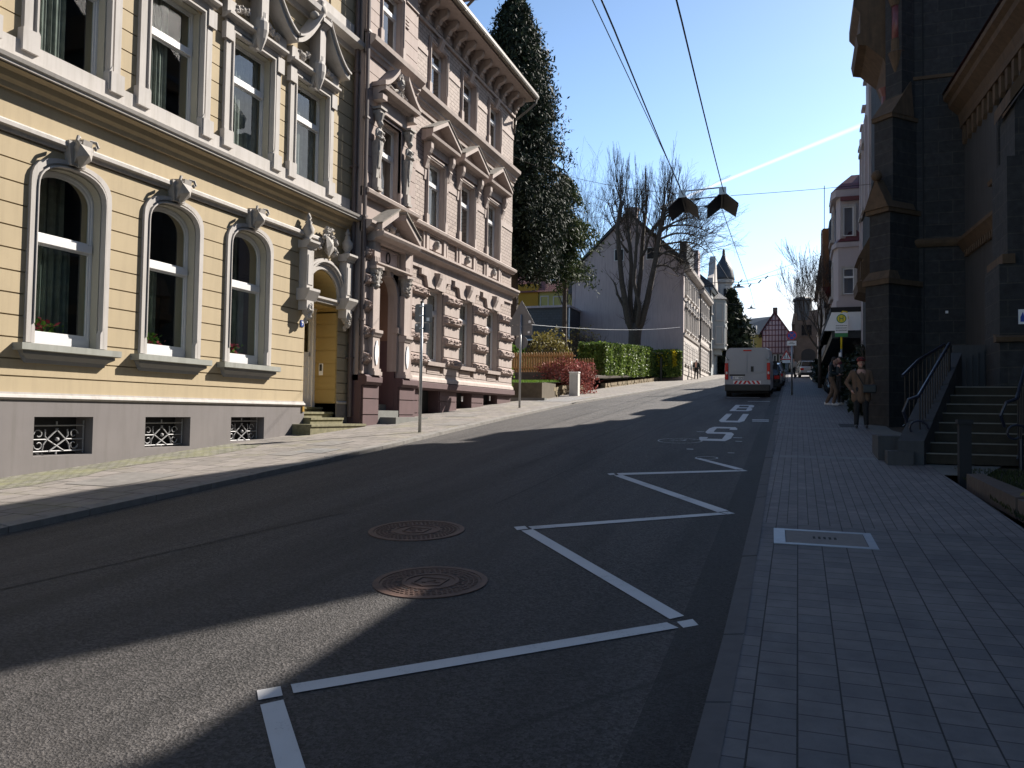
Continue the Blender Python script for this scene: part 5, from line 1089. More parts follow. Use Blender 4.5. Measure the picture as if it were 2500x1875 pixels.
b = A(TF(105.9)); b.box(-5.55, -5.0, 12.5, 13.4, -1.5, .1); dm = obj('dormer', b, 'frame', yh2); b = A(TF(105.8)); b.box(-5.45, -5.1, 12.6, 13.1, 0, .02); obj('pane', b, 'dark', dm)
b = MB(); b.box(-6.6, -6.3, 107, 107.3, 14, 14.9); obj('chimney', b, 'brownstone', yh2)
for u, z in ((-5.6, 10.6), (-5.0, 8.9), (-5.9, 8.9)): far_window(TF(106), yh2, u, .2, z, z+.9, dep=.01, trans=False)
ch = thing('brown_stone_house', 'brown stone house with ragged slate turret and round arched entrance', 'house', (.8, 96, 7))
b = A(TF(95)); b.box(-.45, 4, 6, 12.2, -9, 0); b.box(-.3, 1.9, 6, 13.1, -9, .2); obj('wall', b, 'brownstone', ch)
b = A(TF(95)); b.prism([(-.7, 12.2), (4, 12.2), (3.2, 14.0), (-.5, 13.4)], -9, .1); obj('roof', b, 'browntile', ch)
b = MB(lambda u, v, n: (u, n, v)); b.lathe(.5, 95.6, [(1.0, 12.6), (1.0, 14.8), (1.15, 14.9), (1.1, 15.1), (.8, 15.3)], 9); obj('slate_turret', b, 'slate', ch)
b = A(TF(95)); b.prism(arch(1.1, .75, 8.8, .6, 2, 10, 6.6), .2, .23); obj('entrance', b, 'dark', ch)
far_window(TF(94.8), ch, .9, .55, 10.9, 12.1, fm='dark', sur='brownstone', dep=-.03)
b = MB(); b.tube([(-.1, 96, 15), (-.1, 96, 18.6)], .03, 5); obj('aerial', b, 'dark', ch)
# ------------------------------------------------------------ the church on the right
TY = 22.0
ch = thing('church', 'dark ashlar church with buttressed tower, ochre sandstone trim and entrance steps', 'church', (4.5, 18, 1.1))
TX0, TX1, TY1, TT = 2.42, 7.35, 30.3, 14.9
b = MB(); b.box(TX0, TX1, TY, TY1, .6, TT); tower = obj('tower', b, 'ashlar', ch)
b = A(TF(TY)); b.extr([(-.01, 5.95), (.05, 5.95), (.10, 6.02), (.12, 6.10), (.05, 6.16), (-.01, 6.18)], TX0-.05, 3.86); b.box(TX0, 3.9, 10.2, 10.28, -.01, .04); obj('string_course', b, 'gold', tower)
b = A(TF(TY)); b.box(TX0-.02, 3.9, .8, 2.6, -.1, .12); obj('tower_plinth', b, 'ashlar', tower)
b = A(TF(TY)); b.box(2.93, 2.955, 1.2, TT, 0, .03); obj('lightning_conductor', b, 'dark', tower)
# unseen tower top: cornice, with roof and gable shaped to cast the road shadow
b = MB(); b.box(TX0-.3, TX1+.1, TY-.3, TY1+.2, TT, TT+.35); obj('tower_cornice', b, 'gold', tower)
b = MB(lambda u, v, n: (n, u, v)); b.extr([(TX0-.34, TT+.36), (TX0-.34, TT+.5), (6.55, 21.75), (7.45, 20.4), (7.45, TT+.36)], TY-.1, TY1+.2); obj('tower_shadow_roof', b, 'slate', tower)
b = A(TF(TY-.12)); b.prism([(TX0-.3, TT+.36), (6.55, 21.5), (7.4, 20.2), (7.4, TT+.36)], -.1, .02); obj('tower_shadow_gable', b, 'ashlar', tower)
b = A(TR(TX0)); b.prism([(TY-.2, TT+.36), (TY-.2, 16.2), (TY+.8, 16.9), (TY+3.6, 16.7), (TY+5.0, 15.8), (TY+5.3, TT+.36)], -.9, .25); obj('shadow_parapet', b, 'gold', tower)  # unseen raised edge, added to push the shadow onto the left pavement
# diagonal buttress in stages
def dbut(w, d0, z0, z1, mat='ashlar', nm='buttress', par=None, mb=None):
    c, s_ = math.cos(math.radians(45)), math.sin(math.radians(45)); ox, oy = TX0+.02, TY+.02
    def P(l, t): return (ox-c*l-s_*t, oy-s_*l+c*t)
    q = [P(d0, -w), P(d0, w), P(-.3, w), P(-.3, -w)]
    m = mb or MB(); m.add([(x, y, z0) for x, y in q]+[(x, y, z1) for x, y in q], [(0, 1, 2, 3), (4, 5, 6, 7), (0, 1, 5, 4), (1, 2, 6, 5), (2, 3, 7, 6), (3, 0, 4, 7)])
    return m, P
m, P = dbut(.34, .86, .8, 5.0); m, P = dbut(.30, .76, 5.0, 6.9, mb=m); m, P = dbut(.27, .62, 6.9, 9.2, mb=m); m, P = dbut(.24, .25, 9.2, 12.5, mb=m); bt = obj('buttress', m, 'ashlar', tower)
m, _ = dbut(.39, .92, 4.95, 5.08); m.add([(*P(.93, -.39), 5.08), (*P(.93, .39), 5.08), (*P(.5, .39), 5.08), (*P(.5, -.39), 5.08), (*P(.78, -.3), 5.3), (*P(.78, .3), 5.3), (*P(.5, .3), 5.3), (*P(.5, -.3), 5.3)], [(0, 1, 5, 4), (1, 2, 6, 5), (3, 0, 4, 7), (4, 5, 6, 7)]); obj('buttress_weathering', m, 'gold', bt)
m, _ = dbut(.34, .86, 6.74, 6.86); m.add([(*P(.90, -.36), 6.85), (*P(.90, .36), 6.85), (*P(.90, 0), 7.6), (*P(-.1, -.36), 6.85), (*P(-.1, .36), 6.85), (*P(-.1, 0), 7.6)], [(0, 1, 2), (3, 4, 5), (0, 1, 4, 3), (1, 2, 5, 4), (0, 2, 5, 3)])
q = P(.86, 0); m.ell((q[0], q[1], 7.68), (.13, .13, .14), 10, 8); obj('gabled_cap', m, 'gold', bt)
m, _ = dbut(.30, .68, 9.12, 9.22); m.add([(*P(.70, -.31), 9.22), (*P(.70, .31), 9.22), (*P(-.05, .27), 10.15), (*P(-.05, -.27), 10.15), (*P(-.1, .31), 9.22), (*P(-.1, -.31), 9.22)], [(0, 1, 2, 3), (1, 4, 2), (0, 3, 5), (0, 5, 4, 1)]); obj('sloping_cap', m, 'gold', bt)
# small red column with capital on the corner and corbelled turret on the street side
m = MB(lambda u, v, n: (u, n, v)); q = P(.2, -.05); m.lathe(q[0], q[1], [(.02, 10.3), (.10, 10.55), (.17, 10.8), (.20, 10.9), (.13, 10.95), (.13, 11.25)], 12); m.lathe(q[0], q[1], [(.13, 12.1), (.16, 12.2), (.26, 12.5), (.28, 12.7)], 10); cc = obj('corner_corbel', m, 'gold', tower)
m = MB(lambda u, v, n: (u, n, v)); m.lathe(q[0], q[1], [(.11, 11.25), (.11, 12.1)], 12); obj('column_shaft', m, 'redcol', cc, smooth=True)
m = A(TR(TX0)); m.extr([(0, 9.9), (.12, 10.0), (.18, 10.5), (.35, 11.0), (.75, 11.4), (.95, 11.45), (1.0, 11.7), (.9, 11.75), (.9, 12.3), (1.05, 12.5), (1.05, 12.75), (.85, 12.8), (.85, 15.0), (0, 15.0)], TY+.3, TY+2.4); obj('corbelled_turret', m, 'gold', tower)
m = MB(lambda u, v, n: (u, n, v)); m.lathe(TX0-.28, TY+.35, [(.1, 8.6), (.18, 8.9), (.12, 9.0), (.11, 10.0), (.2, 10.2)], 10); obj('turret_shaft', m, 'redcol', tower)
m = A(TR(TX0)); m.extr([(0, 4.3), (.10, 4.45), (.25, 4.85), (.55, 5.10), (.85, 5.2), (.88, 5.45), (.75, 5.5), (.72, 6.1), (.85, 6.15), (.45, 6.9), (0, 7.2)], TY+2.0, TY+3.6)
for k in range(3): m.box(TY+2.05+k*.55, TY+2.2+k*.55, 5.55, 6.05, .70, .78)
obj('stone_oriel', m, 'gold', tower)
m = A(TR(TX0)); m.box(TY+.9, TY1, .8, 8.6, 0, .28); m.extr([(0, 8.6), (.34, 8.6), (.0, 9.3)], TY+.9, TY1); m.extr([(0, 7.6), (.5, 7.6), (.28, 8.3), (0, 8.3)], TY+.9, TY+1.6); obj('side_buttress', m, 'ashlar', tower)
# low aisle wall running towards the camera
wa = math.radians(-90)+.06; wx = 3.86; L = 19.0      # u runs from the tower towards the camera
ta = lambda u, v, n: (wx+.06*u-n*.998, TY-u+n*.06*0, v)
m = A(ta); wins = [(3.1, .42, 6.85, 8.15, .42, 2.0), (5.35, .46, 6.95, 8.25, .46, 2.0), (3.1, .42, 3.35, 4.75, .42, 2.0)]
wall(m, 0, L, .6, 9.0, -.5, 0, [(3.1, .50, 6.85, 8.2, .50, 2.0), (5.35, .54, 6.95, 8.25, .54, 2.0)][:0]+[(c, h+.08, a, s_, r+.08, 2.0) for c, h, a, s_, r, n in wins[:2]])
aisle = obj('aisle_wall', m, 'churchst', ch)
for c, h, z0, sp, ri, n in wins:
    m = A(ta); m.band(arch(c, h+.09, sp, ri+.09, 2, 12, z0), arch(c, h, sp, ri, 2, 12, z0), -.30, -.01 if z0 > 6 else .03); m.extr([(-.3, z0-.12), (.12, z0-.12), (.14, z0-.04), (-.3, z0+.06)], c-h-.15, c+h+.15); root = obj('arched_window', m, 'ashlar', aisle)
    m = A(ta); m.extr([(-.05, z0-.14), (.14, z0-.14), (.16, z0-.05), (-.05, z0-.01)], c-h-.2, c+h+.2); obj('sill', m, 'gold', root)
    m = A(ta); m.band(arch(c, h, sp, ri, 2, 12, z0), arch(c, h-.09, sp, ri-.1, 2, 12, z0), -.26, -.16); m.box(c-.04, c+.04, z0, sp+ri-.02, -.26, -.17); m.box(c-h, c+h, z0+(sp-z0)*.5-.04, z0+(sp-z0)*.5+.04, -.26, -.18); m.box(c-h, c+h, sp-.04, sp+.06, -.28, -.08); obj('tracery', m, 'gold', root)
    m = A(ta); Pp = arch(c, h, sp, ri, 2, 12, z0); m.add([(u, v, -.22) for u, v in Pp], [tuple(range(len(Pp)))]); obj('leaded_pane', m, 'dark', root, recalc=False)
m = A(ta); m.extr([(-.02, 5.75), (.04, 5.75), (.16, 5.95), (.20, 6.0), (.20, 6.08), (-.02, 6.12)], 0.05, 6.2)
for k in range(34): m.box(.25+k*.17, .33+k*.17, 5.62, 5.78, -.01, .08)
obj('dentil_string', m, 'gold', aisle)
m = A(ta); m.extr([(-.1, 9.0), (.10, 9.0), (.14, 9.2), (.34, 9.4), (.36, 9.52), (.46, 9.6), (.46, 9.72), (-.1, 9.75)], 0, L); m.box(0, L, 8.86, 9.0, -.01, .10)
for k in range(42): m.prism([(.12+k*.42, 8.88), (.12+k*.42, 8.5), (.20+k*.42, 8.4), (.28+k*.42, 8.5), (.28+k*.42, 8.88)], -.01, .08)
obj('corbel_cornice', m, 'gold', aisle)
m = A(ta); m.add([(0, 9.76, .5), (L, 9.76, .5), (L, 12.9, -4.1), (0, 12.9, -4.1)], [(0, 1, 2, 3)]); obj('aisle_roof', m, 'darkred', aisle, recalc=False)
m = A(ta); m.prism([(1.9, 10.0), (3.1, 10.0), (3.1, 11.0), (2.5, 11.7), (1.9, 11.0)], -1.9, -.5); obj('roof_dormer', m, 'darkred', aisle)
# unseen high block and roof, added to shade the road beside the sunlit patch
m = MB(); m.box(8.3, 16, -6, 20.4, .5, 19.5); obj('shade_block', m, 'ashlar', ch)
m = MB(); m.add([(8.15, -6.3, 19.5), (8.15, 20.5, 19.5), (12.2, 20.5, 24), (12.2, -6.3, 24), (16.3, -6.3, 19.5), (16.3, 20.5, 19.5)], [(0, 1, 2, 3), (3, 2, 5, 4), (0, 3, 4), (1, 5, 2), (0, 4, 5, 1)]); obj('shade_block_roof', m, 'slate', ch)
# stepped buttress with gold cap beside the stairs
m = A(TF(16.2)); m.box(3.38, 6.2, .9, 4.45, -1.2, 0); m.box(3.52, 6.2, 4.45, 6.4, -1.2, -.05); m.box(3.66, 6.2, 6.4, 7.3, -1.2, -.1); m.prism([(3.66, 7.3), (6.2, 7.3), (6.2, 11.1), (3.72, 7.5)], -1.2, -.1)
sb = obj('porch_pier', m, 'ashlar', ch)
m = A(TF(16.2)); m.prism([(3.56, 7.35), (3.56, 7.6), (6.2, 11.5), (6.2, 11.1)], -1.2, .06); obj('gable_coping', m, 'gold', sb); m = A(TF(16.2)); m.extr([(-.1, 3.05), (.10, 3.05), (.12, 3.13), (-.1, 3.2)], 3.3, 6.2); obj('pier_string', m, 'gold', sb); m = A(TF(16.2)); m.box(3.42, 3.62, 4.45, 4.62, -1.2, .04); obj('pier_offset', m, 'gold', sb)
p = A(TF(16.2)); p.box(3.66, 4.35, 3.36, 3.62, .01, .03); n_ = solo('poster_board', p, 'blue', 'blue poster with torn white left margin on the dark church pier', 'poster', recalc=True)
p = A(TF(16.2)); p.prism([(3.66, 3.36), (3.84, 3.36), (3.84, 3.40), (3.69, 3.40), (3.69, 3.48), (3.73, 3.58), (3.75, 3.50), (3.78, 3.60), (3.84, 3.57), (3.84, 3.62), (3.66, 3.62)], .031, .036); q = obj('paper_margin', p, 'white'); q.parent = n_; q.location = -n_.location
p = A(TF(TY)); p.box(3.42, 3.48, 4.28, 4.34, .01, .04); solo('wall_socket', p, 'white', 'tiny white square fixture on the dark tower wall above the stairs', 'wall fixture')
# entrance steps with cheek wall
m = MB(); zz = .98
for i in range(8): m.box(1.72+.13*i, 3.9, 13.75+.31*i, 16.5, zz+.158*i, zz+.158*(i+1)-.012)
stp = obj('steps', m, 'churchstep', ch)
m = MB()
for i in range(8): m.box(1.72+.13*i, 3.9, 13.735+.31*i, 13.77+.31*i, zz+.158*(i+1)-.016, zz+.158*(i+1)+.004)
obj('step_nosing', m, 'nosing', stp)
m = MB()                                              # sloping cheek wall of stone blocks on the left
def pl_(l, t): return (1.66+.44*l/1.0*.95+.0-t, 13.7+l*1.0)
for i in range(5):
    a, b_ = i*.62, i*.62+.60; za, zb = 1.32+.32*i, 1.32+.32*(i+1)
    xa, xb = 1.62+.34*a, 1.62+.34*b_
    m.add([(xa-.16, 13.62+a, .7), (xa+.2, 13.62+a, .7), (xb+.2, 13.62+b_, .7), (xb-.16, 13.62+b_, .7), (xa-.16, 13.62+a, za), (xa+.2, 13.62+a, za), (xb+.2, 13.62+b_, zb-.02), (xb-.16, 13.62+b_, zb-.02)], [(0, 1, 2, 3), (4, 5, 6, 7), (0, 1, 5, 4), (1, 2, 6, 5), (2, 3, 7, 6), (3, 0, 4, 7)])
obj('cheek_wall', m, 'churchst', stp)
m = MB(); m.box(1.30, 1.66, 13.5, 13.95, .8, 1.16); m.box(1.22, 1.6, 14.1, 15.2, .8, 1.38); obj('stone_block', m, 'churchst', stp)
def rail(nm, label, pts, posts, scroll):
    t = thing(nm, label, 'railing', pts[0], 'iron railings of the church steps')
    m = MB(); m.tube(pts, .028, 8)
    if scroll: x, y, z = pts[0]; m.tube([(x-.0+.16*math.cos(a)*(1-a/9)-.02, y, z-.52+.16*math.sin(a)*(1-a/9)) for a in [i*.5 for i in range(12)]], .018, 6); m.tube([(x, y, z), (x-.15, y-.05, z-.06), (x-.22, y-.05, z-.25), (x-.16, y, z-.42)], .024, 8); m.tube([(x+.05, y, z-.6), (x+.05, y, z-1.25)], .03, 8)
    obj('handrail', m, plain('dark_blue_rail_paint', (.016, .018, .032), .35, .1, 20, .05), t)
    a, b_ = Vector(pts[0]), Vector(pts[-1])
    for i in range(posts):
        q = a.lerp(b_, (i+.5)/posts); m = MB(); m.tube([(q.x, q.y, q.z), (q.x, q.y, q.z-.93)], .011, 5); obj('baluster', m, 'ironblack', t)
    m = MB(); m.tube([tuple(a-Vector((0, 0, .9))), tuple(b_-Vector((0, 0, .9)))], .016, 6); m.tube([tuple(b_), tuple(b_-Vector((0, 0, .95)))], .022, 6); obj('bottom_rail', m, 'ironblack', t)
rail('stair_railing', 'left iron stair railing with scrolled foot rising over the stone cheek wall', [(1.78, 13.9, 2.02), (2.55, 16.0, 3.02)], 13, True)
rail('stair_railing', 'further iron railing seen behind the scrolled one on the church steps', [(1.75, 15.6, 2.42), (2.1, 16.4, 2.75), (2.72, 17.6, 3.14)], 10, False)
rail('stair_railing', 'right iron railing at the photo edge beside the church steps', [(3.05, 13.6, 1.98), (3.75, 15.8, 2.9)], 9, True)
g_ = thing('cellar_gate', 'small barred gate under the arched window beside the top step', 'gate', (3.2, 16.6, 2.2))
for i in range(7): m = MB(); m.box(2.85+i*.10, 2.865+i*.10, 17.3, 17.33, 2.2, 2.75+.05*i); obj('bar', m, 'ironblack', g_)
m = MB(); m.box(2.82, 3.5, 17.34, 17.38, 2.2, 3.1); obj('panel', m, 'churchst', g_)
m = MB(); m.box(2.10, 2.25, 12.45, 12.6, .7, 1.60); m.box(2.08, 2.27, 12.43, 12.62, 1.6, 1.66); solo('gate_post', m, 'dark', 'short black square post standing before the church steps', 'post')
# kerb stones and planting bed by the steps
for k, (x, y, l, lab) in enumerate(((2.28, 10.9, 1.9, 'far mossy kerb stone edging the dark bed beside the church steps'), (2.42, 8.9, 2.0, 'near mossy kerb stone edging the dark bed at the right pavement'))):
    m = MB(); m.add([(x-.07, y-l/2, gz(y-l/2)-.1), (x+.16, y-l/2, gz(y-l/2)-.1), (x-.02, y+l/2, gz(y+l/2)-.1), (x-.2, y+l/2, gz(y+l/2)-.1), (x-.07, y-l/2, gz(y-l/2)+.13), (x+.16, y-l/2, gz(y-l/2)+.15), (x-.02, y+l/2, gz(y+l/2)+.13), (x-.2, y+l/2, gz(y+l/2)+.12)], [(0, 1, 2, 3), (4, 5, 6, 7), (0, 1, 5, 4), (1, 2, 6, 5), (2, 3, 7, 6), (3, 0, 4, 7)])
    solo('bed_kerb_stone', m, 'brownstone', lab, 'kerb stone', 'kerb stones of the church bed')
# ------------------------------------------------------------ houses beyond the church
pk = thing('pink_townhouse', 'pale pink townhouse with corner bay, dark red bay roofs and white shop awning', 'townhouse', (2.6, 40, 2.8))
b = MB(); b.box(2.62, 12, 30.6, 46.5, 2, 11.7); obj('wall', b, 'pink', pk)
b = A(TR(2.36)); sc = [(30.6, 2.2), (30.6, 13.9), (31.5, 14.0), (31.7, 13.3), (32.3, 13.2), (32.6, 12.9), (33.0, 12.8), (33.2, 12.4), (34.0, 12.3), (34.3, 11.7), (34.3, 2.2)]
b.prism(sc, -.3, .0)
for u, z in ((31.3, 13.95), (32.2, 13.25), (33.0, 12.8), (34.0, 12.3)): b.box(u-.35, u+.3, z, z+.09, -.35, .12)
for u in (31.2, 32.4, 33.6): b.box(u-.1, u+.1, 8.2, 12.6, 0, .1)
obj('scroll_gable', b, 'pink', pk)
for c in (31.8, 33.0): far_window(TR(2.36), pk, c, .25, 9.4, 11.0, dep=.01); far_window(TR(2.36), pk, c, .25, 11.9, 12.7, dep=.01, trans=False)
b = MB(); b.box(2.45, 3.4, 31.0, 33.0, 13.2, 14.9); obj('roof_block', b, 'slate', pk)
r = MB(lambda u, v, n: (n, u, v)); r.extr([(2.4, 11.7), (2.4, 11.85), (7, 15.2), (12, 11.7)], 34.3, 46.5); obj('roof', r, 'slate', pk)
bq = MB(lambda u, v, n: (u, n, v))
q1 = [(2.62, 34.9), (1.55, 35.0), (1.40, 35.5), (1.40, 37.6), (1.7, 38.0), (2.62, 38.1)]
bq.plan(q1, 6.25, 8.9); bq.plan([(2.62, 35.0), (1.62, 35.1), (1.5, 35.5), (1.5, 37.5), (1.75, 37.9), (2.62, 38.0)], 8.9, 11.0); bq.plan([(2.62, 34.95), (1.45, 34.95), (1.3, 35.4), (1.3, 37.7), (2.62, 38.15)], 10.75, 11.05); bq.plan([(2.62, 34.85), (1.45, 34.9), (1.32, 35.4), (1.32, 37.7), (2.62, 38.15)], 8.65, 8.85); bq.plan([(2.62, 34.85), (1.48, 34.92), (1.34, 35.4), (1.34, 37.7), (2.62, 38.15)], 6.15, 6.45)
bay = obj('bay', bq, 'pink', pk)
rr = MB(lambda u, v, n: (u, n, v)); P = [(2.62, 34.9), (1.42, 34.93), (1.28, 35.4), (1.28, 37.7), (2.62, 38.15)]
def skirt(mb, P, z0, z1, k, dx):
    n_ = len(P); Q = [(2.62+(x-2.62)*k, 36.5+(y-36.5)*k) for x, y in P]; R_ = [(2.62+(x-2.62)*k*.55, 36.5+(y-36.5)*k*.55) for x, y in P]
    mb.add([(x, z0, y) for x, y in P]+[(x, z0+(z1-z0)*.4, y) for x, y in Q]+[(x, z1, y) for x, y in R_], [(i, i+1, n_+i+1, n_+i) for i in range(n_-1)]+[(n_+i, n_+i+1, 2*n_+i+1, 2*n_+i) for i in range(n_-1)]+[tuple(range(2*n_, 3*n_))])
skirt(rr, P, 11.05, 11.85, .8, 0); obj('bay_roof', rr, 'darkred', bay)
rr = MB(lambda u, v, n: (u, n, v)); P2 = [(2.62, 34.85), (1.50, 34.88), (1.36, 35.3), (1.36, 37.7), (2.62, 38.15)]; P3 = [(2.62, 35.1), (1.7, 35.15), (1.55, 35.5), (1.55, 37.5), (2.62, 38.0)]
rr.add([(x, 8.87, y) for x, y in P2]+[(x, 9.1, y) for x, y in P3], [(i, i+1, 6+i, 5+i) for i in range(4)]); rr.add([(1.75, 8.9, 34.9), (2.62, 8.9, 34.86), (2.25, 9.35, 35.0), (1.95, 9.3, 35.05)], [(0, 1, 2, 3)]); obj('bay_skirt_roof', rr, 'darkred', bay)
rr = A(TF(34.92)); rr.box(1.62, 2.62, 10.55, 10.72, 0, .1); obj('red_hood', rr, 'darkred', bay)
far_window(TF(34.93), bay, 1.93, .19, 9.1, 10.3, dep=-.03, t=.035, trans=False, sill=False); far_window(TF(34.85), bay, 1.93, .20, 6.7, 7.75, dep=-.03, t=.035, sill=False)
for z in (6.8, 9.2): far_window(TR(1.42), bay, 36.6, .5, z, z+1.3, dep=-.03)
b = MB(lambda u, v, n: (u, n, v)); b.plan([(2.62, 34.6), (1.25, 34.6), (1.15, 50), (2.62, 50)], 5.95, 6.15); aw = obj('awning_ledge', b, 'dark', pk)
b = MB(); b.add([(2.62, 34.62, 5.95), (1.28, 34.62, 5.95), (1.0, 34.62, 5.2), (2.62, 34.62, 5.2), (1.28, 50, 5.95), (1.0, 50, 5.2)], [(0, 1, 2, 3), (1, 4, 5, 2)]); obj('awning', b, 'white', aw)
b = MB(); b.box(1.3, 2.62, 34.7, 50, 4.9, 5.18); obj('shop_fascia', b, 'black', pk)
b = MB(); b.box(2.5, 2.6, 35, 46, 3.0, 4.9); obj('shop_window', b, 'dark', pk)
br = thing('slate_gable_house', 'dark slate hung gable house with brown timber oriel beyond the pink house', 'house', (2, 53, 3.7))
b = MB(); b.box(2.0, 12, 47, 58, 3, 11.0); obj('wall', b, 'brownstone', br)
b = A(TF(47.2)); b.prism([(1.62, 9.2), (1.62, 12.6), (2.2, 13.8), (3.2, 15.0), (12, 15.0), (12, 9.2)], -11, 0); obj('slate_gable', b, 'slate', br)
b = MB(); b.box(1.30, 1.62, 48.0, 50.5, 9.0, 12.4); b.box(1.30, 2.0, 47.6, 48.0, 9.0, 11.2); ob = obj('timber_oriel', b, plain('orange_brown_timber', (.20, .085, .03), .8, .2, 3, .2), br)
b = MB(); b.add([(1.25, 47.5, 9.0), (2.0, 47.5, 9.0), (2.0, 51, 9.0), (1.25, 51, 9.0), (1.9, 48.5, 7.9), (2.0, 50, 7.9)], [(0, 1, 4), (1, 2, 5, 4), (2, 3, 5), (3, 0, 4, 5), (0, 1, 2, 3)]); obj('oriel_corbel', b, 'darkred', ob)
b = MB(); b.tube([(1.45, 50, 12.4), (1.45, 50, 15.4)], .02, 4); obj('aerial', b, 'dark', br)
for z in (5, 7.2): far_window(TR(2.0), br, 49.5, .5, z, z+1.3, dep=.02); far_window(TR(2.0), br, 53, .5, z, z+1.3, dep=.02)
h6 = thing('grey_townhouse', 'pale grey plastered house between the slate gable and the brown stone house', 'townhouse', (1.8, 68, 4.5))
b = MB(); b.box(1.7, 12, 58.2, 80, 4, 12.6); obj('wall', b, 'facwhite', h6)
r = MB(lambda u, v, n: (n, u, v)); r.extr([(1.4, 12.6), (1.4, 12.8), (6, 16), (12, 12.6)], 58.2, 80); obj('roof', r, 'browntile', h6)
b = A(TF(58.2)); b.box(1.5, 2.3, 12.4, 14.6, -1.4, 0); obj('brick_chimney', b, 'brownstone', h6)
for c in (60, 63, 66, 69, 72, 75):
    for z in (6, 9): far_window(TR(1.7), h6, c, .5, z, z+1.5, dep=.02)
# ------------------------------------------------------------ signs, poles, wires
def tubeobj(nm, pts, r, mat, par, seg=10): m = MB(); m.tube(pts, r, seg); return obj(nm, m, mat, par, smooth=True)
t = thing('sign_pole', 'grey pole with two stacked sign backs on the left pavement before the mauve house', 'road sign', (-8.33, 16.8, gz(16.8)))
tubeobj('pole', [(-8.33, 16.8, gz(16.8)-.05), (-8.33, 16.8, 4.24)], .038, 'steel', t); m = MB(); m.lathe(-8.33, 16.8, [(.042, 4.22), (.045, 4.25), (.02, 4.27)], 10); m.v = [(u, n, v) for u, v, n in m.v]; obj('pole_cap', m, 'black', t)
an = math.radians(-62)
def plate(x, y, z0, z1, w, ang, off, par, label=None, nm='sign_back', r=.05, mat='signback'):
    ca, sa = math.cos(ang), math.sin(ang); tfp = lambda u, v, n: (x+u*ca+n*sa, y+u*sa-n*ca, v)
    m = MB(tfp); h = [(off-w/2, z0+r), (off-w/2, z1-r), (off-w/2+r*.3, z1-r*.3), (off-w/2+r, z1), (off+w/2-r, z1), (off+w/2-r*.3, z1-r*.3), (off+w/2, z1-r), (off+w/2, z0+r), (off+w/2-r*.3, z0+r*.3), (off+w/2-r, z0), (off-w/2+r, z0), (off-w/2+r*.3, z0+r*.3)]
    m.prism(h, -.055, -.05); return obj(nm, m, mat, par), tfp
for z0, z1, w, o_ in ((3.76, 4.20, .42, .03), (3.52, 3.755, .36, .0)):
    p_, tfp = plate(-8.33, 16.8, z0, z1, w, math.radians(12), o_, t)
    for s_ in (-1, 1): m = MB(tfp); m.ell((.05*s_, (z0+z1)/2, -.045), (.012, .012, .01), 6, 4); obj('bolt', m, 'steel', p_)
m = MB(tfp); m.box(.10, .17, 3.80, 3.88, -.0545, -.0495); m.box(.115, .15, 3.83, 3.86, -.050, -.0490); obj('sticker', m, 'white', p_); m = MB(tfp); m.box(-.16, -.11, 3.68, 3.72, -.0545, -.0495); obj('sticker', m, 'white', p_)
for z in (3.6, 3.9, 4.12): m = MB(tfp); m.box(-.05, .05, z, z+.03, -.05, .045); obj('clamp', m, 'steel', p_)
t = thing('warning_sign', 'grey back of a triangular warning sign with plates on a tall thin pole', 'road sign', (-9.25, 26.5, gz(26.5)))
tubeobj('pole', [(-9.25, 26.5, gz(26.5)-.05), (-9.25, 26.5, 5.16)], .038, 'steel', t)
tfp = TF(26.56); m = MB(tfp); c = -9.24
def rtri(cx, z0, w, h, r=.05): return [(cx-w/2+r*.3, z0), (cx-w/2, z0+r*.5), (cx-r*.4, z0+h-r*.2), (cx, z0+h), (cx+r*.4, z0+h-r*.2), (cx+w/2, z0+r*.5), (cx+w/2-r*.3, z0)]
m.prism(rtri(c, 4.80, .98, .86), -.01, 0); s1 = obj('triangle_sign_back', m, 'signback', t); m = MB(tfp); m.box(c-.40, c+.40, 4.42, 4.79, -.01, 0); s2 = obj('plate_back', m, 'signback', t)
m = MB(tfp); n_ = 20; m.prism([(c+.0+.24*math.cos(2*math.pi*i/n_), 4.17+.24*math.sin(2*math.pi*i/n_)) for i in range(n_)], -.01, 0); s3 = obj('round_sign_back', m, 'signback', t)
m = MB(tfp); m.box(c+.26, c+.35, 4.86, 4.94, .0, .003); m.box(c+.28, c+.33, 4.94, 4.955, .0, .003); obj('sticker', m, 'white', s1); m = MB(tfp); m.box(c+.24, c+.31, 4.5, 4.57, .0, .003); obj('sticker', m, 'white', s2)
# no stopping sign
t = thing('no_stopping_sign', 'round blue and red no stopping sign with small plate on the right pavement', 'road sign', (-.26, 38.4, gz(38.4)))
tubeobj('pole', [(-.26, 38.4, gz(38.4)-.05), (-.26, 38.4, 5.45)], .05, 'steel', t)
tfp = TF(38.33)
def disc(cx, cz, r, n0, n1, k=28): m = MB(tfp); m.prism([(cx+r*math.cos(2*math.pi*i/k), cz+r*math.sin(2*math.pi*i/k)) for i in range(k)], n0, n1); return m
cx, cz = -.27, 5.40
d0 = obj('sign_face', disc(cx, cz, .215, 0, .01), 'blue', t)
m = MB(tfp); k = 28; m.band([(cx+.22*math.cos(2*math.pi*i/k), cz+.22*math.sin(2*math.pi*i/k)) for i in range(k)], [(cx+.175*math.cos(2*math.pi*i/k), cz+.175*math.sin(2*math.pi*i/k)) for i in range(k)], 0, .014, closed=True)
for s_ in (-1, 1): q = .125; m.prism([(cx-s_*q-.02, cz+q), (cx-s_*q+.02, cz+q), (cx+s_*q+.02, cz-q), (cx+s_*q-.02, cz-q)], .0102, .014+.001*s_)
obj('red_cross_ring', m, 'red', d0)
m = MB(tfp); m.box(-.47, -.07, 4.94, 5.15, 0, .01); p2 = obj('supplement_plate', m, 'white', t)
m = MB(tfp)
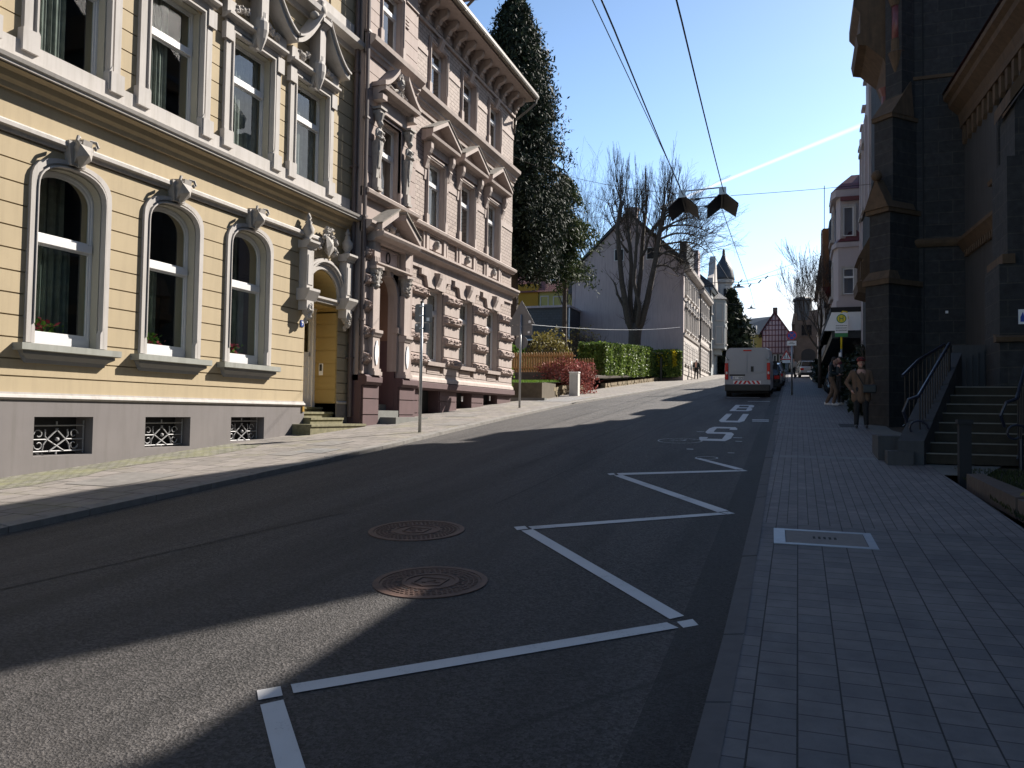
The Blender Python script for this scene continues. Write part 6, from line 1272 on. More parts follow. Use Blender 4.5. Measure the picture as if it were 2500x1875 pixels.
for j, (a, b_) in enumerate(((-.36, -.2), (-.40, -.14))): m.box(a, b_, 5.08-.06*j, 5.10-.06*j, .01, .012)
obj('plate_text', m, 'black', p2)
# roadworks-like children warning sign
t = thing('children_warning_sign', 'red edged triangular warning sign with two figures at the far right kerb', 'road sign', (-.74, 60, gz(60)))
for x in (-.80, -.68): tubeobj('pole', [(x, 60, gz(60)-.05), (x, 60, 5.9)], .03, 'steel', t, 6)
tfp = TF(59.94); m = MB(tfp); m.prism(rtri(-.78, 5.78, .82, .70), 0, .01); f_ = obj('sign_face', m, 'white', t)
m = MB(tfp); A_ = [(-1.19, 5.78), (-.78, 6.50), (-.37, 5.78)]; B_ = [(-1.06, 5.85), (-.78, 6.34), (-.50, 5.85)]; m.band(A_, B_, .01, .014, closed=True); obj('red_border', m, 'red', f_)
m = MB(tfp)
for x in (-.88, -.70): m.box(x-.025, x+.025, 5.95, 6.12, .011, .013); m.box(x-.05, x-.02, 5.87, 5.96, .011, .013); m.box(x+.02, x+.05, 5.87, 5.96, .011, .013); m.prism([(x+.025*math.cos(a), 6.15+.025*math.sin(a)) for a in [i*.8 for i in range(8)]], .011, .013)
obj('figures', m, 'black', f_); m = MB(tfp); m.box(-1.05, -.52, 5.55, 5.76, 0, .01); obj('supplement_plate', m, 'white', t)
# bus stop
t = thing('bus_stop_sign', 'white bus stop sign with yellow round H and green band on yellow pole', 'bus stop sign', (1.62, 34, gz(34)))
tubeobj('pole', [(1.62, 34, gz(34)), (1.62, 34, 4.4)], .035, 'steel', t); tubeobj('yellow_pole_top', [(1.62, 34, 4.4), (1.62, 34, 5.85)], .037, 'yellowp', t); m = MB(); m.tube([(1.62, 34, 5.82), (1.66, 34, 5.9), (1.82, 34, 5.88), (1.86, 34, 5.6)], .03, 6); obj('bracket_bow', m, 'yellowp', t)
tfp = TF(33.93); m = MB(tfp); m.box(1.38, 1.85, 5.03, 5.82, 0, .03); f_ = obj('board', m, 'white', t); m = MB(tfp); m.box(1.38, 1.85, 4.88, 5.025, 0, .03); obj('green_band', m, 'green', t)
cx, cz, k = 1.615, 5.60, 30
m = MB(tfp); m.prism([(cx+.155*math.cos(2*math.pi*i/k), cz+.155*math.sin(2*math.pi*i/k)) for i in range(k)], .03, .034); obj('yellow_disc', m, 'yellowp', f_)
m = MB(tfp); m.band([(cx+.18*math.cos(2*math.pi*i/k), cz+.18*math.sin(2*math.pi*i/k)) for i in range(k)], [(cx+.145*math.cos(2*math.pi*i/k), cz+.145*math.sin(2*math.pi*i/k)) for i in range(k)], .03, .037, closed=True); m.box(cx-.075, cx-.045, cz-.09, cz+.09, .034, .038); m.box(cx+.045, cx+.075, cz-.09, cz+.09, .034, .038); m.box(cx-.045, cx+.045, cz-.015, cz+.015, .034, .0385); obj('ring_and_letter_h', m, 'green', f_)
m = MB(tfp)
for j in range(3):
    x = 1.41
    while x < 1.80: w_ = rnd.uniform(.02, .05); m.box(x, min(x+w_, 1.82), 5.31-.10*j, 5.335-.10*j, .031, .033); x += w_+.012
obj('line_texts', m, 'black', f_); m = MB(tfp); m.box(1.40, 1.83, 5.255, 5.262, .031, .033); m.box(1.40, 1.83, 5.155, 5.162, .031, .033); obj('rules', m, 'black', f_)
m = MB(TF(33.9)); m.box(1.52, 1.60, 3.7, 4.25, 0, .02); obj('timetable_case', m, 'white', t)
# street cabinet on the left
t = thing('utility_cabinet', 'narrow pale grey utility cabinet on the left pavement beside the red bush', 'utility cabinet', (-9.86, 36.1, gz(36)))
m = MB(); m.box(-10.08, -9.66, 35.9, 36.25, gz(36)-.1, 3.60); b_ = obj('body', m, plain('pale_grey_cabinet', (.55, .54, .50), .6, .06, 5, .1), t)
m = MB(); m.box(-10.10, -9.64, 35.88, 36.27, 3.60, 3.65); obj('lid', m, 'white', t); m = MB(); m.box(-10.02, -9.72, 35.885, 35.9, gz(36)+.08, 3.52); m.box(-9.76, -9.735, 35.87, 35.885, 2.95, 3.1); obj('door', m, plain('cabinet_door', (.5, .49, .45), .6, .06, 5, .1), t)
tubeobj('thin', [(0, 0, 0), (0, 0, .01)], .01, 'dark', None)
bpy.data.objects.remove(bpy.data.objects['thin'])
t = thing('kerb_post', 'thin post at the left kerb before the white townhouse', 'post', (-8.2, 66, gz(66))); tubeobj('pole', [(-8.2, 66, gz(66)), (-8.2, 66, gz(66)+1.5)], .03, 'steel', t)
# trolleybus wires
def wz(y): return 5.05+.07*y
def catenary(nm, pts, r, label, cat, sag=.0, group=None, mat='ironblack'):
    P = []
    for a, b_ in zip(pts, pts[1:]):
        a, b_ = Vector(a), Vector(b_); n = 12
        for i in range(n+(1 if b_ == Vector(pts[-1]) else 0)):
            q = i/n; p = a.lerp(b_, q); p.z -= sag*4*q*(1-q); P.append(tuple(p))
    m = MB(); m.tube(P, r, 5); return solo(nm, m, mat, label, cat, group)
catenary('contact_wire', [(-1.26, -2, wz(-2)), (-1.78, 7.9, wz(7.9)), (-2.23, 16.4, wz(16.4)), (-2.40, 18.3, wz(18.3)), (-2.85, 39, wz(39)), (-3.6, 62, wz(62))], .0095, 'left of the two trolleybus contact wires running up the street', 'overhead wire', .03, 'trolleybus contact wires')
catenary('contact_wire', [(-.73, -2, wz(-2)), (-1.1, 7.9, wz(7.9)), (-1.42, 16.4, wz(16.4)), (-1.62, 18.3, wz(18.3)), (-2.15, 39, wz(39)), (-2.9, 62, wz(62))], .0095, 'right of the two trolleybus contact wires running up the street', 'overhead wire', .03, 'trolleybus contact wires')
catenary('guy_wire', [(-1.84, 3, 5.67), (-2.0, 7.9, 5.92), (-2.28, 16.4, 6.35)], .006, 'thin guy wire slanting to the left dark board from the top left', 'overhead wire')
catenary('span_wire', [(-10.9, 30.0, 12.1), (-2.3, 17.3, 6.45)], .006, 'thin span wire from the mauve house to the left dark board', 'overhead wire', .25)
catenary('span_wire', [(-1.35, 17.3, 6.35), (2.4, 22.3, 7.75)], .006, 'thin span wire from the right dark board to the church tower', 'overhead wire', .02)
catenary('span_wire', [(-8.55, 65, 11.8), (-5.0, 60, 11.75), (-4.1, 60, 11.5), (-3.1, 60, 11.75), (1.5, 60, 13.3)], .012, 'far span wire carrying the first street lamp over the road', 'overhead wire', .02)
catenary('span_wire', [(-10.95, 29.8, 5.3), (-8.3, 60, 8.3)], .008, 'pale cable sagging in front of the gable house wall', 'overhead wire', .25, None, 'steel')
# V shaped dark boards over the wires
def vboard(x, x2, y0, y1, label):
    t = thing('wire_guard_board', label, 'wire guard board', (x, y0, wz(y0)), 'dark guard boards over the contact wires')
    for s_ in (-1, 1):
        m = MB(); P = [(x+s_*.01, y0, wz(y0)+.02), (x+s_*.31, y0+.05, wz(y0)-.24), (x2+s_*.31, y1, wz(y1)-.20), (x2+s_*.01, y1, wz(y1)+.02)]
        m.add(P+[(a, b, c_-.025) for a, b, c_ in P], [(0, 1, 2, 3), (7, 6, 5, 4), (0, 4, 5, 1), (1, 5, 6, 2), (2, 6, 7, 3), (3, 7, 4, 0)]); obj('board', m, plain('dark_grey_board', (.05, .045, .045), .7, .15, 5, .15), t)
    m = MB(); m.box(x-.07, x+.07, y0-.03, y0, wz(y0)-.06, wz(y0)+.09); obj('end_fitting', m, 'steel', t)
    m = MB(); m.tube([(x, y0, wz(y0)+.0), (x2, y1, wz(y1)+.0)], .022, 6); obj('ridge_rod', m, 'ironblack', t)
vboard(-2.25, -2.41, 16.4, 18.2, 'left of two dark V shaped boards hanging on the overhead wires')
vboard(-1.44, -1.62, 16.4, 18.2, 'right of two dark V shaped boards hanging on the overhead wires')
t = thing('spreader_frame', 'thin cross rods joining the two dark boards on the overhead wires', 'wire spreader', (-1.9, 16.4, wz(16.4)))
for a, b_, r in (((-2.25, 16.4), (-1.44, 16.4), .014), ((-2.3, 17.3), (-1.5, 17.3), .014), ((-2.36, 18.2), (-1.6, 18.2), .012)):
    tubeobj('cross_rod', [(a[0], a[1], wz(a[1])+.07), (b_[0], b_[1], wz(b_[1])+.09)], r, 'steel', t, 6)
for x, y in ((-2.05, 17.3), (-1.95, 18.2)): m = MB(); m.box(x-.05, x+.05, y-.02, y+.02, wz(y)+.04, wz(y)+.09); obj('insulator', m, 'ironblack', t)
# wire hardware and lamps further up
t = thing('wire_crossing', 'cross rod with insulators holding the contact wires before the far lamps', 'wire spreader', (-2.5, 39, wz(39)))
tubeobj('cross_rod', [(-3.3, 39, wz(39)+.15), (-1.7, 39, wz(39)+.2)], .012, 'ironblack', t, 5); tubeobj('cross_rod', [(-4.3, 39.4, wz(39)+.38), (-2.5, 39.2, wz(39)+.30), (-.6, 39, wz(39)+.62)], .01, 'ironblack', t, 5)
for x, z in ((-2.85, .06), (-2.15, .08), (-2.55, .32), (-1.7, .26), (-1.4, .44)): m = MB(); m.tube([(x-.06, 39, wz(39)+z-.05), (x+.06, 39, wz(39)+z+.08)], .03, 6); obj('insulator', m, 'ironblack', t)
def lampb(x, y, z, label):
    t = thing('street_lamp', label, 'street lamp', (x, y, z), 'lamps hung over the road'); m = MB(); m.prism([(x-.45, z), (x+.45, z), (x+.3, z+.08), (x+.05, z+.12), (x-.05, z+.12), (x-.3, z+.08)], -.1, .1); m.v = [(a, y+c_, b) for a, b, c_ in m.v]; obj('lamp_housing', m, 'signback', t)
    m = MB(); m.tube([(x, y, z+.1), (x, y, z+.42)], .04, 6); m.box(x-.12, x+.12, y-.05, y+.05, z+.12, z+.24); obj('hanger', m, 'dark', t)
lampb(-4.1, 60, 11.1, 'nearer flat street lamp hung on wires above the road'); lampb(-4.7, 88, 13.2, 'farther flat street lamp hung on wires above the road')
catenary('span_wire', [(-8.4, 88.5, 14.1), (-4.7, 88, 13.62), (1.7, 79, 13.9)], .012, 'farthest span wire carrying the second street lamp', 'overhead wire', .05)
# ------------------------------------------------------------ vegetation
def leafquad(mb, p, s, nrm=None, el=1.6):
    a = Vector((rnd.gauss(0, 1), rnd.gauss(0, 1), rnd.gauss(0, 1))).normalized(); b = a.orthogonal().normalized()
    b = (b+a.cross(b)*rnd.uniform(-1, 1)).normalized(); p = Vector(p); i = len(mb.v)
    mb.v += [tuple(p-a*s*el*.5), tuple(p+b*s*.5), tuple(p+a*s*el*.5), tuple(p-b*s*.5)]; mb.f.append((i, i+1, i+2, i+3))
class Br:
    def __init__(s): s.m = MB(); s.tips = []
    def grow(s, p, d, L, r, depth, spread=.5, up=.15, seg=4, kids=3, wob=.12, tip=.003, ratio=.62, twist=None):
        pts = [Vector(p)]; d = Vector(d).normalized(); n = 5; cur = Vector(p); dirs = [d]
        for i in range(n):
            d = (d+Vector((rnd.gauss(0, wob), rnd.gauss(0, wob), rnd.gauss(0, wob)+up*.3))).normalized(); cur = cur+d*L/n; pts.append(cur.copy()); dirs.append(d)
        r1 = max(tip, r*.45); s.m.tube(pts, r, seg if depth > 1 else 3, r1, cap=False)
        if depth <= 0: s.tips.append(pts[-1]); return
        for k in range(kids):
            q = rnd.uniform(.3, 1.0) if k else 1.0; i = min(n-1, int(q*n)); b = pts[i].lerp(pts[i+1], q*n-i) if q < 1 else pts[-1]; dd = dirs[min(i+1, n)]
            side = Vector((rnd.gauss(0, 1), rnd.gauss(0, 1), rnd.gauss(0, .6))).normalized()
            s.grow(b, dd+side*spread*(1 if q < 1 else .5)+Vector((0, 0, up)), L*rnd.uniform(ratio*.8, ratio*1.2), max(tip, r*(1-.5*q)*.62), depth-1, spread, up, seg, kids, wob, tip, ratio)
# the pruned tree before the gable wall
def pruned_tree():
    x, y, z = -11.8, 60.6, 5.0
    t = thing('pruned_tree', 'bare pollarded tree with upright limbs in front of the grey gable wall', 'tree', (x, y, z))
    tr = MB(); tr.tube([(x, y, z-1), (x-.05, y, 6.4), (x-.05, y, 7.4), (x, y, 8.2), (x+.02, y, 8.75)], [.56, .50, .48, .50, .26], 12); obj('trunk', tr, 'bark', t, smooth=True)
    L = [  # main limbs: way points (px in the 1200-1800 crop)
      [(930, 1080), (905, 940), (880, 800), (862, 600), (850, 420), (875, 250)], [(945, 1080), (935, 900), (945, 700), (935, 560), (925, 430)],
      [(965, 1080), (985, 900), (1010, 700), (1020, 500), (1040, 350)], [(985, 1080), (1000, 960), (960, 800), (975, 600), (985, 420)],
      [(1010, 1080), (1050, 930), (1080, 780), (1110, 640), (1130, 500), (1150, 380), (1165, 280)], [(1015, 1070), (1065, 900), (1100, 720), (1105, 560)],
      [(915, 1080), (890, 960), (850, 880), (832, 800)], [(1005, 640), (1040, 580), (1060, 500), (1110, 420), (1180, 370)]]
    def P(a, b, dy=0): return (atYw(1200+a/2.765, 400+b/2.765, y+dy))
    lm = Br()
    for k, w in enumerate(L):
        w = ([(966, 1170)] if k not in (6, 7) else [])+w; pts = [P(a, b, (k % 3-1)*.22*i) for i, (a, b) in enumerate(w)]; r0 = [.27, .24, .25, .2, .28, .18, .12, .12][k]
        o = MB(); o.tube(pts, r0, 8, r0*.5); obj('limb', o, 'bark', t, smooth=True)
        for i in range(1, len(pts)):
            a, b = Vector(pts[i-1]), Vector(pts[i])
            for q in range(3):
                p = a.lerp(b, rnd.random()); lm.grow(p, (rnd.uniform(-.7, .7), rnd.uniform(-.6, .6), .7), rnd.uniform(.5, 1.3), .03, 1, .5, .25, 3, 3, .12, .006)
        if k not in (6,):
            p = Vector(pts[-1])
            for q in range(13 if k != 7 else 5):
                lm.grow(p-Vector((0, 0, rnd.uniform(0, 1.6))), (rnd.gauss(0, .22), rnd.gauss(0, .22), 1), rnd.uniform(1.7, 3.1), .04, 3 if q < 3 else 2, .28, .35, 3, 4, .06, .007, .55)
    # side branches arching to the right
    for a, b, c_, d in (((1100, 640), (1200, 560), (1300, 560), (1370, 640)), ((1120, 520), (1230, 450), (1340, 450), (1420, 520)), ((1130, 470), (1230, 380), (1330, 340), (1410, 380)), ((1105, 430), (1200, 320), (1260, 300), (1330, 330)), ((1090, 700), (1170, 660), (1230, 700), (1260, 760)), ((1060, 480), (1150, 330), (1250, 280), (1300, 290)), ((1115, 560), (1250, 520), (1380, 500), (1460, 600)), ((1130, 440), (1250, 400), (1380, 400), (1470, 470)), ((1090, 600), (1180, 590), (1290, 640), (1340, 700)), ((920, 600), (860, 520), (820, 420), (780, 380)), ((890, 520), (840, 400), (800, 330), (790, 250))):
        pts = [Vector(P(*q)) for q in (a, b, c_, d)]; m = lm.m; fine = []
        for i in range(13):
            t_ = i/12; fine.append(pts[0]*(1-t_)**3+pts[1]*3*t_*(1-t_)**2+pts[2]*3*t_*t_*(1-t_)+pts[3]*t_**3)
        m.tube(fine, .10, 6, .02)
        for i in range(3, 13):
            for q in range(2): lm.grow(fine[i], (rnd.uniform(-.2, 1), rnd.uniform(-.6, .6), rnd.uniform(-.2, .9)), rnd.uniform(1.0, 2.2), .028, 2, .6, .05, 3, 4, .14, .006, .6)
    obj('twigs', lm.m, 'bark', t, recalc=False)
def atYw(px, py, Yv):
    d = cam.matrix_world.to_3x3() @ Vector((px-1250, -(py-937.5), -1940.)); q = Yv/d.y; return (d.x*q, Yv, 1.65+d.z*q)
pruned_tree()
def bare(nm, base, h, label, r=.16, depth=4, spread=.55, n=5, L=None, kids=4, mat='bark', tilt=(0, 0), grp=None):
    t = thing(nm, label, 'tree', base, grp); x, y, z = base; tr = MB(); top = Vector((x+tilt[0], y+tilt[1], z+h*.38)); tr.tube([(x, y, z-.3), (x+tilt[0]*.4, y, z+h*.2), tuple(top)], r, 8, r*.7); obj('trunk', tr, mat, t, smooth=True)
    b = Br()
    for k in range(n): b.grow(top-Vector((0, 0, rnd.uniform(0, h*.15))), (rnd.gauss(0, .5), rnd.gauss(0, .5), 1), (L or h*.30), r*.55, depth, spread, .2, 4, kids, .1, .006, .68)
    obj('crown', b.m, mat, t, recalc=False); return t
bare('bare_tree', (-17.6, 70, 6), 17, 'bare thin branched tree behind the conifer and the gable house', .2, 4, .6, 6)
bare('street_tree', (1.15, 47.5, 3.4), 7.4, 'slim bare street tree before the slate gable house on the right', .11, 4, .55, 7, 2.1, 4)
bare('garden_tree', (-19.8, 66, 5), 11, 'crooked bare tree left of the black shed', .22, 3, .6, 4, None, 4, 'bark', (1.6, 0))
# conifers
def conifer(base, h, prof, label, n, leaf='conifer', nm='conifer', sz=.20, droop=.5, zlow=.2, trunk=.4, ax=None, per=46):
    t = thing(nm, label, 'tree', base); x, y, z = base; tr = MB(); tr.tube([(x, y, z-.5), (x, y, z+h*.3), (x, y, z+h*.97)], trunk, 9, .05); obj('trunk', tr, 'bark', t)
    fo = MB(); br = MB()
    for k in range(n):
        q = zlow+(1-zlow)*rnd.random()**1.15; R = prof(q)*(rnd.uniform(.55, 1.0) if rnd.random() < .7 else rnd.uniform(.95, 1.28)); a = rnd.uniform(0, 2*math.pi); zz = z+h*q
        tip = Vector((x+R*math.cos(a), y+R*math.sin(a), zz-droop*R*.35+rnd.uniform(-.2, .2))); st = Vector((x, y, zz+.15*R)); mid = st.lerp(tip, .55)+Vector((0, 0, .18*R))
        if k % 3 == 0: br.tube([st, mid, tip], .035, 3, .008, cap=False)
        for j in range(per):
            s_ = rnd.random()**.6; p = (st.lerp(mid, s_*2) if s_ < .5 else mid.lerp(tip, s_*2-1)); w_ = .10+.16*s_*min(1, R/2)
            leafquad(fo, p+Vector((rnd.gauss(0, w_), rnd.gauss(0, w_), rnd.gauss(-.12*s_, w_*.9))), sz*rnd.uniform(.6, 1.3), el=3.0)
    obj('branches', br, 'bark', t, recalc=False); obj('foliage', fo, leaf, t, recalc=False); return t
def pf(tab):
    f = lerp(tab); return f
conifer((-15.2, 42.0, 3.2), 22.2, pf([(0, 1.8), (.25, 2.3), (.45, 2.8), (.6, 2.6), (.75, 2.2), (.88, 1.6), (.96, .85), (1, .25)]), 'tall dark conifer rising behind the mauve house', 1700, sz=.088, zlow=.30, trunk=.55, droop=.6, per=90)
conifer((-13.7, 47.5, 3.6), 13.0, pf([(0, .8), (.48, 1.0), (.55, 2.2), (.63, 1.2), (.74, 2.0), (.80, 1.1), (.88, 1.5), (1, .3)]), 'lighter green drooping conifer right of the tall dark one', 170, 'pine', sz=.085, zlow=.50, droop=.85, trunk=.25, per=95)
conifer((-7.2, 94, 6.5), 9.6, pf([(0, 2.6), (.3, 2.8), (.5, 2.1), (.7, 1.3), (.9, .5), (1, .15)]), 'broad dark conifer between the turret house and the yellow house', 520, sz=.24, zlow=.04, droop=.25, trunk=.3, per=60)
# hedges of small leaves
def hedge(nm, pts, w, h, label, leaf='hedge', n=14000, sz=.085, grp=None, patch=None):
    """pts: front face line, the hedge body lies to its left (-X)"""
    a, b = Vector(pts[0]), Vector(pts[1]); t = thing(nm, label, 'hedge', tuple(a.lerp(b, .5)), grp)
    core = MB(); i_ = .12; P = [(a.x-i_, a.y+i_, a.z-.1), (b.x-i_, b.y-i_, b.z-.1), (b.x-w+i_, b.y-i_, b.z-.1), (a.x-w+i_, a.y+i_, a.z-.1)]
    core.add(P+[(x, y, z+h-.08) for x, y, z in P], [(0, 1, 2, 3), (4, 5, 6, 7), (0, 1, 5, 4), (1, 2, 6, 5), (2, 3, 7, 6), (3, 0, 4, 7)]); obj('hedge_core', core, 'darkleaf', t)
    fo = MB(); ft = MB(); L = (b-a).length
    for k in range(n):
        f = rnd.random(); s_ = rnd.random(); q = a.lerp(b, s_)
        bulge = .07*math.sin(s_*L*2.1)+.05*math.sin(s_*L*5.3+1)
        if f < .5: p = q+Vector((bulge+rnd.gauss(0, .05)-.03, 0, rnd.uniform(0, h)))
        elif f < .72: p = q+Vector((-rnd.uniform(0, w), 0, h+rnd.gauss(0, .045)+bulge*.5))
        elif f < .86: p = a+Vector((-rnd.uniform(0, w), rnd.gauss(0, .05), rnd.uniform(0, h)))
        elif f < .9: p = b+Vector((-rnd.uniform(0, w), rnd.gauss(0, .05), rnd.uniform(0, h)))
        else: p = q+Vector((-w+rnd.gauss(0, .05), 0, rnd.uniform(0, h)))
        (ft if patch and patch(s_, p) else fo)
        leafquad(ft if patch and patch(s_, p) else fo, p, sz*rnd.uniform(.6, 1.3), el=1.5)
    obj('foliage', fo, leaf, t, recalc=False)
    if patch: obj('yellow_blossom', ft, 'forsythia', t, recalc=False)
    return t
hedge('clipped_hedge', [(-11.35, 48.5, 3.95), (-10.75, 61.8, 4.75)], 1.7, 2.15, 'long clipped green hedge above the low stone wall on the left', n=26000, sz=.11)
hedge('clipped_hedge', [(-10.75, 62.0, 4.75), (-10.6, 63.8, 4.9)], .9, 1.55, 'lower end piece of the long clipped hedge', n=2500, sz=.11)
hedge('clipped_hedge', [(-9.55, 62.6, 4.7), (-8.75, 63.6, 4.8)], 1.2, 2.0, 'small clipped hedge block with yellow blossom beside the white facade', n=6000, sz=.1, patch=lambda s, p: .2 < s < .6 and p.z > 5.5 and rnd.random() < .75)
def shrub(nm, c, r, label, leaf, n, sz, stems=40, mat='bark', twig=2, dens=.5):
    t = thing(nm, label, 'shrub', (c[0], c[1], c[2]-r[2])); b = Br()
    for k in range(stems):
        a = rnd.uniform(0, 6.3); e = rnd.uniform(.1, .9); d = Vector((math.cos(a)*e*r[0], math.sin(a)*e*r[1], r[2]*1.1)); b.grow((c[0]+rnd.gauss(0, .12)*min(1, r[0]), c[1]+rnd.gauss(0, .12)*min(1, r[0]), c[2]-r[2]), d, d.length*.8, .02, twig, .45, .1, 3, 4, .08, .005, .5)
    obj('stems', b.m, mat, t, recalc=False); fo = MB()
    for k in range(n):
        v = Vector((rnd.gauss(0, 1), rnd.gauss(0, 1), rnd.gauss(0, 1))).normalized()*rnd.uniform(.45, 1)**dens*rnd.choice((1, 1, .93, 1.06)); lump = 1+.16*math.sin(v.x*5+c[0])*math.cos(v.z*6)+.1*math.sin(v.y*9)
        leafquad(fo, (c[0]+v.x*r[0]*lump, c[1]+v.y*r[1]*lump, c[2]+v.z*r[2]*lump), sz*rnd.uniform(.5, 1.4))
    obj('foliage', fo, leaf, t, recalc=False); return t
shrub('barberry_bush', (-11.0, 38.5, 3.45), (1.55, 1.3, 1.0), 'dense reddish bush leaning over the low wall behind the cabinet', 'redleaf', 5500, .07, 90, 'barkred')
shrub('olive_bush', (-13.3, 43, 4.7), (1.5, 1.2, 1.75), 'olive yellow spring bush behind the wooden fence', 'olive', 3600, .10, 60)
shrub('green_bush', (-15.1, 42, 4.3), (1.0, 1.0, 1.4), 'fresh green bush beside the corner of the mauve house', 'greenleaf', 3200, .10, 30)
shrub('brown_bush', (-13.7, 52, 6.2), (1.5, 1.2, 1.5), 'bare brown bush in front of the black shed', 'olive', 500, .08, 90)
shrub('corner_shrub', (-11.75, 31.6, 3.15), (.42, .35, .6), 'small light green shrub at the corner of the maroon plinth', 'greenleaf', 1100, .06, 14)
shrub('evergreen_bush', (1.95, 25.2, 2.6), (.55, 1.3, .95), 'black green bush at the foot of the tower behind the tan coated person', 'darkleaf', 3400, .10, 20)
shrub('evergreen_bush', (2.05, 29.4, 3.0), (.62, 1.5, 1.0), 'dark bush behind the two waiting people at the bus stop', 'darkleaf', 3000, .10, 20)
shrub('evergreen_hedge', (1.75, 52.5, 4.6), (.9, 2.6, .85), 'black hedge between the silver car and the dark parked car', 'darkleaf', 2600, .14, 16)
shrub('tall_shrub', (2.15, 23.6, 3.2), (.25, .3, 1.5), 'thin upright dark shrub against the buttress stones', 'darkleaf', 700, .09, 14)
shrub('grass_tuft', (2.40, 9.6, .95), (.17, .15, .16), 'pale dry tuft growing on the bed kerb at the right edge', 'olive', 260, .05, 20)
# bed planting by the church and lawn on the left
def grassy(nm, poly_fn, n, h, mat, label, zf):
    m = MB()
    for k in range(n):
        x, y = poly_fn(); z = zf(x, y); a = rnd.uniform(0, 6.3); l = h*rnd.uniform(.4, 1.3); dx, dy = math.cos(a)*.008, math.sin(a)*.008; bx, by = rnd.gauss(0, l*.4), rnd.gauss(0, l*.4)
        m.add([(x-dx, y-dy, z), (x+dx, y+dy, z), (x+bx, y+by, z+l)], [(0, 1, 2)])
    return solo(nm, m, mat, label, 'grass', kind='stuff', recalc=False)
grassy('churchyard_grass', lambda: (rnd.uniform(2.15, 4.6), rnd.uniform(7.5, 13.4)), 16000, .06, 'darkgrass', 'dark patchy grass of the bed before the church steps', lambda x, y: gz(y)-.03)
grassy('garden_lawn_grass', lambda: (rnd.uniform(-16, -10.9), rnd.uniform(33, 37.8)), 16000, .10, 'grass', 'bright green grass behind the low garden wall', lambda x, y: 3.02+(y-33)*.05)
m = MB(); m.add([(-20, 32.7, 3.0), (-10.75, 32.7, 3.0), (-10.6, 38, 3.25), (-20, 38, 3.25)], [(0, 1, 2, 3)]); struct('garden_lawn', m, 'lawn', recalc=False)
m = MB(); m.add([(-30, 38, 3.5), (-11.2, 38, 3.5), (-11.1, 48, 3.9), (-10.9, 66, 5.0), (-30, 66, 7.5)], [(0, 1, 2, 3, 4)]); struct('garden_ground', m, 'soil', recalc=False)
m = MB(); m.add([(-10.9, 30.2, gz(30.2)-.004), (-8.3, 30.2, gz(30.2)-.004), (-8.3, 66, gz(66)-.004), (-10.9, 66, gz(66)-.004)], [(0, 1, 2, 3)]); struct('pavement_edge', m, 'slabs', recalc=False)
# garden walls and fence
def stonewall(nm, pts, h, label, grp='stone garden walls'):
    m = MB()
    for (x0, y0), (x1, y1) in zip(pts, pts[1:]):
        L = math.hypot(x1-x0, y1-y0); n = max(2, int(L/.42))
        for r in range(max(1, int(h/.19))):
            for i in range(n):
                a, b = (i+(.5 if r % 2 else 0))/n, (i+.93+(.5 if r % 2 else 0))/n; a, b = min(a, 1), min(b, 1)
                if b-a < .02: continue
                xa, ya, xb, yb = x0+(x1-x0)*a, y0+(y1-y0)*a, x0+(x1-x0)*b, y0+(y1-y0)*b; zb = gz((ya+yb)/2)-.1+r*.19+rnd.uniform(-.01, .01); j = rnd.uniform(-.03, .03)
                m.add([(xa+j, ya, zb), (xb+j, yb, zb), (xb-.3, yb, zb), (xa-.3, ya, zb), (xa+j, ya, zb+.175), (xb+j, yb, zb+.175), (xb-.3, yb, zb+.175), (xa-.3, ya, zb+.175)], [(0, 1, 2, 3), (4, 5, 6, 7), (0, 1, 5, 4), (1, 2, 6, 5), (2, 3, 7, 6), (3, 0, 4, 7)])
    return solo(nm, m, 'grnstone', label, 'garden wall', grp)
Mt['grnstone'] = plain('mossy_brown_stone', (.20, .15, .09), .95, .3, 6, .5, 20, stain=((.08, .09, .03), .6), bdist=.02)
stonewall('stone_wall', [(-10.55, 36.4), (-10.55, 41.0)], .65, 'low mossy stone wall right of the utility cabinet')
stonewall('stone_wall', [(-10.85, 46.5), (-10.6, 56), (-10.3, 62.5)], .55, 'long mossy stone wall under the clipped hedge')
m = MB(); m.box(-13.4, -10.35, 32.55, 32.85, 2.0, 3.0); m.box(-10.65, -10.35, 32.85, 34.6, 2.1, 3.02); solo('garden_wall', m, plain('brown_rendered_wall', (.10, .08, .055), .95, .2, 4, .3, 30), 'low dark rendered wall in front of the bright green lawn', 'garden wall')
stonewall('stone_wall', [(-10.34, 34.3), (-10.34, 35.2)], .75, 'short stone pier at the right end of the low garden wall')
m = MB(); m.box(-12.2, -9.9, 31.5, 31.8, 2.0, 2.32); solo('kerb_block', m, 'greystep', 'long low stone block lying at the corner of the mauve house', 'kerb stone')
m = MB(); m.box(-16, -11.2, 38.0, 38.25, 2.8, 3.75); solo('garden_wall', m, Mt['brownstone'], 'dark retaining wall behind the lawn below the fence', 'garden wall')
t = thing('picket_fence', 'orange brown wooden picket fence behind the lawn and the red bush', 'fence', (-12.5, 38.3, 3.7), local=False)
for z in (3.95, 4.55): m = MB(); m.box(-17, -9.9-.6, 38.40, 38.46, z, z+.08); obj('rail', m, 'wood', t)
k = 0; x = -16.9
while x < -10.6:
    m = MB(); m.prism([(x, 3.72), (x+.09, 3.72), (x+.09, 4.72+rnd.uniform(-.02, .02)), (x+.045, 4.79), (x, 4.72)], 0, .025); m.v = [(a, 38.36+c_, b) for a, b, c_ in m.v]; obj('picket', m, 'wood', t); x += .135; k += 1
t = thing('picket_fence', 'short end section of wooden fence right of the red bush before the hedge', 'fence', (-11.9, 46, 3.7))
for z in (4.1, 4.7): m = MB(); m.box(-13.3, -11.5, 46.06, 46.12, z, z+.08); obj('rail', m, 'wood', t)
x = -13.3
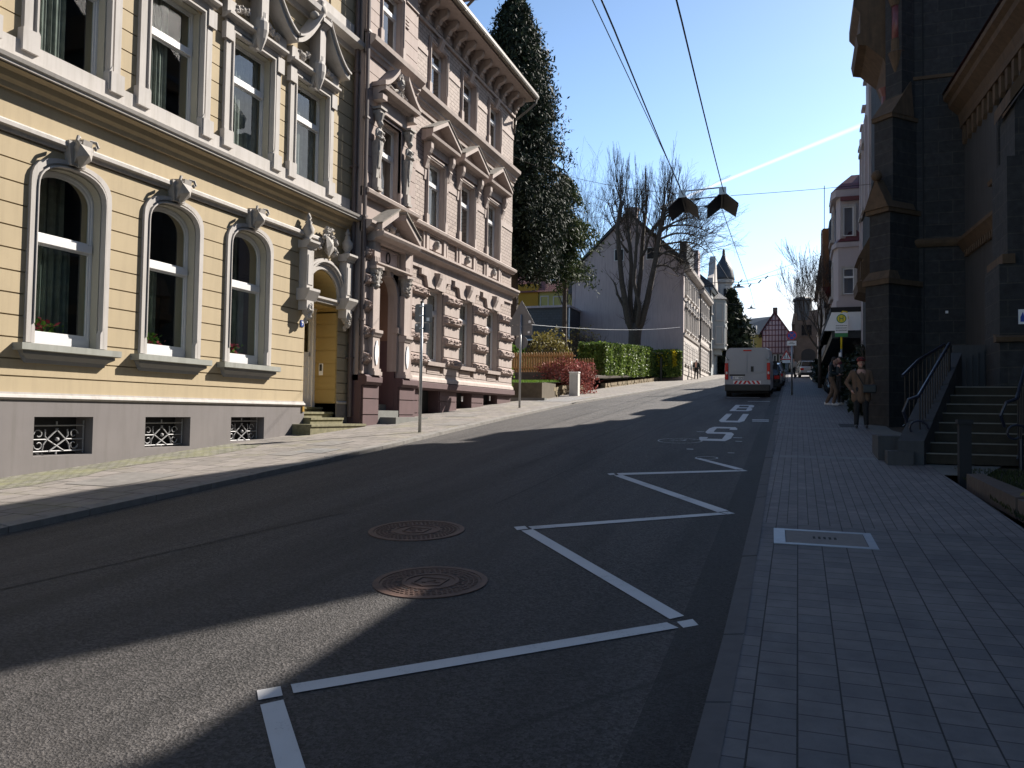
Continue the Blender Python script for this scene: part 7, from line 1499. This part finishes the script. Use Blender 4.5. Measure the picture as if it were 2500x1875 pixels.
while x < -11.5:
    m = MB(); m.prism([(x, 3.7), (x+.10, 3.7), (x+.10, 4.95), (x+.05, 5.02), (x, 4.95)], 0, .025); m.v = [(a, 46.02+c_, b) for a, b, c_ in m.v]; obj('picket', m, 'wood', t); x += .16
m = MB(); m.box(-10.15, -10.0, 62.3, 62.45, 4.3, 6.2); solo('gate_pillar', m, 'black', 'dark gate post between the two clipped hedges', 'post')
# ------------------------------------------------------------ vehicles
def wheel(t, x, y, r, w, rim='steel'):
    n = 20; m = MB(lambda u, v, n_: (x+n_, y+u, v))
    P = [(r*math.cos(2*math.pi*i/n), r+r*math.sin(2*math.pi*i/n)) for i in range(n)]; Q = [(r*.6*math.cos(2*math.pi*i/n), r+r*.6*math.sin(2*math.pi*i/n)) for i in range(n)]
    m.band(P, Q, -w/2, w/2, closed=True); ty = obj('wheel', m, 'rubber', t); m = MB(lambda u, v, n_: (x+n_, y+u, v)); m.prism(Q, -w*.4, w*.4); obj('rim', m, rim, ty)
def van():
    t = thing('delivery_van', 'white delivery van seen from behind with red tail lamps and striped bumper band', 'van', (-2.16, 37.6, gz(37.6)+RZ), local=True); t.rotation_euler = (math.atan(.07), 0, 0)
    W, H, L = 1.0, 2.24, 5.2
    def sect(z): return W*(1 if z < 1.3 else 1-.10*((z-1.3)/(H-1.3))**1.6)
    zs = [.32, .5, .75, 1.05, 1.3, 1.6, 1.9, 2.08, 2.18, 2.24]; P = []; F = []
    ring = [(-sect(z)*(1 if z < 2.1 else (.95 if z < 2.2 else .86)), z) for z in zs]; ring = ring+[(-x, z) for x, z in ring[::-1]]
    ysec = [(0, 1, 0), (.06, 1, 0), (3.9, 1, 0), (4.4, .97, -.5), (5.0, .9, -1.1), (5.3, .78, -1.25)]
    for yy, sc, dz in ysec:
        for x, z in ring: P.append((x*sc, yy, z if dz == 0 or z < 1.1 else max(1.05, z+dz*(z-1.0)/1.24)))
    k = len(ring); F = [tuple(range(k))[::-1], tuple(range((len(ysec)-1)*k, len(ysec)*k))]
    for j in range(len(ysec)-1): F += [(j*k+i, j*k+(i+1) % k, (j+1)*k+(i+1) % k, (j+1)*k+i) for i in range(k)]
    m = MB(); m.add(P, F); body = obj('body', m, 'carwhite', t); md = body.modifiers.new('b', 'BEVEL'); md.width = .03; md.segments = 3; md.limit_method = 'ANGLE'
    for s_ in (-1, 1):
        m = MB(); a, b = sorted((s_*.012, s_*.80)); m.box(a, b, -.022, 0, 1.10, 2.0); m.box(a+.05, b-.05, -.03, -.02, 1.17, 1.93); d = obj('rear_door', m, 'carwhite', t); q = d.modifiers.new('b', 'BEVEL'); q.width = .02; q.segments = 3
        m = MB(); a, b = sorted((s_*.012, s_*.80)); m.box(a, b, -.024, 0, .58, 1.08); obj('lower_door_panel', m, 'carwhite', d)
        m = MB(); a, b = sorted((s_*.84, s_*.985)); m.box(a, b, -.05, .05, .80, 1.56); tl = obj('tail_light', m, 'tail', t); q = tl.modifiers.new('b', 'BEVEL'); q.width = .02; q.segments = 2
        m = MB(); a, b = sorted((s_*.87, s_*.95)); m.box(a, b, -.056, -.05, 1.05, 1.16); obj('lens', m, 'lamp', tl)
        m = MB(); m.tube([(s_*.82, -.02, 1.70), (s_*.90, -.05, 1.73), (s_*.95, -.03, 1.84)], .03, 6); obj('hinge', m, 'steel', t)
        m = MB(); m.box(min(s_*1.0, s_*1.18), max(s_*1.0, s_*1.18), 4.0, 4.12, 1.2, 1.62); obj('wing_mirror', m, 'black', t)
        for yy in (.75, 4.3): wheel(t, s_*.86, yy, .34, .22)
    m = MB(); m.box(-.99, .99, -.10, .2, .27, .58); bp = obj('bumper', m, 'black', t); q = bp.modifiers.new('b', 'BEVEL'); q.width = .04; q.segments = 3
    m = MB(); m.box(-.93, .93, .1, 4.8, .18, .34); obj('underbody', m, 'dark', t)
    m = MB(); m.box(-.18, .18, -.03, .02, 2.09, 2.15); obj('high_brake_light', m, 'tail', t)
    m = MB(); m.box(.15, .27, -.045, -.02, 1.16, 1.40); obj('door_handle', m, 'black', t)
    tv = lambda u, v, n: (u, -n, v)
    m = MB(tv); m.box(-.78, -.10, .97, 1.04, .02, .05); obj('plate_recess', m, 'black', t)
    m = MB(tv); m.box(-.70, -.18, .83, .95, .024, .034); pl_ = obj('number_plate', m, 'white', t)
    m = MB(tv); m.box(-.70, -.655, .83, .95, .034, .037); obj('blue_band', m, 'blue', pl_)
    m = MB(tv)
    GL = {'W': ['10001', '10101', '10101', '01010'], 'D': ['1110', '1001', '1001', '1110'], 'T': ['111', '010', '010', '010'], '1': ['01', '11', '01', '01'], '0': ['111', '101', '101', '111'], '6': ['111', '100', '111', '111'], '4': ['101', '101', '111', '001'], ' ': ['00']*4, '5': ['111', '110', '001', '110']}
    u = -.64
    for ch_ in 'WD T 10640':
        g_ = GL[ch_]
        for j, row in enumerate(g_):
            for i, c_ in enumerate(row):
                if c_ == '1': m.box(u+i*.012, u+i*.012+.0118, .925-j*.02-.0198, .925-j*.02, .034, .036)
        u += (len(g_[0])+1)*.0115
    obj('plate_characters', m, 'black', pl_)
    m = MB(tv); m.box(-.62, .58, .60, .75, .0242, .030); wb = obj('warning_band', m, 'white', t)
    for i, a in enumerate((-.60, -.40, -.20, .06, .26, .46)):
        s_ = 1 if i < 3 else -1; m = MB(tv); o_ = .09*s_; m.prism([(a, .602), (a+.10, .602), (a+.10+o_, .748), (a+o_, .748)], .030, .033); obj('red_stripe', m, 'red', wb)
    m = MB(tv); 
    for dz in (0, -.045): m.prism([(-.66, 1.24+dz), (-.58, 1.285+dz), (-.50, 1.24+dz), (-.50, 1.26+dz), (-.58, 1.305+dz), (-.66, 1.26+dz)], .03, .034)
    obj('chevron_badge', m, 'steel', t)
    m = MB(tv); m.box(.38, .6, 1.13, 1.155, .03, .032); obj('lettering_strip', m, 'steel', t); return t
van()
def car(loc, rz, paint, label, L=4.2, W=.87, H=1.46, est=True, grp='cars parked up the street', tilt=True):
    t = thing('parked_car', label, 'car', loc, grp, local=True, rz=rz)
    if tilt: t.rotation_euler = (math.atan(.07) if abs(rz) < .5 else -math.atan(.07) if abs(rz) > 2.6 else 0, 0, rz)
    # y runs from the tail (0) to the nose (L)
    secs = [(0, .45, .88, .9), (.12, .28, .98, .97), (.9, .2, .96, 1), (2.2, .2, .93, 1), (3.2, .2, .90, 1), (L-.25, .25, .72, .96), (L, .4, .62, .86)]; P = []; F = []; k = 8
    for y, z0, z1, w in secs:
        a = W*w; P += [(-a*.92, y, z0), (-a, y, z0+.18), (-a, y, z1-.18), (-a*.93, y, z1), (a*.93, y, z1), (a, y, z1-.18), (a, y, z0+.18), (a*.92, y, z0)]
    F = [tuple(range(k))[::-1], tuple(range((len(secs)-1)*k, len(secs)*k))]
    for j in range(len(secs)-1): F += [(j*k+i, j*k+(i+1) % k, (j+1)*k+(i+1) % k, (j+1)*k+i) for i in range(k)]
    m = MB(); m.add(P, F); b = obj('body', m, paint, t, smooth=False); q = b.modifiers.new('b', 'BEVEL'); q.width = .04; q.segments = 3; q.limit_method = 'ANGLE'; q.angle_limit = .3
    y0, y1, y2, y3 = .12, .45 if est else .9, L*.52, L*.72
    G = [(y0, .93), (y1, H-.05), (y2, H-.03), (y3, .90)]; P = []
    for y, z in G: a = W*(.90 if z < 1 else .70); P += [(-a, y, z), (a, y, z)]
    m = MB(); m.add(P, [(0, 1, 3, 2), (4, 5, 7, 6), (0, 2, 4, 6), (1, 3, 5, 7), (0, 1, 7, 6)]); obj('glasshouse', m, 'carglass', t)
    m = MB(); a = W*.71; m.add([(-a, y1-.02, H-.05), (a, y1-.02, H-.05), (a*.97, y2, H), (-a*.97, y2, H), (-a, y1-.02, H-.09), (a, y1-.02, H-.09), (a, y2+.03, H-.05), (-a, y2+.03, H-.05)], [(0, 1, 2, 3), (4, 5, 6, 7), (0, 1, 5, 4), (1, 2, 6, 5), (2, 3, 7, 6), (3, 0, 4, 7)]); obj('roof', m, paint, t)
    for s_ in (-1, 1):
        m = MB()
        for (ya, za), (yb, zb) in ((G[0], G[1]), (G[3], G[2]), ((L*.36, .93), (L*.36, H-.05))): m.tube([(s_*W*.9, ya, za), (s_*W*.705, yb, zb)], .03, 5)
        obj('roof_pillar', m, paint, t)
        m = MB(); m.box(min(s_*.55, s_*.82), max(s_*.55, s_*.82), -.015, .08, .66, .84); obj('tail_light', m, 'tail', t)
        m = MB(); m.box(min(s_*.5, s_*.76), max(s_*.5, s_*.76), L-.12, L+.0, .5, .64); obj('headlight', m, 'lamp', t)
        m = MB(); m.box(min(s_*.86, s_*1.02), max(s_*.86, s_*1.02), L*.66, L*.69, .9, 1.04); obj('wing_mirror', m, paint, t)
        for yy in (.75, L-.82): wheel(t, s_*(W-.1), yy, .31, .2)
    m = MB(); m.box(-.26, .26, -.03, -.005, .5, .61); obj('rear_plate', m, 'white', t); m = MB(); m.box(-.26, .26, L+.0, L+.02, .36, .47); obj('front_plate', m, 'white', t)
    m = MB(); m.box(-W*.95, W*.95, -.02, .15, .25, .45); obj('bumper', m, 'black', t); return t
car((-1.75, 44.8, gz(44.8)+RZ), 0, 'carblack', 'black parked car directly ahead of the white van')
car((-1.68, 50.3, gz(50.3)+RZ), 0, 'carwhite', 'second car ahead of the van with bright windscreen, white')
car((-1.72, 56.4, gz(56.4)+RZ), 0, 'carblue', 'third parked car beyond the van, dark blue')
car((1.0, 72.5, gz(72.5)), math.radians(8), 'carsilver', 'silver car parked at the right before the brown stone house')
car((2.2, 46.2, gz(42)), math.pi, 'carblack', 'black car facing the street behind the waiting people', grp=None)
m = None
# ------------------------------------------------------------ people
def remesh(o, v): md = o.modifiers.new('r', 'REMESH'); md.mode = 'VOXEL'; md.voxel_size = v; md.use_smooth_shade = True; s_ = o.modifiers.new('s', 'SMOOTH'); s_.iterations = 3; s_.factor = .5
def person(loc, rz, h, label, top, legs, shoes, hair, pose, coat_len=.0, face=True, grp=None):
    t = thing('person', label, 'person', loc, grp, local=True, rz=rz); k = h/1.75
    def S(p): return tuple(a*k for a in p)
    # faces -Y. joints
    hd = pose.get('head', (0, 0, 1.60)); n0 = (0, .01, 1.45)
    b = MB(); b.cap_(S((0, .01, 1.38)), S((hd[0]*.6, hd[1]*.6, 1.50)), .055*k, .05*k, 8); hx, hy, hz = hd
    b.ell(S((hx, hy, hz)), S((.075, .095, .115)), 14, 10); b.ell(S((hx, hy-.085, hz-.015)), S((.013, .022, .02)), 6, 5); b.ell(S((hx, hy-.07, hz-.075)), S((.035, .03, .02)), 8, 5); b.ell(S((hx, hy-.06, hz-.095)), S((.03, .03, .025)), 8, 5)
    for s_ in (-1, 1): b.ell(S((hx+s_*.077, hy+.005, hz-.01)), S((.012, .02, .03)), 6, 5)
    for s_, hp in ((-1, pose['handL']), (1, pose['handR'])):
        sh = Vector((s_*.19, .01, 1.39)); el = Vector(pose['elbL' if s_ < 0 else 'elbR']); ha = Vector(hp)
        b.cap_(S(sh), S(el), .045*k, .038*k, 8); b.cap_(S(el), S(ha), .036*k, .026*k, 8); d = (ha-el).normalized(); pl_ = ha+d*.05
        b.cap_(S(ha), S(pl_), .028*k, .034*k, 8); sd = d.orthogonal().normalized(); sd = Vector((0, 1, 0)) if abs(d.y) < .7 else Vector((1, 0, 0))
        for i in range(4):
            o_ = sd*(-.03+.02*i); L_ = (.062, .075, .07, .055)[i]; b.tube([S(pl_+o_), S(pl_+o_+d*L_*.6), S(pl_+o_+d*L_+Vector((-s_*.012, 0, 0)))], .0085*k, 6)
        b.tube([S(ha+d*.02), S(ha+d*.05-sd*.045), S(ha+d*.08-sd*.05)], .0095*k, 6)
    b.cap_(S((0, 0, 1.0)), S((0, 0, 1.36)), .12*k, .13*k, 10)
    for s_, hip, kn, an_ in ((-1, (-.09, 0, .92), pose['kneeL'], pose['ankL']), (1, (.09, 0, .92), pose['kneeR'], pose['ankR'])):
        b.cap_(S(hip), S(kn), .075*k, .05*k, 8); b.cap_(S(kn), S(an_), .05*k, .035*k, 8)
    o = obj('body', b, 'skin', t); remesh(o, .009)
    g = MB()
    g.cap_(S((-.11, 0, 1.05)), S((-.13, .0, 1.33)), .09*k, .092*k, 12); g.cap_(S((.11, 0, 1.05)), S((.13, .0, 1.33)), .09*k, .092*k, 12); g.cap_(S((-.15, .01, 1.385)), S((.15, .01, 1.385)), .075*k, .075*k, 10); g.cap_(S((0, -.02, 1.0)), S((0, -.02, 1.34)), .115*k, .115*k, 12)
    if coat_len: 
        for s_ in (-1, 1): g.cap_(S((s_*.115, 0, 1.05)), S((s_*.125, 0, 1.0-coat_len)), .095*k, .105*k, 12)
        g.cap_(S((0, -.01, 1.05)), S((0, -.01, 1.0-coat_len)), .125*k, .13*k, 12)
    g.cap_(S((0, .01, 1.42)), S((0, .0, 1.48)), .085*k, .075*k, 10)
    for s_, e_, hh in ((-1, 'elbL', 'handL'), (1, 'elbR', 'handR')):
        el = Vector(pose[e_]); ha = Vector(pose[hh]); g.cap_(S((s_*.19, .01, 1.385)), S(el), .064*k, .052*k, 10); g.cap_(S(el), S(el.lerp(ha, .93)), .052*k, .042*k, 10)
    o = obj('coat' if coat_len else 'jacket', g, top, t); remesh(o, .011)
    g = MB(); g.cap_(S((-.07, 0, .96)), S((.07, 0, .96)), .12*k, .12*k, 10)
    for s_, kn, an_ in ((-1, pose['kneeL'], pose['ankL']), (1, pose['kneeR'], pose['ankR'])): g.cap_(S((s_*.09, 0, .90)), S(kn), .098*k, .074*k, 10); a_ = Vector(kn).lerp(Vector(an_), .95); g.cap_(S(kn), S(a_), .072*k, .058*k, 10)
    o = obj('trousers', g, legs, t); remesh(o, .011)
    for s_, an_ in ((-1, pose['ankL']), (1, pose['ankR'])):
        x, y, z = an_; g = MB(); g.cap_(S((x, y+.03, z-.035)), S((x, y-.13, z-.05)), .045*k, .038*k, 8); g.ell(S((x, y+.01, z-.01)), S((.045, .06, .05)), 8, 6); g.v = [(a, b_, max(c_, (z-.085)*k)) for a, b_, c_ in g.v]; o = obj('shoe', g, shoes, t); remesh(o, .01)
    g = MB(); g.ell(S((hx, hy+.018, hz+.03)), S((.085, .098, .105)), 12, 8); 
    g.v = [p if not (p[1] < (hy-.03)*k and p[2] < (hz+.045)*k) else (p[0], (hy-.02)*k, p[2]) for p in g.v]
    hr = obj('hair' if hair != 'hatred' else 'hat', g, hair, t, smooth=True)
    for s_ in (-1, 1): g = MB(); g.ell(S((hx+s_*.03, hy-.083, hz+.012)), S((.011, .008, .007)), 8, 5); obj('eye', g, 'dark', t, smooth=True)
    g = MB(); g.ell(S((hx, hy-.094, hz-.052)), S((.022, .006, .006)), 8, 5); obj('mouth', g, 'red', t, smooth=True)
    return t, S
def gp_(x, y): return (x, y, gz(y))
st_ = dict(kneeL=(-.10, -.02, .50), ankL=(-.11, 0, .09), kneeR=(.10, -.02, .50), ankR=(.12, 0, .09))
t, S = person(gp_(1.40, 20.4), 0, 1.66, 'person in tan coat, dark red hat and black trousers carrying a shoulder bag', 'coat', 'trousers', 'shoed', 'hatred', dict(st_, head=(0, -.01, 1.62), elbL=(-.33, .05, 1.13), handL=(-.22, -.12, .93), elbR=(.27, .03, 1.10), handR=(.22, -.12, .95)), coat_len=.27)
g = MB(); g.ell(S((0, -.01, 1.70)), S((.10, .11, .075)), 14, 8); g.ell(S((0, -.05, 1.675)), S((.115, .13, .012)), 14, 6); obj('hat_brim', g, 'hatred', t, smooth=True)
g = MB(); g.box(-.06, .06, -.105, -.095, 1.61, 1.645); obj('sunglasses', g, 'dark', t)
t2 = thing('shoulder_bag', 'black shoulder bag hanging across the tan coat', 'bag', (1.40, 20.4, gz(20.4)), local=True); g = MB(); g.box(.02, .32, -.24, -.14, .82, 1.02); o = obj('bag_body', g, 'black', t2); q = o.modifiers.new('b', 'BEVEL'); q.width = .03; q.segments = 3
g = MB(); g.tube([(.05, -.17, 1.0), (-.05, -.17, 1.18), (-.13, -.12, 1.34), (-.12, .02, 1.40)], .014, 6); obj('strap', g, 'black', t2)
walk = dict(kneeL=(-.10, -.16, .52), ankL=(-.10, -.06, .10), kneeR=(.09, .02, .50), ankR=(.09, .22, .12))
t, S = person(gp_(1.12, 29.6), math.radians(75), 1.76, 'person in dark jacket with pale back emblem, brown trousers and white trainers', 'jacket', 'browntr', 'shoew', 'hairdark', dict(walk, head=(0, -.08, 1.56), elbL=(-.27, -.02, 1.12), handL=(-.20, -.24, 1.08), elbR=(.27, -.02, 1.12), handR=(.18, -.26, 1.10)))
g = MB(); n_ = 14; g.prism([(-.06+.07*math.cos(2*math.pi*i/n_)*(1 if i % 2 else .55), 1.22+.09*math.sin(2*math.pi*i/n_)) for i in range(n_)], 0, .004); g.v = [(-.235-c_, a+.05, b) for a, b, c_ in g.v]; obj('emblem', g, 'white', t)
t, S = person(gp_(1.42, 30.3), math.radians(-60), 1.74, 'person in dark clothes with maroon scarf partly hidden beside the bush', 'jacket', 'trousers', 'shoew', 'hairdark', dict(st_, head=(0, -.05, 1.59), elbL=(-.27, 0, 1.12), handL=(-.18, -.2, 1.05), elbR=(.27, 0, 1.12), handR=(.2, -.2, 1.05)))
g = MB(); g.cap_(S((0, 0, 1.44)), S((0, -.02, 1.50)), .10, .09, 10); obj('scarf', g, 'maroonj', t)
person((-.35, 68, gz(68)), 0, 1.72, 'distant person in pale top walking on the right pavement', 'facwhite', 'trousers', 'shoed', 'hairdark', dict(walk, elbL=(-.27, 0, 1.12), handL=(-.25, -.1, .9), elbR=(.27, 0, 1.12), handR=(.25, .1, .9)))
person((-8.05, 68, gz(68)), math.pi, 1.72, 'distant person in dark clothes with light helmet beside the white facade', 'jacket', 'trousers', 'shoed', 'white', dict(st_, elbL=(-.27, 0, 1.12), handL=(-.25, -.05, .9), elbR=(.27, 0, 1.12), handR=(.25, -.05, .9)))
